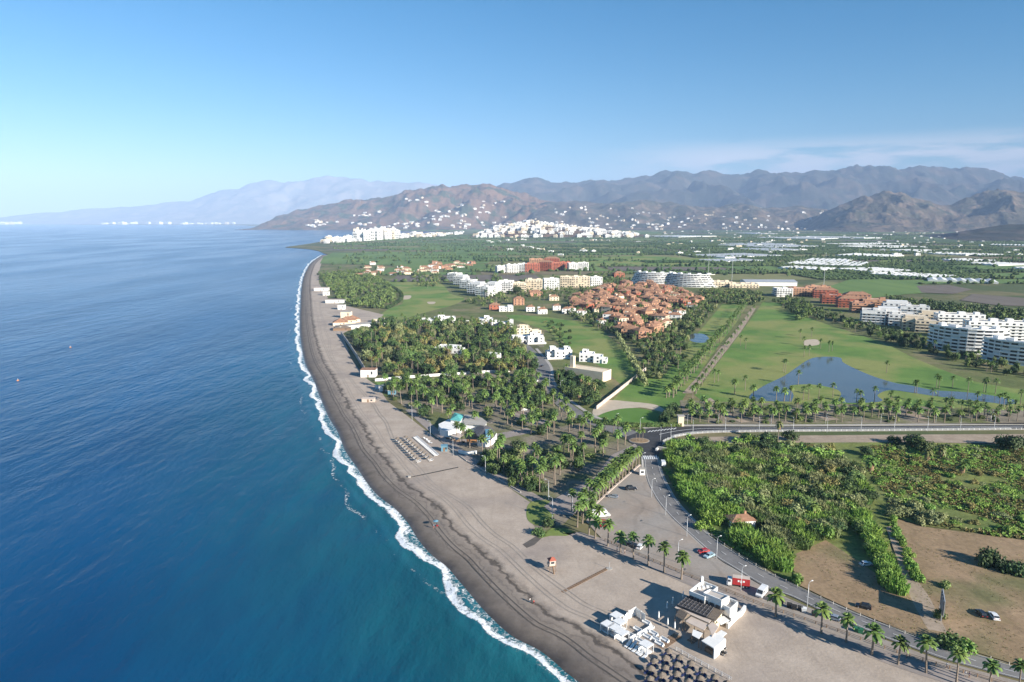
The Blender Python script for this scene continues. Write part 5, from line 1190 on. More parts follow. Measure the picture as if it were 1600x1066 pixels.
for kind, items in kinds.items():
    items.sort(key=lambda i: i[1]**2 + i[2]**2)
    for it in items[:300]: solid(kind, it)
    rest = []
    for _, x, y, h, r, m, *_r in items[300:]:
        if kind == 'fan_palm':
            rest.append((P_TRUNK[0], x, y, 0, 0, .9, h, 5)); rest.append((pr.choice(low_palm), x, y, h, pr.uniform(0, 6), 1.15, 1.15, 4))
            if m in (1, 2): rest.append((P_SKIRT[0], x, y, h, 0, 1, 1, 6))
        else: rest.append((pr.choice(low_crown), x, y, 0, pr.uniform(0, 6), r, h/1.35, MM.index(m)))
    mass('distant_' + kind + '_mass', kind, rest, [M[k] for k in MM])
for m in (low_crown + low_palm): pass
# grass tufts of the scrub and bare lot are added with the orchards below
# orchards and hedgerows of the plain
oq = np.random.default_rng(4)
def blob():
    vs = []; 
    for j, (z, r) in enumerate(((0.15, .8), (0.55, 1.0), (0.9, .55))):
        for k in range(6): a = k*math.pi/3 + j*.5; vs.append((math.cos(a)*r, math.sin(a)*r, z))
    vs.append((0, 0, 1.05)); fs = []
    for j in range(2):
        for k in range(6): fs.append((j*6+k, j*6+(k+1)%6, (j+1)*6+(k+1)%6, (j+1)*6+k))
    for k in range(6): fs.append((12+k, 12+(k+1)%6, 18))
    return np.array(vs, np.float32), fs
bco, bfs = blob()
pts = []
for k, q_ in FIELD_SPOTS:
    cy = sum(c[1] for c in q_)/4; A, B, C, D = (np.array(c) for c in q_)
    lw, ld = np.linalg.norm(B-A), np.linalg.norm(D-A)
    if k in (1, 2) and cy < 3600:
        sp = 11 if cy < 2300 else 16
        if sum(c[1] for c in q_)/4 < 3600:
            for i in range(int(lw/sp)):
                for j in range(int(ld/sp)):
                    u, w_ = (i+.5)*sp/lw, (j+.5)*sp/ld; p = A + (B-A)*u + (D-A)*w_ + oq.normal(0, .8, 2); pts.append((p[0], p[1], oq.uniform(.8, 1.15)*sp*.40, oq.uniform(3, 4.5)))
    if cy < 6000 and fr.random() < .65:                                      # hedgerow or windbreak on one side
        n = int(lw / 9)
        for i in range(n):
            if fr.random() < .75: p = A + (B-A)*(i/n) + oq.normal(0, 1.5, 2); pts.append((p[0], p[1], oq.uniform(2.5, 6), oq.uniform(3, 9)))
for i in range(700):                                                        # loose trees
    x, y = fr.uniform(520, 1600), 362 + 70*fr.random()**1.6; p = G(x, y); pts.append((p.x, p.y, fr.uniform(3, 8), fr.uniform(4, 10)))
V = []; F = []; off = 0
for (x, y, r, h) in pts:
    if not inside((x, y), coast_poly) or (y < 1350 and not free((x, y))): continue
    w = bco * np.array([r, r, h], np.float32) * (1 + oq.normal(0, .14, (19, 1)).astype(np.float32)) + np.array([x, y, 0.4], np.float32)
    V.append(w); F.extend([tuple(i+off for i in f) for f in bfs]); off += 19
me = bpy.data.meshes.new('orchard_mass'); me.from_pydata(np.concatenate(V).tolist(), [], F); 
M['orchardleaf'] = mat('orchard_leaf', (0.042,0.080,0.028), (0.090,0.125,0.042), 0.004, 0.8)
me.materials.append(M['orchardleaf']); link('orchard_mass', me, kind='stuff')
# grass tufts and low herbs on the wild ground
def tufts(name, poly, n, rr, hh, m, seed):
    q = random.Random(seed); W = [G(x, y).xy for x, y in poly]; V = []; F = []; off = 0
    x0, x1 = min(p.x for p in W), max(p.x for p in W); y0, y1 = min(p.y for p in W), max(p.y for p in W); k = 0
    while k < n:
        p = (q.uniform(x0, x1), q.uniform(y0, y1)); k += 1
        if not inside(p, W) or noise.noise((p[0]*.05, p[1]*.05, seed)) < -0.05: continue
        r, h = q.uniform(*rr), q.uniform(*hh)
        for j in range(5):
            a = q.uniform(0, 6.28); d = Vector((math.cos(a), math.sin(a))); s_ = Vector((-d.y, d.x))*r*.45; b = Vector(p) + d*r*q.uniform(0, .5); e = b + d*r*.5
            V += [(b.x-s_.x, b.y-s_.y, .05), (b.x+s_.x, b.y+s_.y, .05), (e.x+s_.x*.5, e.y+s_.y*.5, h), (e.x-s_.x*.5, e.y-s_.y*.5, h*.9)]; F.append((off, off+1, off+2, off+3)); off += 4
    me = bpy.data.meshes.new(name); me.from_pydata(V, [], F); me.materials.append(M[m]); link(name, me, kind='stuff')
SCR = [(1330,700),(1420,694),(1620,700),(1660,850),(1560,840),(1440,820),(1395,800),(1370,750)]
tufts('scrub_grass', SCR, 14000, (.3, .9), (.3, 1.1), 'leafyellow', 5); tufts('scrub_grass', SCR, 9000, (.3, 1.0), (.3, 1.2), 'leafbright', 6)
LOT = [(1240,870),(1290,848),(1345,880),(1405,930),(1395,830),(1440,824),(1600,848),(1640,1050),(1450,1000),(1337,957)]
tufts('lot_grass', LOT, 9000, (.15, .5), (.1, .4), 'leafyellow', 7); tufts('lot_grass', LOT, 5000, (.15, .45), (.1, .35), 'leafolive', 8)
tufts('verge_grass', [(1036,730),(1062,780),(1120,842),(1200,890),(1240,912),(1230,900),(1190,880),(1120,830),(1070,775),(1045,730)], 6000, (.2,.7), (.2,.7), 'leafbright', 9)
print('VEG', {k: len(v) for k, v in kinds.items()}, 'orchard', len(V))
# ------------------------------------------------------------------ beach restaurant, beach club, huts
M['awning'] = mat('beige_awning', (0.56,0.47,0.40), (0.50,0.42,0.36), 0.6, 0.9)
M['darkroof'] = mat('dark_roof_felt', (0.045,0.042,0.042), (0.07,0.066,0.064), 1.2, 0.85)
M['turq'] = mat('turquoise_roof', (0.13,0.46,0.42), (0.10,0.40,0.38), 0.5, 0.8)
M['blue'] = mat('blue_fabric', (0.025,0.04,0.13), (0.02,0.032,0.10), 1.5, 0.85)
M['skyblue'] = mat('light_blue_plastic', (0.15,0.30,0.39), (0.12,0.26,0.34), 1.0, 0.5)
M['orange'] = mat('orange_awning', (0.58,0.26,0.09), (0.50,0.21,0.07), 0.8, 0.85)
M['red'] = mat('red_paint', (0.42,0.035,0.035), (0.36,0.028,0.03), 1.0, 0.35, spec=0.5)
M['car_white'] = mat('white_car_paint', (0.78,0.78,0.77), (0.74,0.74,0.73), 1.0, 0.25, spec=0.5)
M['car_black'] = mat('black_car_paint', (0.015,0.015,0.018), (0.02,0.02,0.022), 1.0, 0.2, spec=0.5)
M['car_silver'] = mat('silver_car_paint', (0.42,0.46,0.50), (0.38,0.42,0.46), 1.0, 0.25, metal=0.4)
M['car_blue'] = mat('pale_blue_car_paint', (0.36,0.50,0.56), (0.32,0.46,0.52), 1.0, 0.3)
M['greenbin'] = mat('green_bin_plastic', (0.03,0.16,0.08), (0.025,0.13,0.065), 1.0, 0.5)
M['skin'] = mat('skin', (0.45,0.27,0.19), (0.42,0.25,0.17), 3, 0.6)
M['slate'] = mat('slate_shingle', (0.16,0.15,0.155), (0.11,0.105,0.11), 1.5, 0.9, bump=0.04, bscale=5)
def pzs(pts, z): return [G(x, y, z)[:2] for x, y in pts]
def centroid(pts): return (sum(p[0] for p in pts)/len(pts), sum(p[1] for p in pts)/len(pts))
def local(pts, c): return [(p[0]-c[0], p[1]-c[1]) for p in pts]
def shrink(pts, k):
    c = centroid(pts); return [(c[0]+(p[0]-c[0])*k, c[1]+(p[1]-c[1])*k) for p in pts]
def seg_box(mb, a, b, th, z0, z1, mi=0):
    a, b = Vector(a), Vector(b); t = (b-a).normalized(); n = Vector((-t.y, t.x))*th/2
    return mb.prism([(*(a+n),), (*(b+n),), (*(b-n),), (*(a-n),)], z0, z1, mi)
RC = tuple(G(1105, 960)[:2])
rt = root('beach_restaurant', (RC[0], RC[1], 0.12), 0, 'white beach restaurant with dark grid roof and beige awnings beside the thatched parasols', 'restaurant')
def rprism(name, pts, zt, z0, m, parent=None, off=None):
    P = local(pzs(pts, zt), RC); return MB().prism(P, z0, zt).build(name, M[m], parent or rt)
A_ = [(1097,908),(1121,917.5),(1101.4,933),(1077.4,923.5)]
B_ = [(1109.6,921.3),(1139,931.8),(1127.7,937.8),(1099,926.5)]
C_ = [(1152.5,940.8),(1140.5,934.8),(1128,944.0),(1141,951.0)]
for nm, pts, z, rec in (('upper_block', A_, 6.6, 1.1), ('tall_block', B_, 7.3, 0.5), ('end_block', C_, 5.6, 0.8)):
    P = local(pzs(pts, z), RC); w = MB().prism(P, 0, z-rec).build(nm, M['white'], rt)
    rb = MB()
    for i in range(4): seg_box(rb, P[i], P[(i+1) % 4], 0.3, z-rec, z)
    rb.build('parapet', M['white'], w); MB().prism(shrink(P, .94), z-rec, z-rec+.05).build('roof_deck', M['roofgrey'], w)
    a, b = Vector(P[2]), Vector(P[3])
    for k in range(3):
        p = a + (b-a)*(k+.5)/3; t = (b-a).normalized(); q_ = Vector((-t.y, t.x)); 
        wb = MB(); seg_box(wb, p-t*.7, p+t*.7, .7, 4.0 if z > 6 else 1.2, 5.2 if z > 6 else 2.6); wb.build('window', M['glass'], w)
q = random.Random(8)
tb = local(pzs(A_, 5.5), RC); c_ = centroid(tb)
for k in range(5): MB().box(c_[0]-3+k*1.3, c_[0]-2.2+k*1.3, c_[1]-.8+k*.2, c_[1]+.2+k*.2, 5.55, 6.2).build('terrace_table', M['paint'], rt)
MB().box(*[v for v in (local([pzs([(1097,910)], 6.6)[0]], RC)[0][0]-.35, local([pzs([(1097,910)], 6.6)[0]], RC)[0][0]+.35)], *[v for v in (local([pzs([(1097,910)], 6.6)[0]], RC)[0][1]-.35, local([pzs([(1097,910)], 6.6)[0]], RC)[0][1]+.35)], 5.5, 8.4).build('chimney', M['white'], rt)
D_ = [(1073.6,932.6),(1117,948.5),(1104,964.5),(1058,946)]
dr = rprism('dark_roof', D_, 4.3, 4.0, 'darkroof')
P = [Vector(p) for p in local(pzs(D_, 4.3), RC)]
for k in range(9):
    rb = MB(); seg_box(rb, P[0].lerp(P[1], k/8*.98+.01), P[3].lerp(P[2], k/8*.98+.01), .16, 4.3, 4.42); rb.build('roof_batten', M['slate'], dr)
for k in range(5):
    rb = MB(); seg_box(rb, P[0].lerp(P[3], k/4*.98+.01), P[1].lerp(P[2], k/4*.98+.01), .16, 4.425, 4.53); rb.build('roof_batten', M['slate'], dr)
rprism('brown_roof', [(1117.5,948.7),(1132,953.5),(1118.6,970),(1105,965)], 4.2, 3.95, 'thatch')
rprism('kitchen_wall', [(1076,934),(1130,953),(1117,969),(1061,947)], 3.9, 0.0, 'cream')
E_ = local(pzs([(1067.6,952),(1081,961),(1067.6,970),(1055,962.6)], 3.4), RC); ec = centroid(E_)
MB().add([(*p, 3.4) for p in E_] + [((E_[0][0]+E_[3][0])/2, (E_[0][1]+E_[3][1])/2, 4.5), ((E_[1][0]+E_[2][0])/2, (E_[1][1]+E_[2][1])/2, 4.5)], [(0,1,5,4),(3,4,5,2),(0,4,3),(1,2,5),(0,3,2,1)]).build('porch_roof', M['thatch'], rt)
rprism('long_awning', [(1059,945.5),(1112,968.5),(1108,974),(1054,950)], 3.75, 3.6, 'awning')
rprism('square_awning', [(1080,964),(1107,976),(1100,985.5),(1071,971.5)], 3.3, 3.18, 'awning')
rprism('curved_awning', [(1113,972),(1123,980),(1113,995),(1106,978)], 3.5, 3.35, 'awning')
rprism('white_canopy', [(1083,984),(1098,990),(1092,999),(1081,993)], 2.9, 2.78, 'white')
for pts, zt in (([(1117,968),(1131,963),(1140,970),(1126,977)], 3.0), ([(1118,991),(1127,985),(1136,990),(1128,997)], 2.8)): rprism('white_canopy', pts, zt, zt-.12, 'white')
J_ = [(1096,1001.6),(1115.7,1013.6),(1133.7,998.6),(1117,989)]
rprism('bar_roof', J_, 3.2, 2.95, 'white')
Pj = local(pzs(J_, 3.2), RC); wb = MB(); seg_box(wb, Pj[1], Pj[2], .3, 0, 2.95); seg_box(wb, Pj[2], Pj[3], .3, 0, 2.95); wb.build('bar_wall', M['white'], rt)
MB().prism(shrink(Pj, .7), 0, 1.1).build('bar_counter', M['wood'], rt)
low = local([tuple(G(x, y)[:2]) for x, y in [(1163.7,953.5),(1158,962),(1150,968),(1143,975),(1136,983)]], RC)
for a, b in zip(low, low[1:]): wb = MB(); seg_box(wb, a, b, .7, 0, 1.5); wb.build('garden_wall', M['white'], rt)
for (x, y, z) in [(1058,946,3.6),(1071,971,3.2),(1085,979,3.2),(1100,985,3.2),(1055,963,3.3),(1067,970,3.3),(1096,1001,2.95),(1112,995,3.3),(1081,993,2.7),(1092,999,2.7)]:
    p = local([tuple(G(x, y, z)[:2])], RC)[0]; MB().box(p[0]-.09, p[0]+.09, p[1]-.09, p[1]+.09, 0, z).build('post', M['wood'], rt)
# furniture -------------------------------------------------------------
def tube_obj(name, pts, rads, m, parent, n=8): return MB().tube(pts, rads, n).build(name, M[m], parent, True)
mesh_closed = [MB().tube([(0,0,0),(0,0,3.0)], [.05,.04], 6).mesh('pole', M['metal']), MB().tube([(0,0,.8),(0,0,1.0),(0,0,2.2),(0,0,2.95)], [.20,.26,.20,.06], 8).mesh('folded_canopy', M['white'], True), MB().box(-.35,.35,-.35,.35,0,.12).mesh('base', M['concrete'])]
def closed_parasol(x, y, label):
    t = root('closed_parasol', G(x, y) + Vector((0,0,.11)), 0, label, 'parasol', 'folded white parasols of the restaurant terrace')
    for nm, me_ in zip(('pole', 'folded_canopy', 'base'), mesh_closed): link(nm, me_, t)
for (x, y) in [(1029,970),(1043,980.6),(1054,986.6),(1042,955),(1050.8,947.6),(1067,937.8)]: closed_parasol(x, y, 'folded white parasol on the restaurant terrace')
m_th = MB(); 
for j, (r0, z0, r1, z1) in enumerate(((1.55,2.05,1.1,2.38),(1.2,2.32,.62,2.7),(.7,2.64,.03,3.0))):
    n = 14; vs = [(r0*(1+.05*((k*7)%3-1))*math.cos(2*math.pi*k/n), r0*(1+.05*((k*7)%3-1))*math.sin(2*math.pi*k/n), z0-.05*((k*5)%3)) for k in range(n)] + [(r1*math.cos(2*math.pi*k/n), r1*math.sin(2*math.pi*k/n), z1) for k in range(n)]
    m_th.add(vs, [(k, (k+1)%n, n+(k+1)%n, n+k) for k in range(n)])
me_canopy = m_th.mesh('canopy', M['thatch2'] if 'thatch2' in M else mat('straw_thatch', (0.22,0.18,0.145), (0.15,0.125,0.10), 4, 0.95, bump=.05, bscale=9))
me_pole = MB().tube([(0,0,0),(0,0,2.8)], [.07,.06], 6).mesh('pole', M['wood'])
def lounger_mesh(m):
    return [MB().box(-.32,.32,-.95,.35,.28,.38).mesh('seat', M[m]), MB().add([(-.32,.35,.28),(.32,.35,.28),(.32,.95,.72),(-.32,.95,.72),(-.32,.35,.38),(.32,.35,.38),(.32,.91,.81),(-.32,.91,.81)], [(0,3,2,1),(4,5,6,7),(0,1,5,4),(1,2,6,5),(2,3,7,6),(3,0,4,7)]).mesh('backrest', M[m]), MB().box(-.03,.03,-.03,.03,0,.28).mesh('leg', M['metal'])]
LG = {'blue': lounger_mesh('blue'), 'white': lounger_mesh('paint')}
def lounger(p, rz, kind, label, group, s=1.0):
    t = root('sun_lounger', Vector((p[0], p[1], .11)), rz, label, 'sun lounger', group, (s, s, s)); a, b, c = LG[kind]
    link('seat', a, t); link('backrest', b, t)
    for sx in (-.27, .27):
        for sy in (-.85, .3): link('leg', c, t, (sx, sy, 0))
def parasol(p, label, group, s=1.0):
    t = root('thatched_parasol', Vector((p[0], p[1], .1)), q.uniform(0, 6), label, 'parasol', group, (s, s, s)); link('pole', me_pole, t); link('canopy', me_canopy, t)
bu = (G(1143,1065).xy - G(1056,1017).xy).normalized(); bv = Vector((-bu.y, bu.x)); 
if bv.y > 0: bv = -bv                                                       # towards the sea
brz = math.atan2(bu.y, bu.x)
o0 = G(1050, 1021).xy
for r_ in range(6):
    for k in range(9):
        p = o0 + bu*(k*3.5 + (r_ % 2)*1.3) + bv*(1.6 + r_*3.2)
        if r_ >= 4 and k < 1: continue
        parasol(p, 'straw parasol in the block of blue loungers below the restaurant', 'straw parasols below the restaurant', q.uniform(.68, .78))
        for sx in (-1.0, 1.0): lounger(p + bu*sx*.75 + bv*.9, brz + q.uniform(-.1, .1), 'blue', 'blue sun lounger under a straw parasol below the restaurant', 'blue loungers below the restaurant')
t = root('beach_fence', (*G(1056,1017).xy, .1), brz, 'white rail fence bordering the straw parasols', 'fence')
L = (G(1143,1065).xy - G(1056,1017).xy).length
for k in range(int(L/2)+1): MB().box(k*2-.06, k*2+.06, -.06, .06, 0, 1.1).build('post', M['paint'], t)
for z in (.5, 1.0): part_box('rail', t, 'paint', 0, L, -.04, .04, z-.05, z+.05)
# wooden boardwalk
for a, b, w, nm, lab in (((1031,1013),(1060,993),2.6,'boardwalk','wooden boardwalk from terrace to straw parasols'),((1078,1004),(1090,996),2.2,'boardwalk','short wooden boardwalk leading to the white bar roof'),((871,930),(951,888),1.2,'boardwalk','narrow dark wooden walkway crossing the beach to the shower')):
    A, B = G(*a).xy, G(*b).xy; d = (B-A); n = int(d.length/1.0); rz = math.atan2(d.y, d.x); t = root(nm, (*A, .11), rz, lab, 'boardwalk')
    me_ = MB().box(0, .92, -w/2, w/2, 0, .09).mesh('plank', M['wood'])
    for k in range(n): link('plank', me_, t, (k*d.length/n, 0, 0))
# lounge: cabanas, screens, sofas
def cabana(x, y, label, roof=True, s=1.0, h=2.4):
    t = root('cabana', G(x, y) + Vector((0,0,.11)), brz, label, 'cabana', None, (s, s, 1))
    for a in (-1.4, 1.4):
        for b in (-1.4, 1.4): part_box('post', t, 'paint', a-.07, a+.07, b-.07, b+.07, 0, h)
    fr_ = MB().box(-1.5,1.5,-1.5,-1.35,h,h+.15).box(-1.5,1.5,1.35,1.5,h,h+.15).box(-1.5,-1.35,-1.35,1.35,h,h+.15).box(1.35,1.5,-1.35,1.35,h,h+.15); fr_.build('frame', M['paint'], t)
    if roof: part_box('canopy', t, 'paint', -1.45, 1.45, -1.45, 1.45, h+.16, h+.24); part_box('curtain', t, 'paint', -1.42, -1.36, -1.3, 1.3, .1, h)
    part_box('bed', t, 'paint', -1.2, 1.2, -1.0, 1.2, .1, .5)
cabana(949,988,'white four-poster cabana at the sea corner of the lounge', True); cabana(960,993,'white canopied cabana second from the sea corner of the lounge'); cabana(971,1001,'white canopied cabana between cabana and lounger row'); cabana(963,974,'open white cabana frame without canopy behind the lounge'); cabana(968,984,'white cabana with canopy against the curtain screen'); cabana(1009,1020,'white cabana at the end of the white lounger row')
t = root('curtain_screen', G(985, 968) + Vector((0,0,.11)), 0, 'tall white curtain screen round the lounge corner', 'screen')
org = G(985, 968).xy
for a, b in (((974,978),(980,970)),((982,968),(992,962)),((993,962),(1001,968)),((1002,969),(1008,973))):
    A, B = G(*a).xy-org, G(*b).xy-org; mb = MB(); n = 6
    for k in range(n):
        p0, p1 = A.lerp(B, k/n), A.lerp(B, (k+1)/n); nn = Vector((-(B-A).normalized().y, (B-A).normalized().x))*(.12 if k % 2 else -.12); seg_box(mb, p0+nn, p1-nn, .06, 0, 2.6)
    mb.build('curtain', M['white'], t); MB().box(A.x-.08, A.x+.08, A.y-.08, A.y+.08, 0, 2.9).build('post', M['paint'], t)
me_sofa = [MB().box(-1.2,1.2,-.45,.45,0,.4).mesh('seat', M['paint']), MB().box(-1.2,1.2,.3,.5,.4,.85).mesh('backrest', M['paint']), MB().box(-1.35,-1.2,-.45,.5,0,.62).mesh('arm', M['paint'])]
for (x, y, r_) in [(1010,975,0),(1016,984,1.57),(1008,989,1.57),(1001,993,1.57),(1021,992,0),(1011,997,0),(1038,1002,0),(1030,1008,0),(1024,1001,0),(990,999,1.57),(984,994,0),(996,986,0),(1000,1004,0)]:
    t = root('lounge_sofa', G(x, y) + Vector((0,0,.11)), brz + r_, 'white sofa on the lounge deck between cabanas and boardwalk', 'sofa', 'white sofas on the lounge deck')
    link('seat', me_sofa[0], t); link('backrest', me_sofa[1], t); link('arm', me_sofa[2], t); link('arm', me_sofa[2], t, (2.55, 0, 0))
for k, (x, y) in enumerate([(980.5,1010.6),(986.5,1014),(992,1018),(998,1021),(1002,1024),(1007.5,1028),(984,1006),(990,1010)]):
    lounger(G(x, y).xy, brz + .1, 'white', 'white sun lounger in the row seaward of the lounge deck', 'white loungers below the lounge deck', 1.3)
# lounger field further up the beach
for row, (a, b, n) in enumerate((((621,690),(652,722),10), ((634,687.5),(671,720),10))):
    A, B = G(*a).xy, G(*b).xy; rz = math.atan2((B-A).y, (B-A).x)
    for k in range(n):
        p = A.lerp(B, k/(n-1)); parasol(p, 'straw parasol in the two rows of white loungers on the open beach', 'straw parasols over white loungers', .8)
        for s_ in (-.9, .9): lounger(p + (B-A).normalized()*s_ + Vector((.6, -.2)), rz, 'white', 'white sun lounger in the rows on the open beach', 'white loungers on the open beach', 1.15)
A, B = G(649,684.5).xy, G(682,713).xy
for k in range(22):
    p = A.lerp(B, k/21); lounger(p, math.atan2((B-A).y, (B-A).x), 'white', 'white sun lounger packed in the solid line on the open beach', 'packed white loungers on the open beach', 1.3)
for (x, y) in [(665,687),(669,690),(672,693)]: lounger(G(x, y).xy, 1.0, 'white', 'white sun lounger left apart beside the packed line', 'white loungers left apart', 1.3)
# beach club
BC = tuple(G(728, 672)[:2])
bt = root('beach_club', (*BC, .1), 0, 'round white beach club with turquoise roof and dark conical roof in the palms', 'beach club')
def bprism(name, pts, zt, z0, m): return MB().prism(local(pzs(pts, zt), BC), z0, zt).build(name, M[m], bt)
bprism('hall', [(685,663),(702,655),(724,650),(726,661),(718,670),(700,674),(688,671)], 3.6, 0, 'white')
tq = local(pzs([(710,645),(725,648.5),(720,658.5),(703,656.5)], 5.2), BC); tc = centroid(tq)
MB().prism(shrink(tq, .9), 3.6, 5.2).build('upper_hall', M['white'], bt)
MB().add([(*p, 5.2) for p in tq] + [(tc[0], tc[1], 6.3)], [(0,1,4),(1,2,4),(2,3,4),(3,0,4),(3,2,1,0)] if True else []).build('turquoise_roof', M['turq'], bt)
cr = [(725,649),(740,650),(752,654),(760,660),(757,665),(744,663),(726,662)]
bprism('curved_hall', cr, 4.4, 0, 'white'); bprism('curved_roof', [(725,648.2),(740,649.2),(753,653.3),(761,659.5),(758,665.5),(744,663.6),(725,662.6)], 4.6, 4.4, 'concrete')
dk = [(741,672),(745,667),(752,664),(760,665),(768,669),(774,675),(771,681),(763,685),(753,686),(745,681)]
dp = local(pzs(dk, 3.3), BC); dc = centroid(dp)
MB().add([(*p, 3.3) for p in dp] + [(dc[0], dc[1], 5.0)], [(i, (i+1) % len(dp), len(dp)) for i in range(len(dp))]).build('conical_roof', M['slate'], bt)
drum = [tuple(Vector(p)) for p in local(pzs([(746,688),(753,689.5),(760,689.5),(767,687.5),(773,683),(776,677)], 3.2), BC)]
dm = MB()
for a, b in zip(drum, drum[1:]): seg_box(dm, a, b, .3, 0, 3.2)
dm.build('drum_wall', M['white'], bt)
bprism('orange_awning', [(729,687),(745,687.5),(745,692),(729,691.5)], 2.8, 2.68, 'orange')
bprism('terrace_awning', [(703,681),(716,676),(724,680),(714,688)], 2.6, 2.5, 'awning')
bprism('low_wall', [(716,703),(730,706),(745,704),(745,705.5),(730,707.5),(716,704.5)], 1.3, 0, 'white')
bprism('blue_slide', [(758,671),(765,671),(766,679),(759,680)], 4.8, 0.5, 'skyblue')
for k in range(6): 
    p = local(pzs([(688+k*5, 673-k*.4)], 1.6), BC)[0]; MB().box(p[0]-.6, p[0]+.6, p[1]-.3, p[1]+.3, .8, 2.4).build('window', M['glass'], bt)
for k in range(5):
    p = local([tuple(G(700+k*8, 686+k*2)[:2])], BC)[0]; MB().box(p[0]-.9, p[0]+.9, p[1]-.6, p[1]+.6, 0, .8).build('table', M['wood'], bt)
def hut(name, x, y, w, d, h, m, label, roof='flat', rz=0.0, cat='hut', roofm='concrete'):
    t = root(name, G(x, y) + Vector((0,0,.1)), rz, label, cat)
    MB().box(-w/2, w/2, 0, d, 0, h).build('wall', M[m], t)
    if roof == 'hip': 
        MB().add([(-w/2-.3,-.3,h),(w/2+.3,-.3,h),(w/2+.3,d+.3,h),(-w/2-.3,d+.3,h),(0,d/2,h+min(w,d)*.35)], [(0,1,4),(1,2,4),(2,3,4),(3,0,4),(3,2,1,0)]).build('roof', M[roofm], t)
    else: part_box('roof', t, roofm, -w/2-.2, w/2+.2, -.2, d+.2, h, h+.22)
    part_box('door', t, 'wood', -.5, .5, -.06, .08, 0, min(2.1, h*.85)); part_box('window', t, 'glass', w*.2, w*.2+min(1.2, w*.25), -.06, .08, h*.4, h*.8)
    return t
hut('beach_kiosk', 600, 612, 7, 4, 3.2, 'white', 'white kiosk at the top of the beach below the white wall')
hut('beach_kiosk', 612, 617, 5, 3, 2.8, 'skyblue', 'light blue kiosk beside the white kiosk')
hut('beach_hut', 575, 629, 8, 4, 2.2, 'awning', 'low straw-coloured hut alone on the open sand', roofm='awning')
hut('beach_kiosk', 694, 706, 3, 2.4, 2.8, 'skyblue', 'small blue kiosk on the promenade before the beach club', roofm='skyblue')
hut('wall_lodge', 575, 590, 11, 8, 5.5, 'white', 'white lodge with flat tile roof at the end of the beach wall', roofm='terra')
hut('beach_bar', 532, 509, 16, 12, 3.4, 'cream', 'beach bar pavilion with orange tiled roof nearest the water', 'hip', R(14), 'beach bar', 'terra'); hut('beach_bar', 543, 506, 18, 12, 3.8, 'cream', 'middle beach bar pavilion with orange tiled roof', 'hip', R(8), 'beach bar', 'terra'); hut('beach_bar', 552, 504, 16, 12, 3.4, 'cream', 'orange-roofed beach bar pavilion joined to the white hall', 'hip', R(20), 'beach bar', 'terra')
hut('beach_bar_hall', 568, 513, 54, 12, 4, 'white', 'long white hall joined to the orange-roofed beach bar', 'flat', R(38), 'beach bar', 'concrete')
hut('service_block', 540, 497, 12, 9, 7, 'cream', 'tan service block standing behind the orange-roofed beach bar')
hut('thatched_bar', 534, 517, 18, 9, 2.6, 'wood', 'dark thatched bar beside the beach wall end', 'hip', R(6), 'beach bar', 'thatch')
hut('beach_kiosk', 501, 455, 22, 14, 5, 'white', 'white beach cafe with awnings on the far sand', roofm='awning')
hut('beach_kiosk', 523, 474, 26, 14, 5, 'white', 'white beach cafe with dark roof before the seaside wood', roofm='thatch')
hut('beach_kiosk', 509, 462, 9, 7, 6, 'white', 'small white cube kiosk between two far beach cafes')
hut('beach_kiosk', 533, 484, 9, 7, 6, 'white', 'small white cube kiosk beside the tan service block')
hut('gate_lodge', 591, 504, 12, 8, 4, 'cream', 'cream lodge with pale roof where fairway meets the beach road')
# walls and fences
def wall_line(name, pts, h, th, m, label, cat='wall'):
    P = [G(x, y).xy for x, y in pts]; o = P[0]; t = root(name, (*o, .05), 0, label, cat)
    for a, b in zip(P, P[1:]):
        n = max(1, int((b-a).length/12))
        for k in range(n):
            mb = MB(); seg_box(mb, a.lerp(b, k/n)-o, a.lerp(b, (k+.97)/n)-o, th, 0, h + .12*(k % 2)); mb.build('panel', M[m], t)
wall_line('garden_wall', [(586,596),(640,591),(700,587),(760,583),(800,581)], 1.9, .4, 'white', 'long white garden wall on the south side of the dense wood')
wall_line('garden_wall', [(586,608),(605,607),(627,604)], 2.6, .5, 'white', 'short white wall beside the beach kiosks')
wall_line('beach_wall', [(533,523),(545,540),(558,560),(572,584)], 3.4, .5, 'concrete', 'tall concrete wall between sand and dense wood')
wall_line('golf_wall', [(932,640),(960,618),(985,598),(1010,578)], 2.4, .4, 'awning', 'sandy boundary wall climbing beside the shaded fairway')
wall_line('low_wall', [(700,700),(730,722),(770,744),(815,771)], .5, .4, 'concrete', 'low concrete kerb wall between promenade and sand')
wall_line('car_park_edge', [(931,788),(965,757),(1000,727)], .35, .8, 'awning', 'sandy kerb between avenue palms and gravel car park')
def post_fence(pts, label, step=3.0, h=1.0, m='wood', rails=2):
    P = resample([G(x, y).xy for x, y in smooth(pts, 6)], lambda p: step); o = P[0]; t = root('post_fence', (*o, .12), 0, label, 'fence')
    me_ = MB().box(-.09,.09,-.09,.09,0,h).mesh('post', M[m])
    for p in P: link('post', me_, t, (p.x-o.x, p.y-o.y, 0))
    for a, b in zip(P[::4], P[4::4]):
        for z in [(.45+.45*r)*h for r in range(rails)]: mb = MB(); seg_box(mb, a-o, b-o, .08, z, z+.1); mb.build('rail', M[m], t)
post_fence([(945,846),(1000,869),(1065,897),(1130,923),(1200,951),(1290,981),(1400,1021),(1500,1051),(1650,1095)], 'wooden post-and-rail fence between promenade and car park')
post_fence([(1112,838),(1150,866),(1200,896),(1240,916),(1290,940),(1340,962),(1400,986),(1450,1004),(1530,1026),(1600,1048)], 'wire fence with pale posts along the inland road verge', 4.0, 1.0, 'concrete', 1)
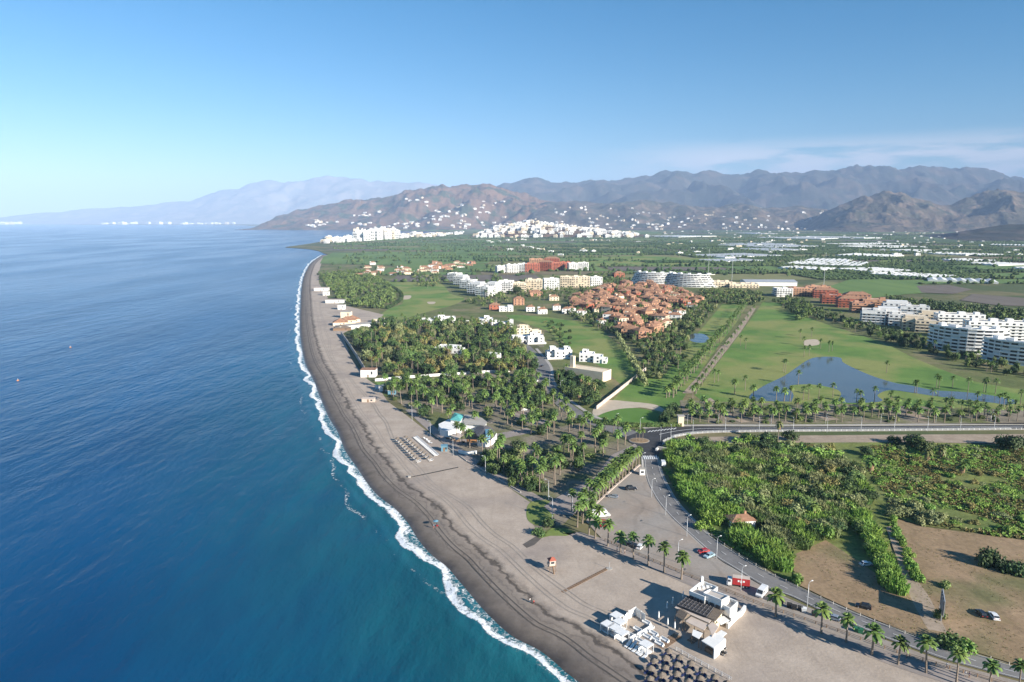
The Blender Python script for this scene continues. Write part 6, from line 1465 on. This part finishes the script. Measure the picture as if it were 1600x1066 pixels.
post_fence([(1036,691),(1050,684.5),(1096,677.5),(1200,675),(1400,673.5),(1600,671.5)], 'white guard rail along the raised upper road', 3.0, 1.0, 'paint', 2)
# lifeguard tower
t = root('lifeguard_tower', G(862, 892) + Vector((0,0,.1)), R(15), 'wooden lifeguard tower with red pyramid roof alone on the sand', 'lifeguard tower')
for a in (-.9, .9):
    for b in (-.9, .9): MB().tube([(a*1.15, b*1.15, 0), (a, b, 2.0)], [.09, .08], 6).build('leg', M['wood'], t)
part_box('platform', t, 'wood', -1.3, 1.3, -1.3, 1.3, 2.0, 2.15); MB().box(-1.0,1.0,-1.0,1.0,2.15,4.0).build('cabin', M['awning'], t)
MB().add([(-1.3,-1.3,4.0),(1.3,-1.3,4.0),(1.3,1.3,4.0),(-1.3,1.3,4.0),(0,0,4.9)], [(0,1,4),(1,2,4),(2,3,4),(3,0,4),(3,2,1,0)]).build('roof', M['brick_red'], t)
part_box('window', t, 'glass', -.6, .6, -1.04, -.98, 2.9, 3.6); MB().tube([(0,-1.3,2.05),(0,-2.4,0)], [.28,.28], 4).build('ladder', M['wood'], t)
for a in (-1.25, 1.25): part_box('railing', t, 'awning', a-.04, a+.04, -1.25, 1.25, 2.15, 2.95)
# billboard
A, B = G(1466, 962).xy, G(1476, 964).xy
t = root('billboard', (*G(1471, 964).xy, 0), R(62), 'dark grey advertising billboard seen from behind on the bare lot', 'billboard')
part_box('panel', t, 'metal', -4, 4, -.1, .1, 2.2, 7.0); part_box('back_frame', t, 'car_black', -3.9, 3.9, .11, .2, 2.4, 6.8)
for a in (-3, -1, 1, 3): part_box('post', t, 'metal', a-.12, a+.12, .2, .45, 0, 6.9)
# street lamps
me_lp = MB().tube([(0,0,0),(0,0,.5),(0,0,8.2)], [.15,.11,.07], 7).mesh('pole', M['metal'], True)
me_la = MB().tube([(0,0,8.2),(.35,0,8.75),(1.3,0,8.95)], [.06,.05,.045], 6).mesh('arm', M['metal'], True)
me_lh = MB().box(1.2,1.9,-.16,.16,8.85,9.02).mesh('lamp_head', M['paint'])
def lamp(x, y, rz, label, group, s=1.0):
    t = root('street_lamp', G(x, y) + Vector((0,0,.1)), rz, label, 'street lamp', group, (s, s, s)); link('pole', me_lp, t); link('arm', me_la, t); link('lamp_head', me_lh, t)
for (x, y) in [(1018,778),(1040,806),(1073,839),(1119.5,874),(1157.5,924),(1261,949),(1003,735),(1059,880)]: lamp(x, y, R(30), 'street lamp with curved arm beside the curving coast road', 'lamps beside the coast road', .92)
for (x, y) in [(1032,692),(1048,688),(1082.5,680.5),(1133,677),(1186,676),(1239,676),(1292,676),(1345,675),(1397,674.5),(1449,674),(1500,673.5),(1553,673)]: lamp(x, y, R(80), 'street lamp on the guard-rail side of the upper road', 'lamps on the guard-rail side of the upper road', .9)
for (x, y) in [(1074,664),(1122,663),(1205,663),(1290,662.5),(1376,662),(1462,661),(1548,660.5)]: lamp(x, y, R(-80), 'street lamp on the palm side of the upper road', 'lamps on the palm side of the upper road', .7)
for (x, y) in [(644,658),(672.5,682.5),(708,712.5),(758.5,742.5),(857,782),(863,811),(894,808)]: lamp(x, y, R(150), 'tall street lamp on the promenade between sand and palms', 'lamps on the beach promenade', 1.0)
for (x, y) in [(838.5,580),(858.7,602),(875.6,612),(796,521),(811,527),(855,560),(962,667),(1000,674)]: lamp(x, y, R(10), 'street lamp on the street between wood and villas', 'lamps on the villa street', .85)
# ------------------------------------------------------------------ vehicles
me_tyre = MB().tube([(0,-.1,0),(0,.1,0)], [.32,.32], 12).mesh('tyre', M['dark']); me_rim = MB().tube([(0,-.115,0),(0,.115,0)], [.19,.19], 8).mesh('rim', M['metal'])
def wheel(t, x, y, s=1.0):
    w = link('wheel', me_tyre, t, (x, y, .32*s), 0, (s, s, s)); link('rim', me_rim, w)
def car(x, y, rz, paint, label, suv=False, s=1.0, group=None):
    t = root('car', G(x, y) + Vector((0,0,.12)), rz, label, 'car', group, (s, s, s)); H_ = 1.75 if suv else 1.45
    prof = [(-2.1,.35),(2.1,.35),(2.15,.62),(2.0,.82),(1.1,.95),(.45,H_-.08),(-1.3,H_),(-1.95,1.0 if not suv else 1.25),(-2.15,.85)]
    n = len(prof); vs = []
    for side in (-1, 1):
        for (a, b) in prof: vs.append((a, side*(.88 if b < 1.0 else .70), b))
    mb = MB().add(vs, [tuple(range(n)), tuple(range(2*n-1, n-1, -1))] + [(i, n+i, n+(i+1) % n, (i+1) % n) for i in range(n)]); mb.build('body', M[paint], t)
    MB().add([(1.07,-.74,.99),(1.07,.74,.99),(.52,.62,H_-.12),(.52,-.62,H_-.12)], [(0,1,2,3)]).build('windscreen', M['glass'], t, loc=(.02,0,.02))
    MB().add([(-1.36,-.62,H_-.06),(-1.36,.62,H_-.06),(-1.93,.72,1.06),(-1.93,-.72,1.06)], [(0,1,2,3)]).build('rear_window', M['glass'], t, loc=(-.03,0,.02))
    for sd in (-1, 1): MB().add([(.85,sd*.86,1.0),(-1.7,sd*.86,1.0),(-1.25,sd*.72,H_-.1),(.38,sd*.72,H_-.12)], [(0,1,2,3)]).build('side_window', M['glass'], t)
    for a in (-1.3, 1.35):
        for b in (-.8, .8): wheel(t, a, b)
    for b in (-.62, .62): part_box('headlight', t, 'paint', 2.06, 2.16, b-.2, b+.2, .6, .76); part_box('tail_light', t, 'red', -2.17, -2.08, b-.18, b+.18, .78, .92)
    return t
car(1099,864,R(200),'red','red car parked on the gravel beside a pale blue car'); car(1108,871,R(215),'car_blue','pale blue car parked against the red car')
car(958,778,R(160),'car_silver','silver car parked near the avenue palms in the gravel car park'); car(986,766,R(5),'car_black','black off-road car alone in the gravel car park', True, 1.15)
car(979,851,R(150),'car_black','black car behind the beach palms, left of another black car'); car(988,855,R(150),'car_black','black car parked next to a white hatchback behind the palms'); car(1000,857,R(60),'car_white','white hatchback parked behind the beach palms')
car(1353,884,R(10),'car_white','white car parked at the foot of the cane hedge'); car(1553,966,R(75),'car_white','white car beside a dark car on the bare lot'); car(1533,962,R(80),'car_black','dark car beside a white car on the bare lot')
car(1349,951,R(150),'car_black','black car parked on the inland verge of the coast road', True); car(1301,968,R(140),'car_silver','grey small car parked on the beach side of the coast road')
car(1213,941,R(150),'car_black','black car parked behind the white van', True); car(818,642,R(20),'car_white','white car parked on the path in the park grove', s=1.0); car(847,573,R(70),'car_black','dark car driving on the villa street'); car(838,597,R(60),'car_white','white car driving on the villa street')
def van(x, y, rz, label, L=5.4, paint='car_white', name='van', H_=2.3):
    t = root(name, G(x, y) + Vector((0,0,.12)), rz, label, 'van'); w = 1.0
    prof = [(-L/2,.4),(L/2,.4),(L/2+.05,1.0),(L/2-.75,1.25),(L/2-1.5,H_-.08),(-L/2,H_)]
    n = len(prof); vs = [(a, sd*w*(.93 if b > 1.6 else 1), b) for sd in (-1, 1) for a, b in prof]
    MB().add(vs, [tuple(range(n)), tuple(range(2*n-1, n-1, -1))] + [(i, n+i, n+(i+1) % n, (i+1) % n) for i in range(n)]).build('body', M[paint], t)
    MB().add([(L/2-.72,-.85,1.3),(L/2-.72,.85,1.3),(L/2-1.42,.8,H_-.14),(L/2-1.42,-.8,H_-.14)], [(0,1,2,3)]).build('windscreen', M['glass'], t, loc=(.03,0,.02))
    for sd in (-1, 1): part_box('side_window', t, 'glass', L/2-2.5, L/2-1.45, sd*.95-.05, sd*.95+.05, 1.3, 1.95)
    for a in (-L/2+1, L/2-1):
        for b in (-.9, .9): wheel(t, a, b, 1.1)
    for b in (-.7, .7): part_box('headlight', t, 'paint', L/2, L/2+.08, b-.2, b+.2, .75, .95)
    return t
van(1190,930,R(-130),'white van parked beside the red lorry'); van(1036,727,R(85),'white van parked on the pavement past the zebra crossing'); 
hm = van(938,808,R(12),'long white motorhome in the gravel car park', 7.6, H_=3.0, name='motorhome'); part_box('roof_hatch', hm, 'glass', -1.5, -.7, -.4, .4, 3.0, 3.1); part_box('roof_hatch', hm, 'glass', .8, 1.4, -.4, .4, 2.98, 3.08); part_box('side_stripe', hm, 'car_silver', -3.4, 1.8, -1.03, -.98, 1.0, 1.3)
t = root('lorry', G(1151, 916) + Vector((0,0,.12)), R(-16), 'red box lorry with white cab parked behind the restaurant', 'lorry', None, (.88, .88, .88))
MB().box(-1.6, 4.4, -1.2, 1.2, 1.0, 3.6).build('cargo_box', M['red'], t); part_box('roof_panel', t, 'awning', -1.6, 4.4, -1.2, 1.2, 3.6, 3.68)
MB().add([(-3.6,-1.15,.5),(-1.75,-1.15,.5),(-1.75,-1.15,2.9),(-3.2,-1.15,2.9),(-3.65,-1.15,1.7),(-3.6,1.15,.5),(-1.75,1.15,.5),(-1.75,1.15,2.9),(-3.2,1.15,2.9),(-3.65,1.15,1.7)], [(0,1,2,3,4),(9,8,7,6,5),(0,5,6,1),(1,6,7,2),(2,7,8,3),(3,8,9,4),(4,9,5,0)]).build('cab', M['car_white'], t)
MB().add([(-3.66,-1.0,1.75),(-3.66,1.0,1.75),(-3.25,1.0,2.8),(-3.25,-1.0,2.8)], [(0,3,2,1)]).build('windscreen', M['glass'], t, loc=(-.03,0,.02)); part_box('chassis', t, 'dark', -3.2, 4.3, -.9, .9, .55, 1.0)
for sd in (-1, 1): part_box('side_window', t, 'glass', -3.1, -2.2, sd*1.16-.03, sd*1.16+.03, 1.8, 2.6)
for k in range(3): part_box('side_lettering', t, 'paint', .2+k*.9, .8+k*.9, -1.23, -1.19, 2.2 if k != 1 else 1.9, 2.9)
for a in (-2.7, 2.2, 3.4):
    for b in (-1.0, 1.0): wheel(t, a, b, 1.4)
t = root('food_trailer', G(942, 824) + Vector((0,0,.12)), R(-20), 'red food trailer under the palms beside the motorhome', 'trailer')
MB().box(-1.9, 1.9, -1, 1, .5, 2.6).build('body', M['red'], t); part_box('roof', t, 'brick_red', -2.0, 2.0, -1.1, 1.1, 2.6, 2.75); part_box('hatch', t, 'glass', -1.2, 1.2, -1.05, -.98, 1.4, 2.3); part_box('tow_bar', t, 'metal', 1.9, 3.0, -.06, .06, .5, .6)
for b in (-.9, .9): wheel(t, 0, b, 1.1)
t = root('ticket_booth', G(1003, 742) + Vector((0,0,.12)), 0, 'small white booth on the car park corner by the zebra crossing', 'booth'); MB().box(-1.2,1.2,-1,1,0,2.8).build('wall', M['white'], t); part_box('roof', t, 'concrete', -1.4, 1.4, -1.2, 1.2, 2.8, 3.0); part_box('window', t, 'glass', -.7, .7, -1.04, -.97, 1.1, 2.0)
t = root('pump_house', G(1037, 704) + Vector((0,0,.05)), R(-30), 'white concrete culvert head inside the road bend', 'culvert'); MB().box(-3.2,3.2,-.6,.6,0,1.6).build('wall', M['concrete'], t); MB().box(-3.4,-2.6,-3,.6,0,1.2).build('wing_wall', M['white'], t); MB().box(2.6,3.4,-3,.6,0,1.2).build('wing_wall', M['white'], t)
# bins and scooters along the promenade
for k, (x, y, m, lab) in enumerate([(1233,950,'dark','black wheeled bin in the roadside bin cluster beside the palms'),(1241,953,'dark','black wheeled bin in the roadside bin cluster beside the palms'),(1250,955,'dark','black wheeled bin in the roadside bin cluster beside the palms'),(1256,957,'paint','white bin among black roadside bins'),(1272,963,'dark','black wheeled bin apart from the bin cluster'),(1338,988,'greenbin','green recycling container between palms and road'),(1344,990,'greenbin','green recycling container between palms and road'),(1290,965,'awning','yellowish bin beside the grey small car')]):
    t = root('wheeled_bin', G(x, y) + Vector((0,0,.1)), R(-25), lab, 'bin', 'roadside bins' if 'wheeled bin in' in lab or 'green' in lab else None)
    MB().add([(-.55,-.5,.15),(.55,-.5,.15),(.55,.5,.15),(-.55,.5,.15),(-.7,-.6,1.3),(.7,-.6,1.3),(.7,.6,1.3),(-.7,.6,1.3)], [(0,3,2,1),(4,5,6,7),(0,1,5,4),(1,2,6,5),(2,3,7,6),(3,0,4,7)]).build('body', M[m], t); part_box('lid', t, m, -.74, .74, -.64, .64, 1.3, 1.42)
    for a in (-.5, .5): part_box('wheel', t, 'dark', a-.06, a+.06, -.55, -.35, 0, .16)
def motorbike(x, y, rz):
    t = root('motorbike', G(x, y) + Vector((0,0,.1)), rz, 'dark motorbike parked beside the white bar roof of the restaurant', 'motorbike', 'motorbikes beside the restaurant bar')
    for a in (-.65, .65): wheel(t, a, 0, .95)
    MB().box(-.5,.5,-.14,.14,.35,.8).build('body', M['car_black'], t); part_box('seat', t, 'dark', -.6, .1, -.15, .15, .8, .92); MB().tube([(.65,0,.3),(.45,0,1.0)], [.05,.05], 6).tube([(.42,-.32,1.02),(.42,.32,1.02)], [.03,.03], 6).build('handlebar', M['metal'], t)
for (x, y) in [(1121,1018),(1125,1020),(1129,1022),(1133,1024),(1127,1014),(1132,1017)]: motorbike(x, y, R(40))
# island planting, buoys, beach shower, drain
t = root('planted_island', G(999, 689), 0, 'round kerbed traffic island with brown planting', 'traffic island')
MB().prism([(5.4*math.cos(k*.3142), 4.6*math.sin(k*.3142)) for k in range(20)], 0, .24).build('kerb', M['concrete'], t); MB().prism([(4.9*math.cos(k*.3142), 4.1*math.sin(k*.3142)) for k in range(20)], .24, .34).build('planting', M['soil'], t)
for (x, y, lab) in [(110,543,'orange marker buoy out on the sea'),(28,595,'pale marker buoy out on the sea')]:
    t = root('buoy', G(x, y, -1.0), 0, lab, 'buoy'); MB().tube([(0,0,-.4),(0,0,.2),(0,0,.7)], [.7,.8,.35], 10).build('float', M['orange'], t); MB().tube([(0,0,.7),(0,0,1.7)], [.08,.06], 6).build('pole', M['paint'], t)
t = root('beach_shower', G(952, 889) + Vector((0,0,.1)), 0, 'beach shower post on a planted pad at the walkway end', 'shower'); MB().tube([(0,0,0),(0,0,2.4),(.4,0,2.5)], [.07,.06,.05], 6).build('post', M['metal'], t); MB().prism([(1.1*math.cos(k*.7854), 1.1*math.sin(k*.7854)) for k in range(8)], 0, .12).build('tray', M['concrete'], t)
t = root('drain_pipe', G(640, 747) + Vector((0,0,.1)), 0, 'dark pipe running across the open beach to the low wall', 'pipe'); d = G(716, 731).xy - G(640, 747).xy; MB().tube([(0,0,.1),(d.x, d.y, .1)], [.28,.28], 6).build('pipe', M['dark'], t); MB().box(-.6,.6,-.6,.6,0,.9).build('outlet', M['concrete'], t)
# ------------------------------------------------------------------ people
def person(x, y, rz, shirt, legs, label, stride=.18):
    verts = [(0,0,.95),(0,0,1.22),(0,0,1.46),(0,0,1.56),(0,.02,1.70),(0,.20,1.42),(.06,.27,1.14),(.14,.28,.90),(0,-.20,1.42),(-.06,-.27,1.14),(-.04,-.28,.88),(.02,.10,.90),(stride*.6,.11,.50),(stride,.11,.08),(stride+.16,.11,.04),(.02,-.10,.90),(-stride*.3,-.11,.50),(-stride,-.11,.10),(-stride+.14,-.11,.04)]
    edges = [(0,1),(1,2),(2,3),(3,4),(2,5),(5,6),(6,7),(2,8),(8,9),(9,10),(0,11),(11,12),(12,13),(13,14),(0,15),(15,16),(16,17),(17,18)]
    rad = [.15,.14,.15,.055,.105,.065,.05,.04,.065,.05,.04,.095,.07,.045,.04,.095,.07,.045,.04]
    verts = verts + [(.01,0,1.60),(.012,0,1.80)]; edges = [e for e in edges if e != (3,4)] + [(3,19),(19,4),(4,20)]; rad = rad + [.075,.07]
    me = bpy.data.meshes.new('person'); me.from_pydata(verts, edges, []); me.materials.append(M['skin'])
    o = link('person', me, None, G(x, y) + Vector((0,0,.12)), rz, None, label, 'person')
    o.modifiers.new('skin', 'SKIN')
    for i, v_ in enumerate(me.skin_vertices[0].data): v_.radius = (rad[i], rad[i]); v_.use_root = (i == 0)
    sb = o.modifiers.new('smooth', 'SUBSURF'); sb.levels = 1; sb.render_levels = 1
    MB().tube([(0,0,.92),(0,0,1.2),(0,0,1.48)], [.17,.165,.17], 10).tube([(0,.15,1.44),(.03,.25,1.22)], [.09,.075], 8).tube([(0,-.15,1.44),(-.03,-.25,1.22)], [.09,.075], 8).build('shirt', M[shirt], o)
    MB().tube([(0,0,.98),(0,0,.86)], [.175,.18], 10).tube([(.02,.10,.92),(stride*.5,.11,.55)], [.11,.09], 8).tube([(.02,-.10,.92),(-stride*.3,-.11,.55)], [.11,.09], 8).build('shorts', M[legs], o)
    MB().tube([(-.02,0,1.70),(-.02,0,1.78),(-.01,0,1.83)], [.105,.105,.05], 8).build('hair', M['dark'], o)
    return o
person(828,943,R(150),'paint','paint','person in white walking on the dark foreshore'); person(834,946,R(150),'red','car_black','person in red walking beside another on the foreshore')
person(964,862,R(-20),'paint','blue','person in white on the promenade beside the beach palms'); person(976,866,R(-20),'awning','car_black','person in beige on the promenade between beach palms')
person(1479,1045,R(-20),'paint','car_black','person in white walking along the fence beyond the restaurant'); person(1508,1058,R(-20),'paint','paint','person in pale clothes walking with another on the promenade'); person(1514,1060,R(-20),'blue','car_black','person in blue walking with another on the promenade'); person(1416,1032,R(-20),'car_black','blue','person in black on the promenade among the front palms')
person(678,826,R(180),'skyblue','red','person in blue standing at the water edge by a blue umbrella', .05)
t = root('sunshade', G(681, 822) + Vector((0,0,.3)), 0, 'blue beach umbrella with bags at the water edge', 'umbrella'); MB().tube([(0,0,0),(.1,0,2.1)], [.03,.03], 6).build('pole', M['metal'], t); MB().add([(1.1*math.cos(k*.7854), 1.1*math.sin(k*.7854), 1.75) for k in range(8)] + [(.1,0,2.2)], [(k, (k+1) % 8, 8) for k in range(8)]).build('canopy', M['skyblue'], t); MB().box(.3,1.0,-.9,-.4,0,.4).build('bag', M['red'], t)
# ------------------------------------------------------------------ haze
hz = bpy.data.materials.new('haze_air'); hz.use_nodes = True
hn, hl = hz.node_tree.nodes, hz.node_tree.links; hn.clear()
ho = hn.new('ShaderNodeOutputMaterial'); hv = hn.new('ShaderNodeVolumePrincipled')
hv.inputs['Color'].default_value = (0.43, 0.61, 0.93, 1); hv.inputs['Density'].default_value = 4.8e-5; hv.inputs['Anisotropy'].default_value = -0.24
hl.new(hv.outputs[0], ho.inputs['Volume'])
MB().box(-50000, 50000, -4000, 50000, -40, 2150).build('haze', hz, kind='stuff')
